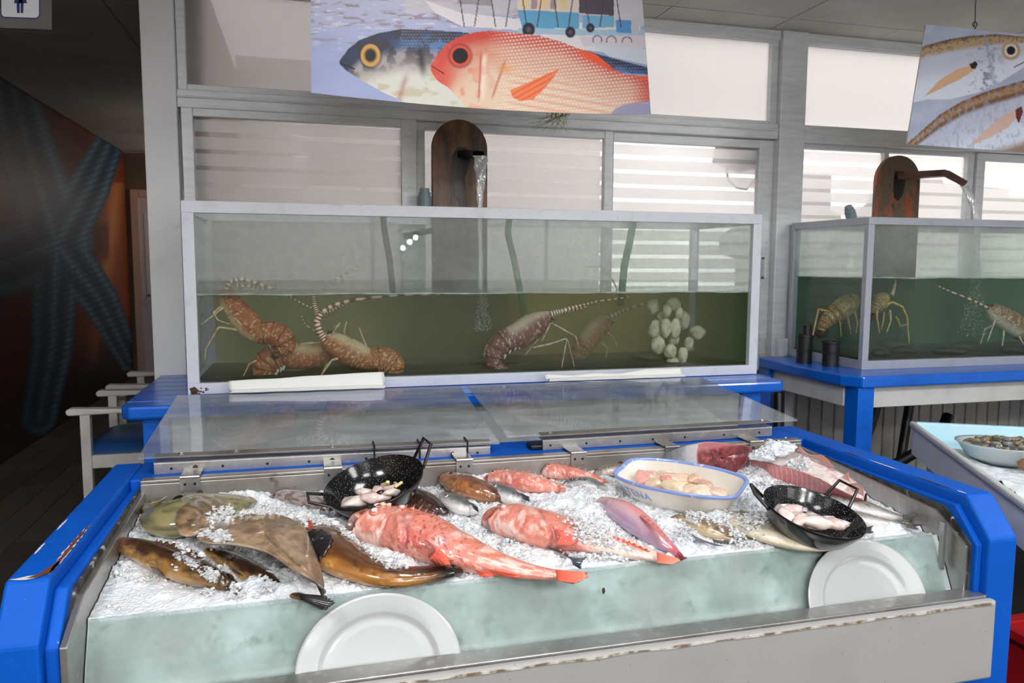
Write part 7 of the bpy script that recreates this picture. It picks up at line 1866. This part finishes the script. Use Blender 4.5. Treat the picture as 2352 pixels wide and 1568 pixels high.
lobster('lobster with raised banded antennae in the middle left of the big tank', 3.29,
        [(742, 768, 8), (758, 782, 24), (786, 800, 31), (820, 816, 31), (850, 826, 25), (878, 826, 30), (902, 838, 28), (906, 860, 18)],
        [(0.006, (760, 775), (770, 755), (782, 740)), (0.006, (790, 770), (792, 752), (796, 738)), (0.006, (848, 812), (835, 780), (825, 752)), (0.0065, (790, 820), (763, 826), (733, 868)), (0.0055, (855, 834), (868, 846), (880, 866)), (0.0045, (745, 785), (715, 788), (688, 790))],
        [(0.016, 0.012, (748, 782), (736, 766), (727, 740), (738, 716)), (0.010, 0.003, (738, 718), (762, 702), (800, 690), (870, 681), (940, 676), (1010, 676)), (0.012, 0.007, (730, 722), (722, 700), (720, 676)), (0.005, 0.002, (735, 668), (770, 642), (830, 606)), (0.006, 0.003, (738, 716), (700, 700), (655, 676)), (0.010, 0.004, (738, 722), (770, 708), (805, 690))],
        ((166, 98, 54), (136, 78, 46), (210, 184, 136), (200, 182, 146), 1, 1), 0.52, seed=8)
lobster('dark mauve lobster climbing in the middle of the big tank', 3.31,
        [(1270, 720, 6), (1248, 732, 20), (1222, 750, 31), (1192, 770, 31), (1164, 782, 29), (1142, 800, 25), (1132, 826, 19), (1146, 846, 15), (1170, 858, 10)],
        [(0.0055, (1264, 742), (1254, 764), (1244, 784)), (0.006, (1262, 740), (1282, 750), (1322, 772), (1329, 794)), (0.0055, (1246, 764), (1228, 788), (1207, 814)), (0.006, (1226, 798), (1262, 790), (1302, 777), (1290, 844)), (0.005, (1290, 780), (1304, 782), (1319, 842)), (0.004, (1118, 792), (1112, 815), (1122, 833))],
        [(0.015, 0.008, (1262, 722), (1290, 714), (1330, 702)), (0.006, 0.003, (1326, 703), (1370, 692), (1443, 682)), (0.009, 0.005, (1262, 724), (1300, 716), (1345, 704))],
        ((126, 78, 70), (96, 56, 54), (206, 178, 160), (196, 180, 160), -1, 1), 0.45, spikes=((1153, 808), (1160, 818), (1172, 806), (1184, 800), (1194, 796)), seed=12)
lobster('faint lobster deep in the murk right of the mauve one', 3.58,
        [(1404, 730, 6), (1388, 742, 20), (1366, 762, 25), (1346, 788, 24), (1330, 812, 20), (1324, 834, 14), (1338, 850, 9)],
        [(0.006, (1390, 758), (1410, 776), (1420, 802)), (0.006, (1370, 778), (1395, 800), (1390, 830))], [(0.010, 0.004, (1398, 728), (1440, 710), (1520, 684)), (0.006, 0.003, (1380, 735), (1374, 706), (1370, 680)), (0.004, 0.002, (1420, 668), (1400, 630), (1375, 612), (1340, 612))], ORN, 0.48, seed=15)
GLD = ((150, 120, 70), (120, 92, 54), (220, 200, 150), (196, 170, 104), 1, 1)
G2_ = 'lobsters in the small tank'
lobster('yellowish lobster seen through the left side of the small tank', 3.52, [(1974, 684, 6), (1958, 692, 20), (1936, 706, 24), (1912, 724, 20), (1894, 742, 14), (1886, 760, 8)],
        [(0.007, (1905, 715), (1880, 710), (1862, 792)), (0.006, (1925, 722), (1930, 745), (1932, 772)), (0.006, (1944, 716), (1950, 742), (1955, 768)), (0.006, (1962, 712), (1970, 740), (1966, 765))], [(0.006, 0.003, (1968, 690), (1990, 700), (2000, 730))], GLD, 0.45, group=G2_, seed=18)
lobster('yellowish lobster facing out with arched legs in the small tank', 3.34, [(2040, 678, 6), (2032, 684, 16), (2022, 694, 20), (2012, 706, 16), (2006, 720, 9)],
        [(0.007, (2014, 706), (2014, 730), (2020, 764)), (0.007, (2044, 712), (2046, 735), (2037, 762)), (0.006, (2030, 718), (2028, 740), (2024, 756)), (0.008, (2024, 704), (2050, 694), (2072, 704), (2084, 728), (2088, 790)), (0.006, (2058, 728), (2064, 738), (2068, 752)), (0.005, (2066, 748), (2084, 745), (2086, 760))], [(0.010, 0.006, (2048, 678), (2054, 660), (2058, 640))], GLD, 0.5, group=G2_, seed=21)
lobster('brown lobster with pale legs at the right edge of the small tank', 3.30, [(2268, 706, 6), (2280, 714, 18), (2304, 730, 25), (2334, 748, 27), (2362, 762, 24), (2385, 775, 18)],
        [(0.0065, (2286, 732), (2280, 750), (2268, 784)), (0.0065, (2306, 748), (2305, 770), (2302, 794)), (0.0055, (2278, 748), (2262, 756), (2252, 790)), (0.006, (2336, 764), (2345, 780), (2352, 792))], [(0.007, 0.003, (2272, 708), (2235, 690), (2180, 668), (2150, 655))],
        ((150, 112, 84), (120, 86, 64), (214, 196, 168), (206, 196, 176), -1, 1), 0.6, group=G2_, seed=24)
# shells hanging in a cluster in the big tank
oc = empty('oyster_cluster', PY(1545, 835, 3.36), 'clump of pale grey oysters in the right half of the big tank', 'shellfish')
M_oy = pmat('oyster_shell', C(206, 200, 168), 0.7, noise=(40, C(150, 142, 110), 0.5, 0.7), spots=(60, C(60, 54, 40), 0.12), bump=(40, 0.5))
for i, (a, b, rx, ry, dd) in enumerate(((1547, 698, 17, 16, .08), (1560, 718, 10, 13, .0), (1532, 714, 11, 15, .03), (1530, 754, 13, 22, .0), (1551, 754, 12, 24, -.01), (1505, 756, 15, 22, .04), (1512, 792, 18, 22, .01), (1540, 806, 15, 17, -.03), (1568, 817, 13, 20, -.03), (1547, 829, 16, 10, -.01), (1601, 764, 18, 17, .09), (1500, 705, 14, 18, .09), (1582, 790, 12, 16, .04), (1570, 735, 14, 22, .1), (1522, 730, 12, 16, .08), (1548, 778, 12, 14, .03))):
    p = PY(a, b, 3.36 + dd); s = ((p - CAM) @ _F) / FPX
    MB().blob(p, (rx * s, rx * s * 0.8, ry * s), 16, 12, 0.10, i).build('shell', M_oy, oc, smooth=True)
# stones on the tank floors
M_stone = pmat('dark_wet_stone', C(60, 58, 44), 0.6, noise=(20, C(34, 34, 26), 0.4, 0.7), bump=(30, 0.4))
for i, (x, y, z, r, l) in enumerate(((3.05, 3.36, ZT + 0.07, (0.07, 0.05, 0.025), 'brown stone near the left front of the small tank floor'), (3.30, 3.30, ZT + 0.068, (0.10, 0.05, 0.022), 'long flat stone on the front of the small tank floor'), (3.52, 3.42, ZT + 0.075, (0.09, 0.07, 0.03), 'dark stone in the middle of the small tank floor'),
                                    (3.70, 3.29, ZT + 0.066, (0.08, 0.04, 0.018), 'flat stone at the right of the small tank floor'), (3.16, 3.55, ZT + 0.08, (0.11, 0.06, 0.035), 'large dark stone at the back of the small tank'), (2.85, 3.30, ZT + 0.07, (0.05, 0.04, 0.022), 'small stone in the left corner of the small tank'),
                                    (1.62, 3.42, ZT + 0.070, (0.10, 0.06, 0.024), 'flat dark stone under the oysters in the big tank'), (0.86, 3.45, ZT + 0.07, (0.12, 0.07, 0.026), 'mossy dark stone below the stream in the big tank'))):
    setp(MB().blob((x, y, z), r, 18, 10, 0.10, i + 40).build('stone', M_stone, smooth=True), l, 'stone', 'stones in the tanks')
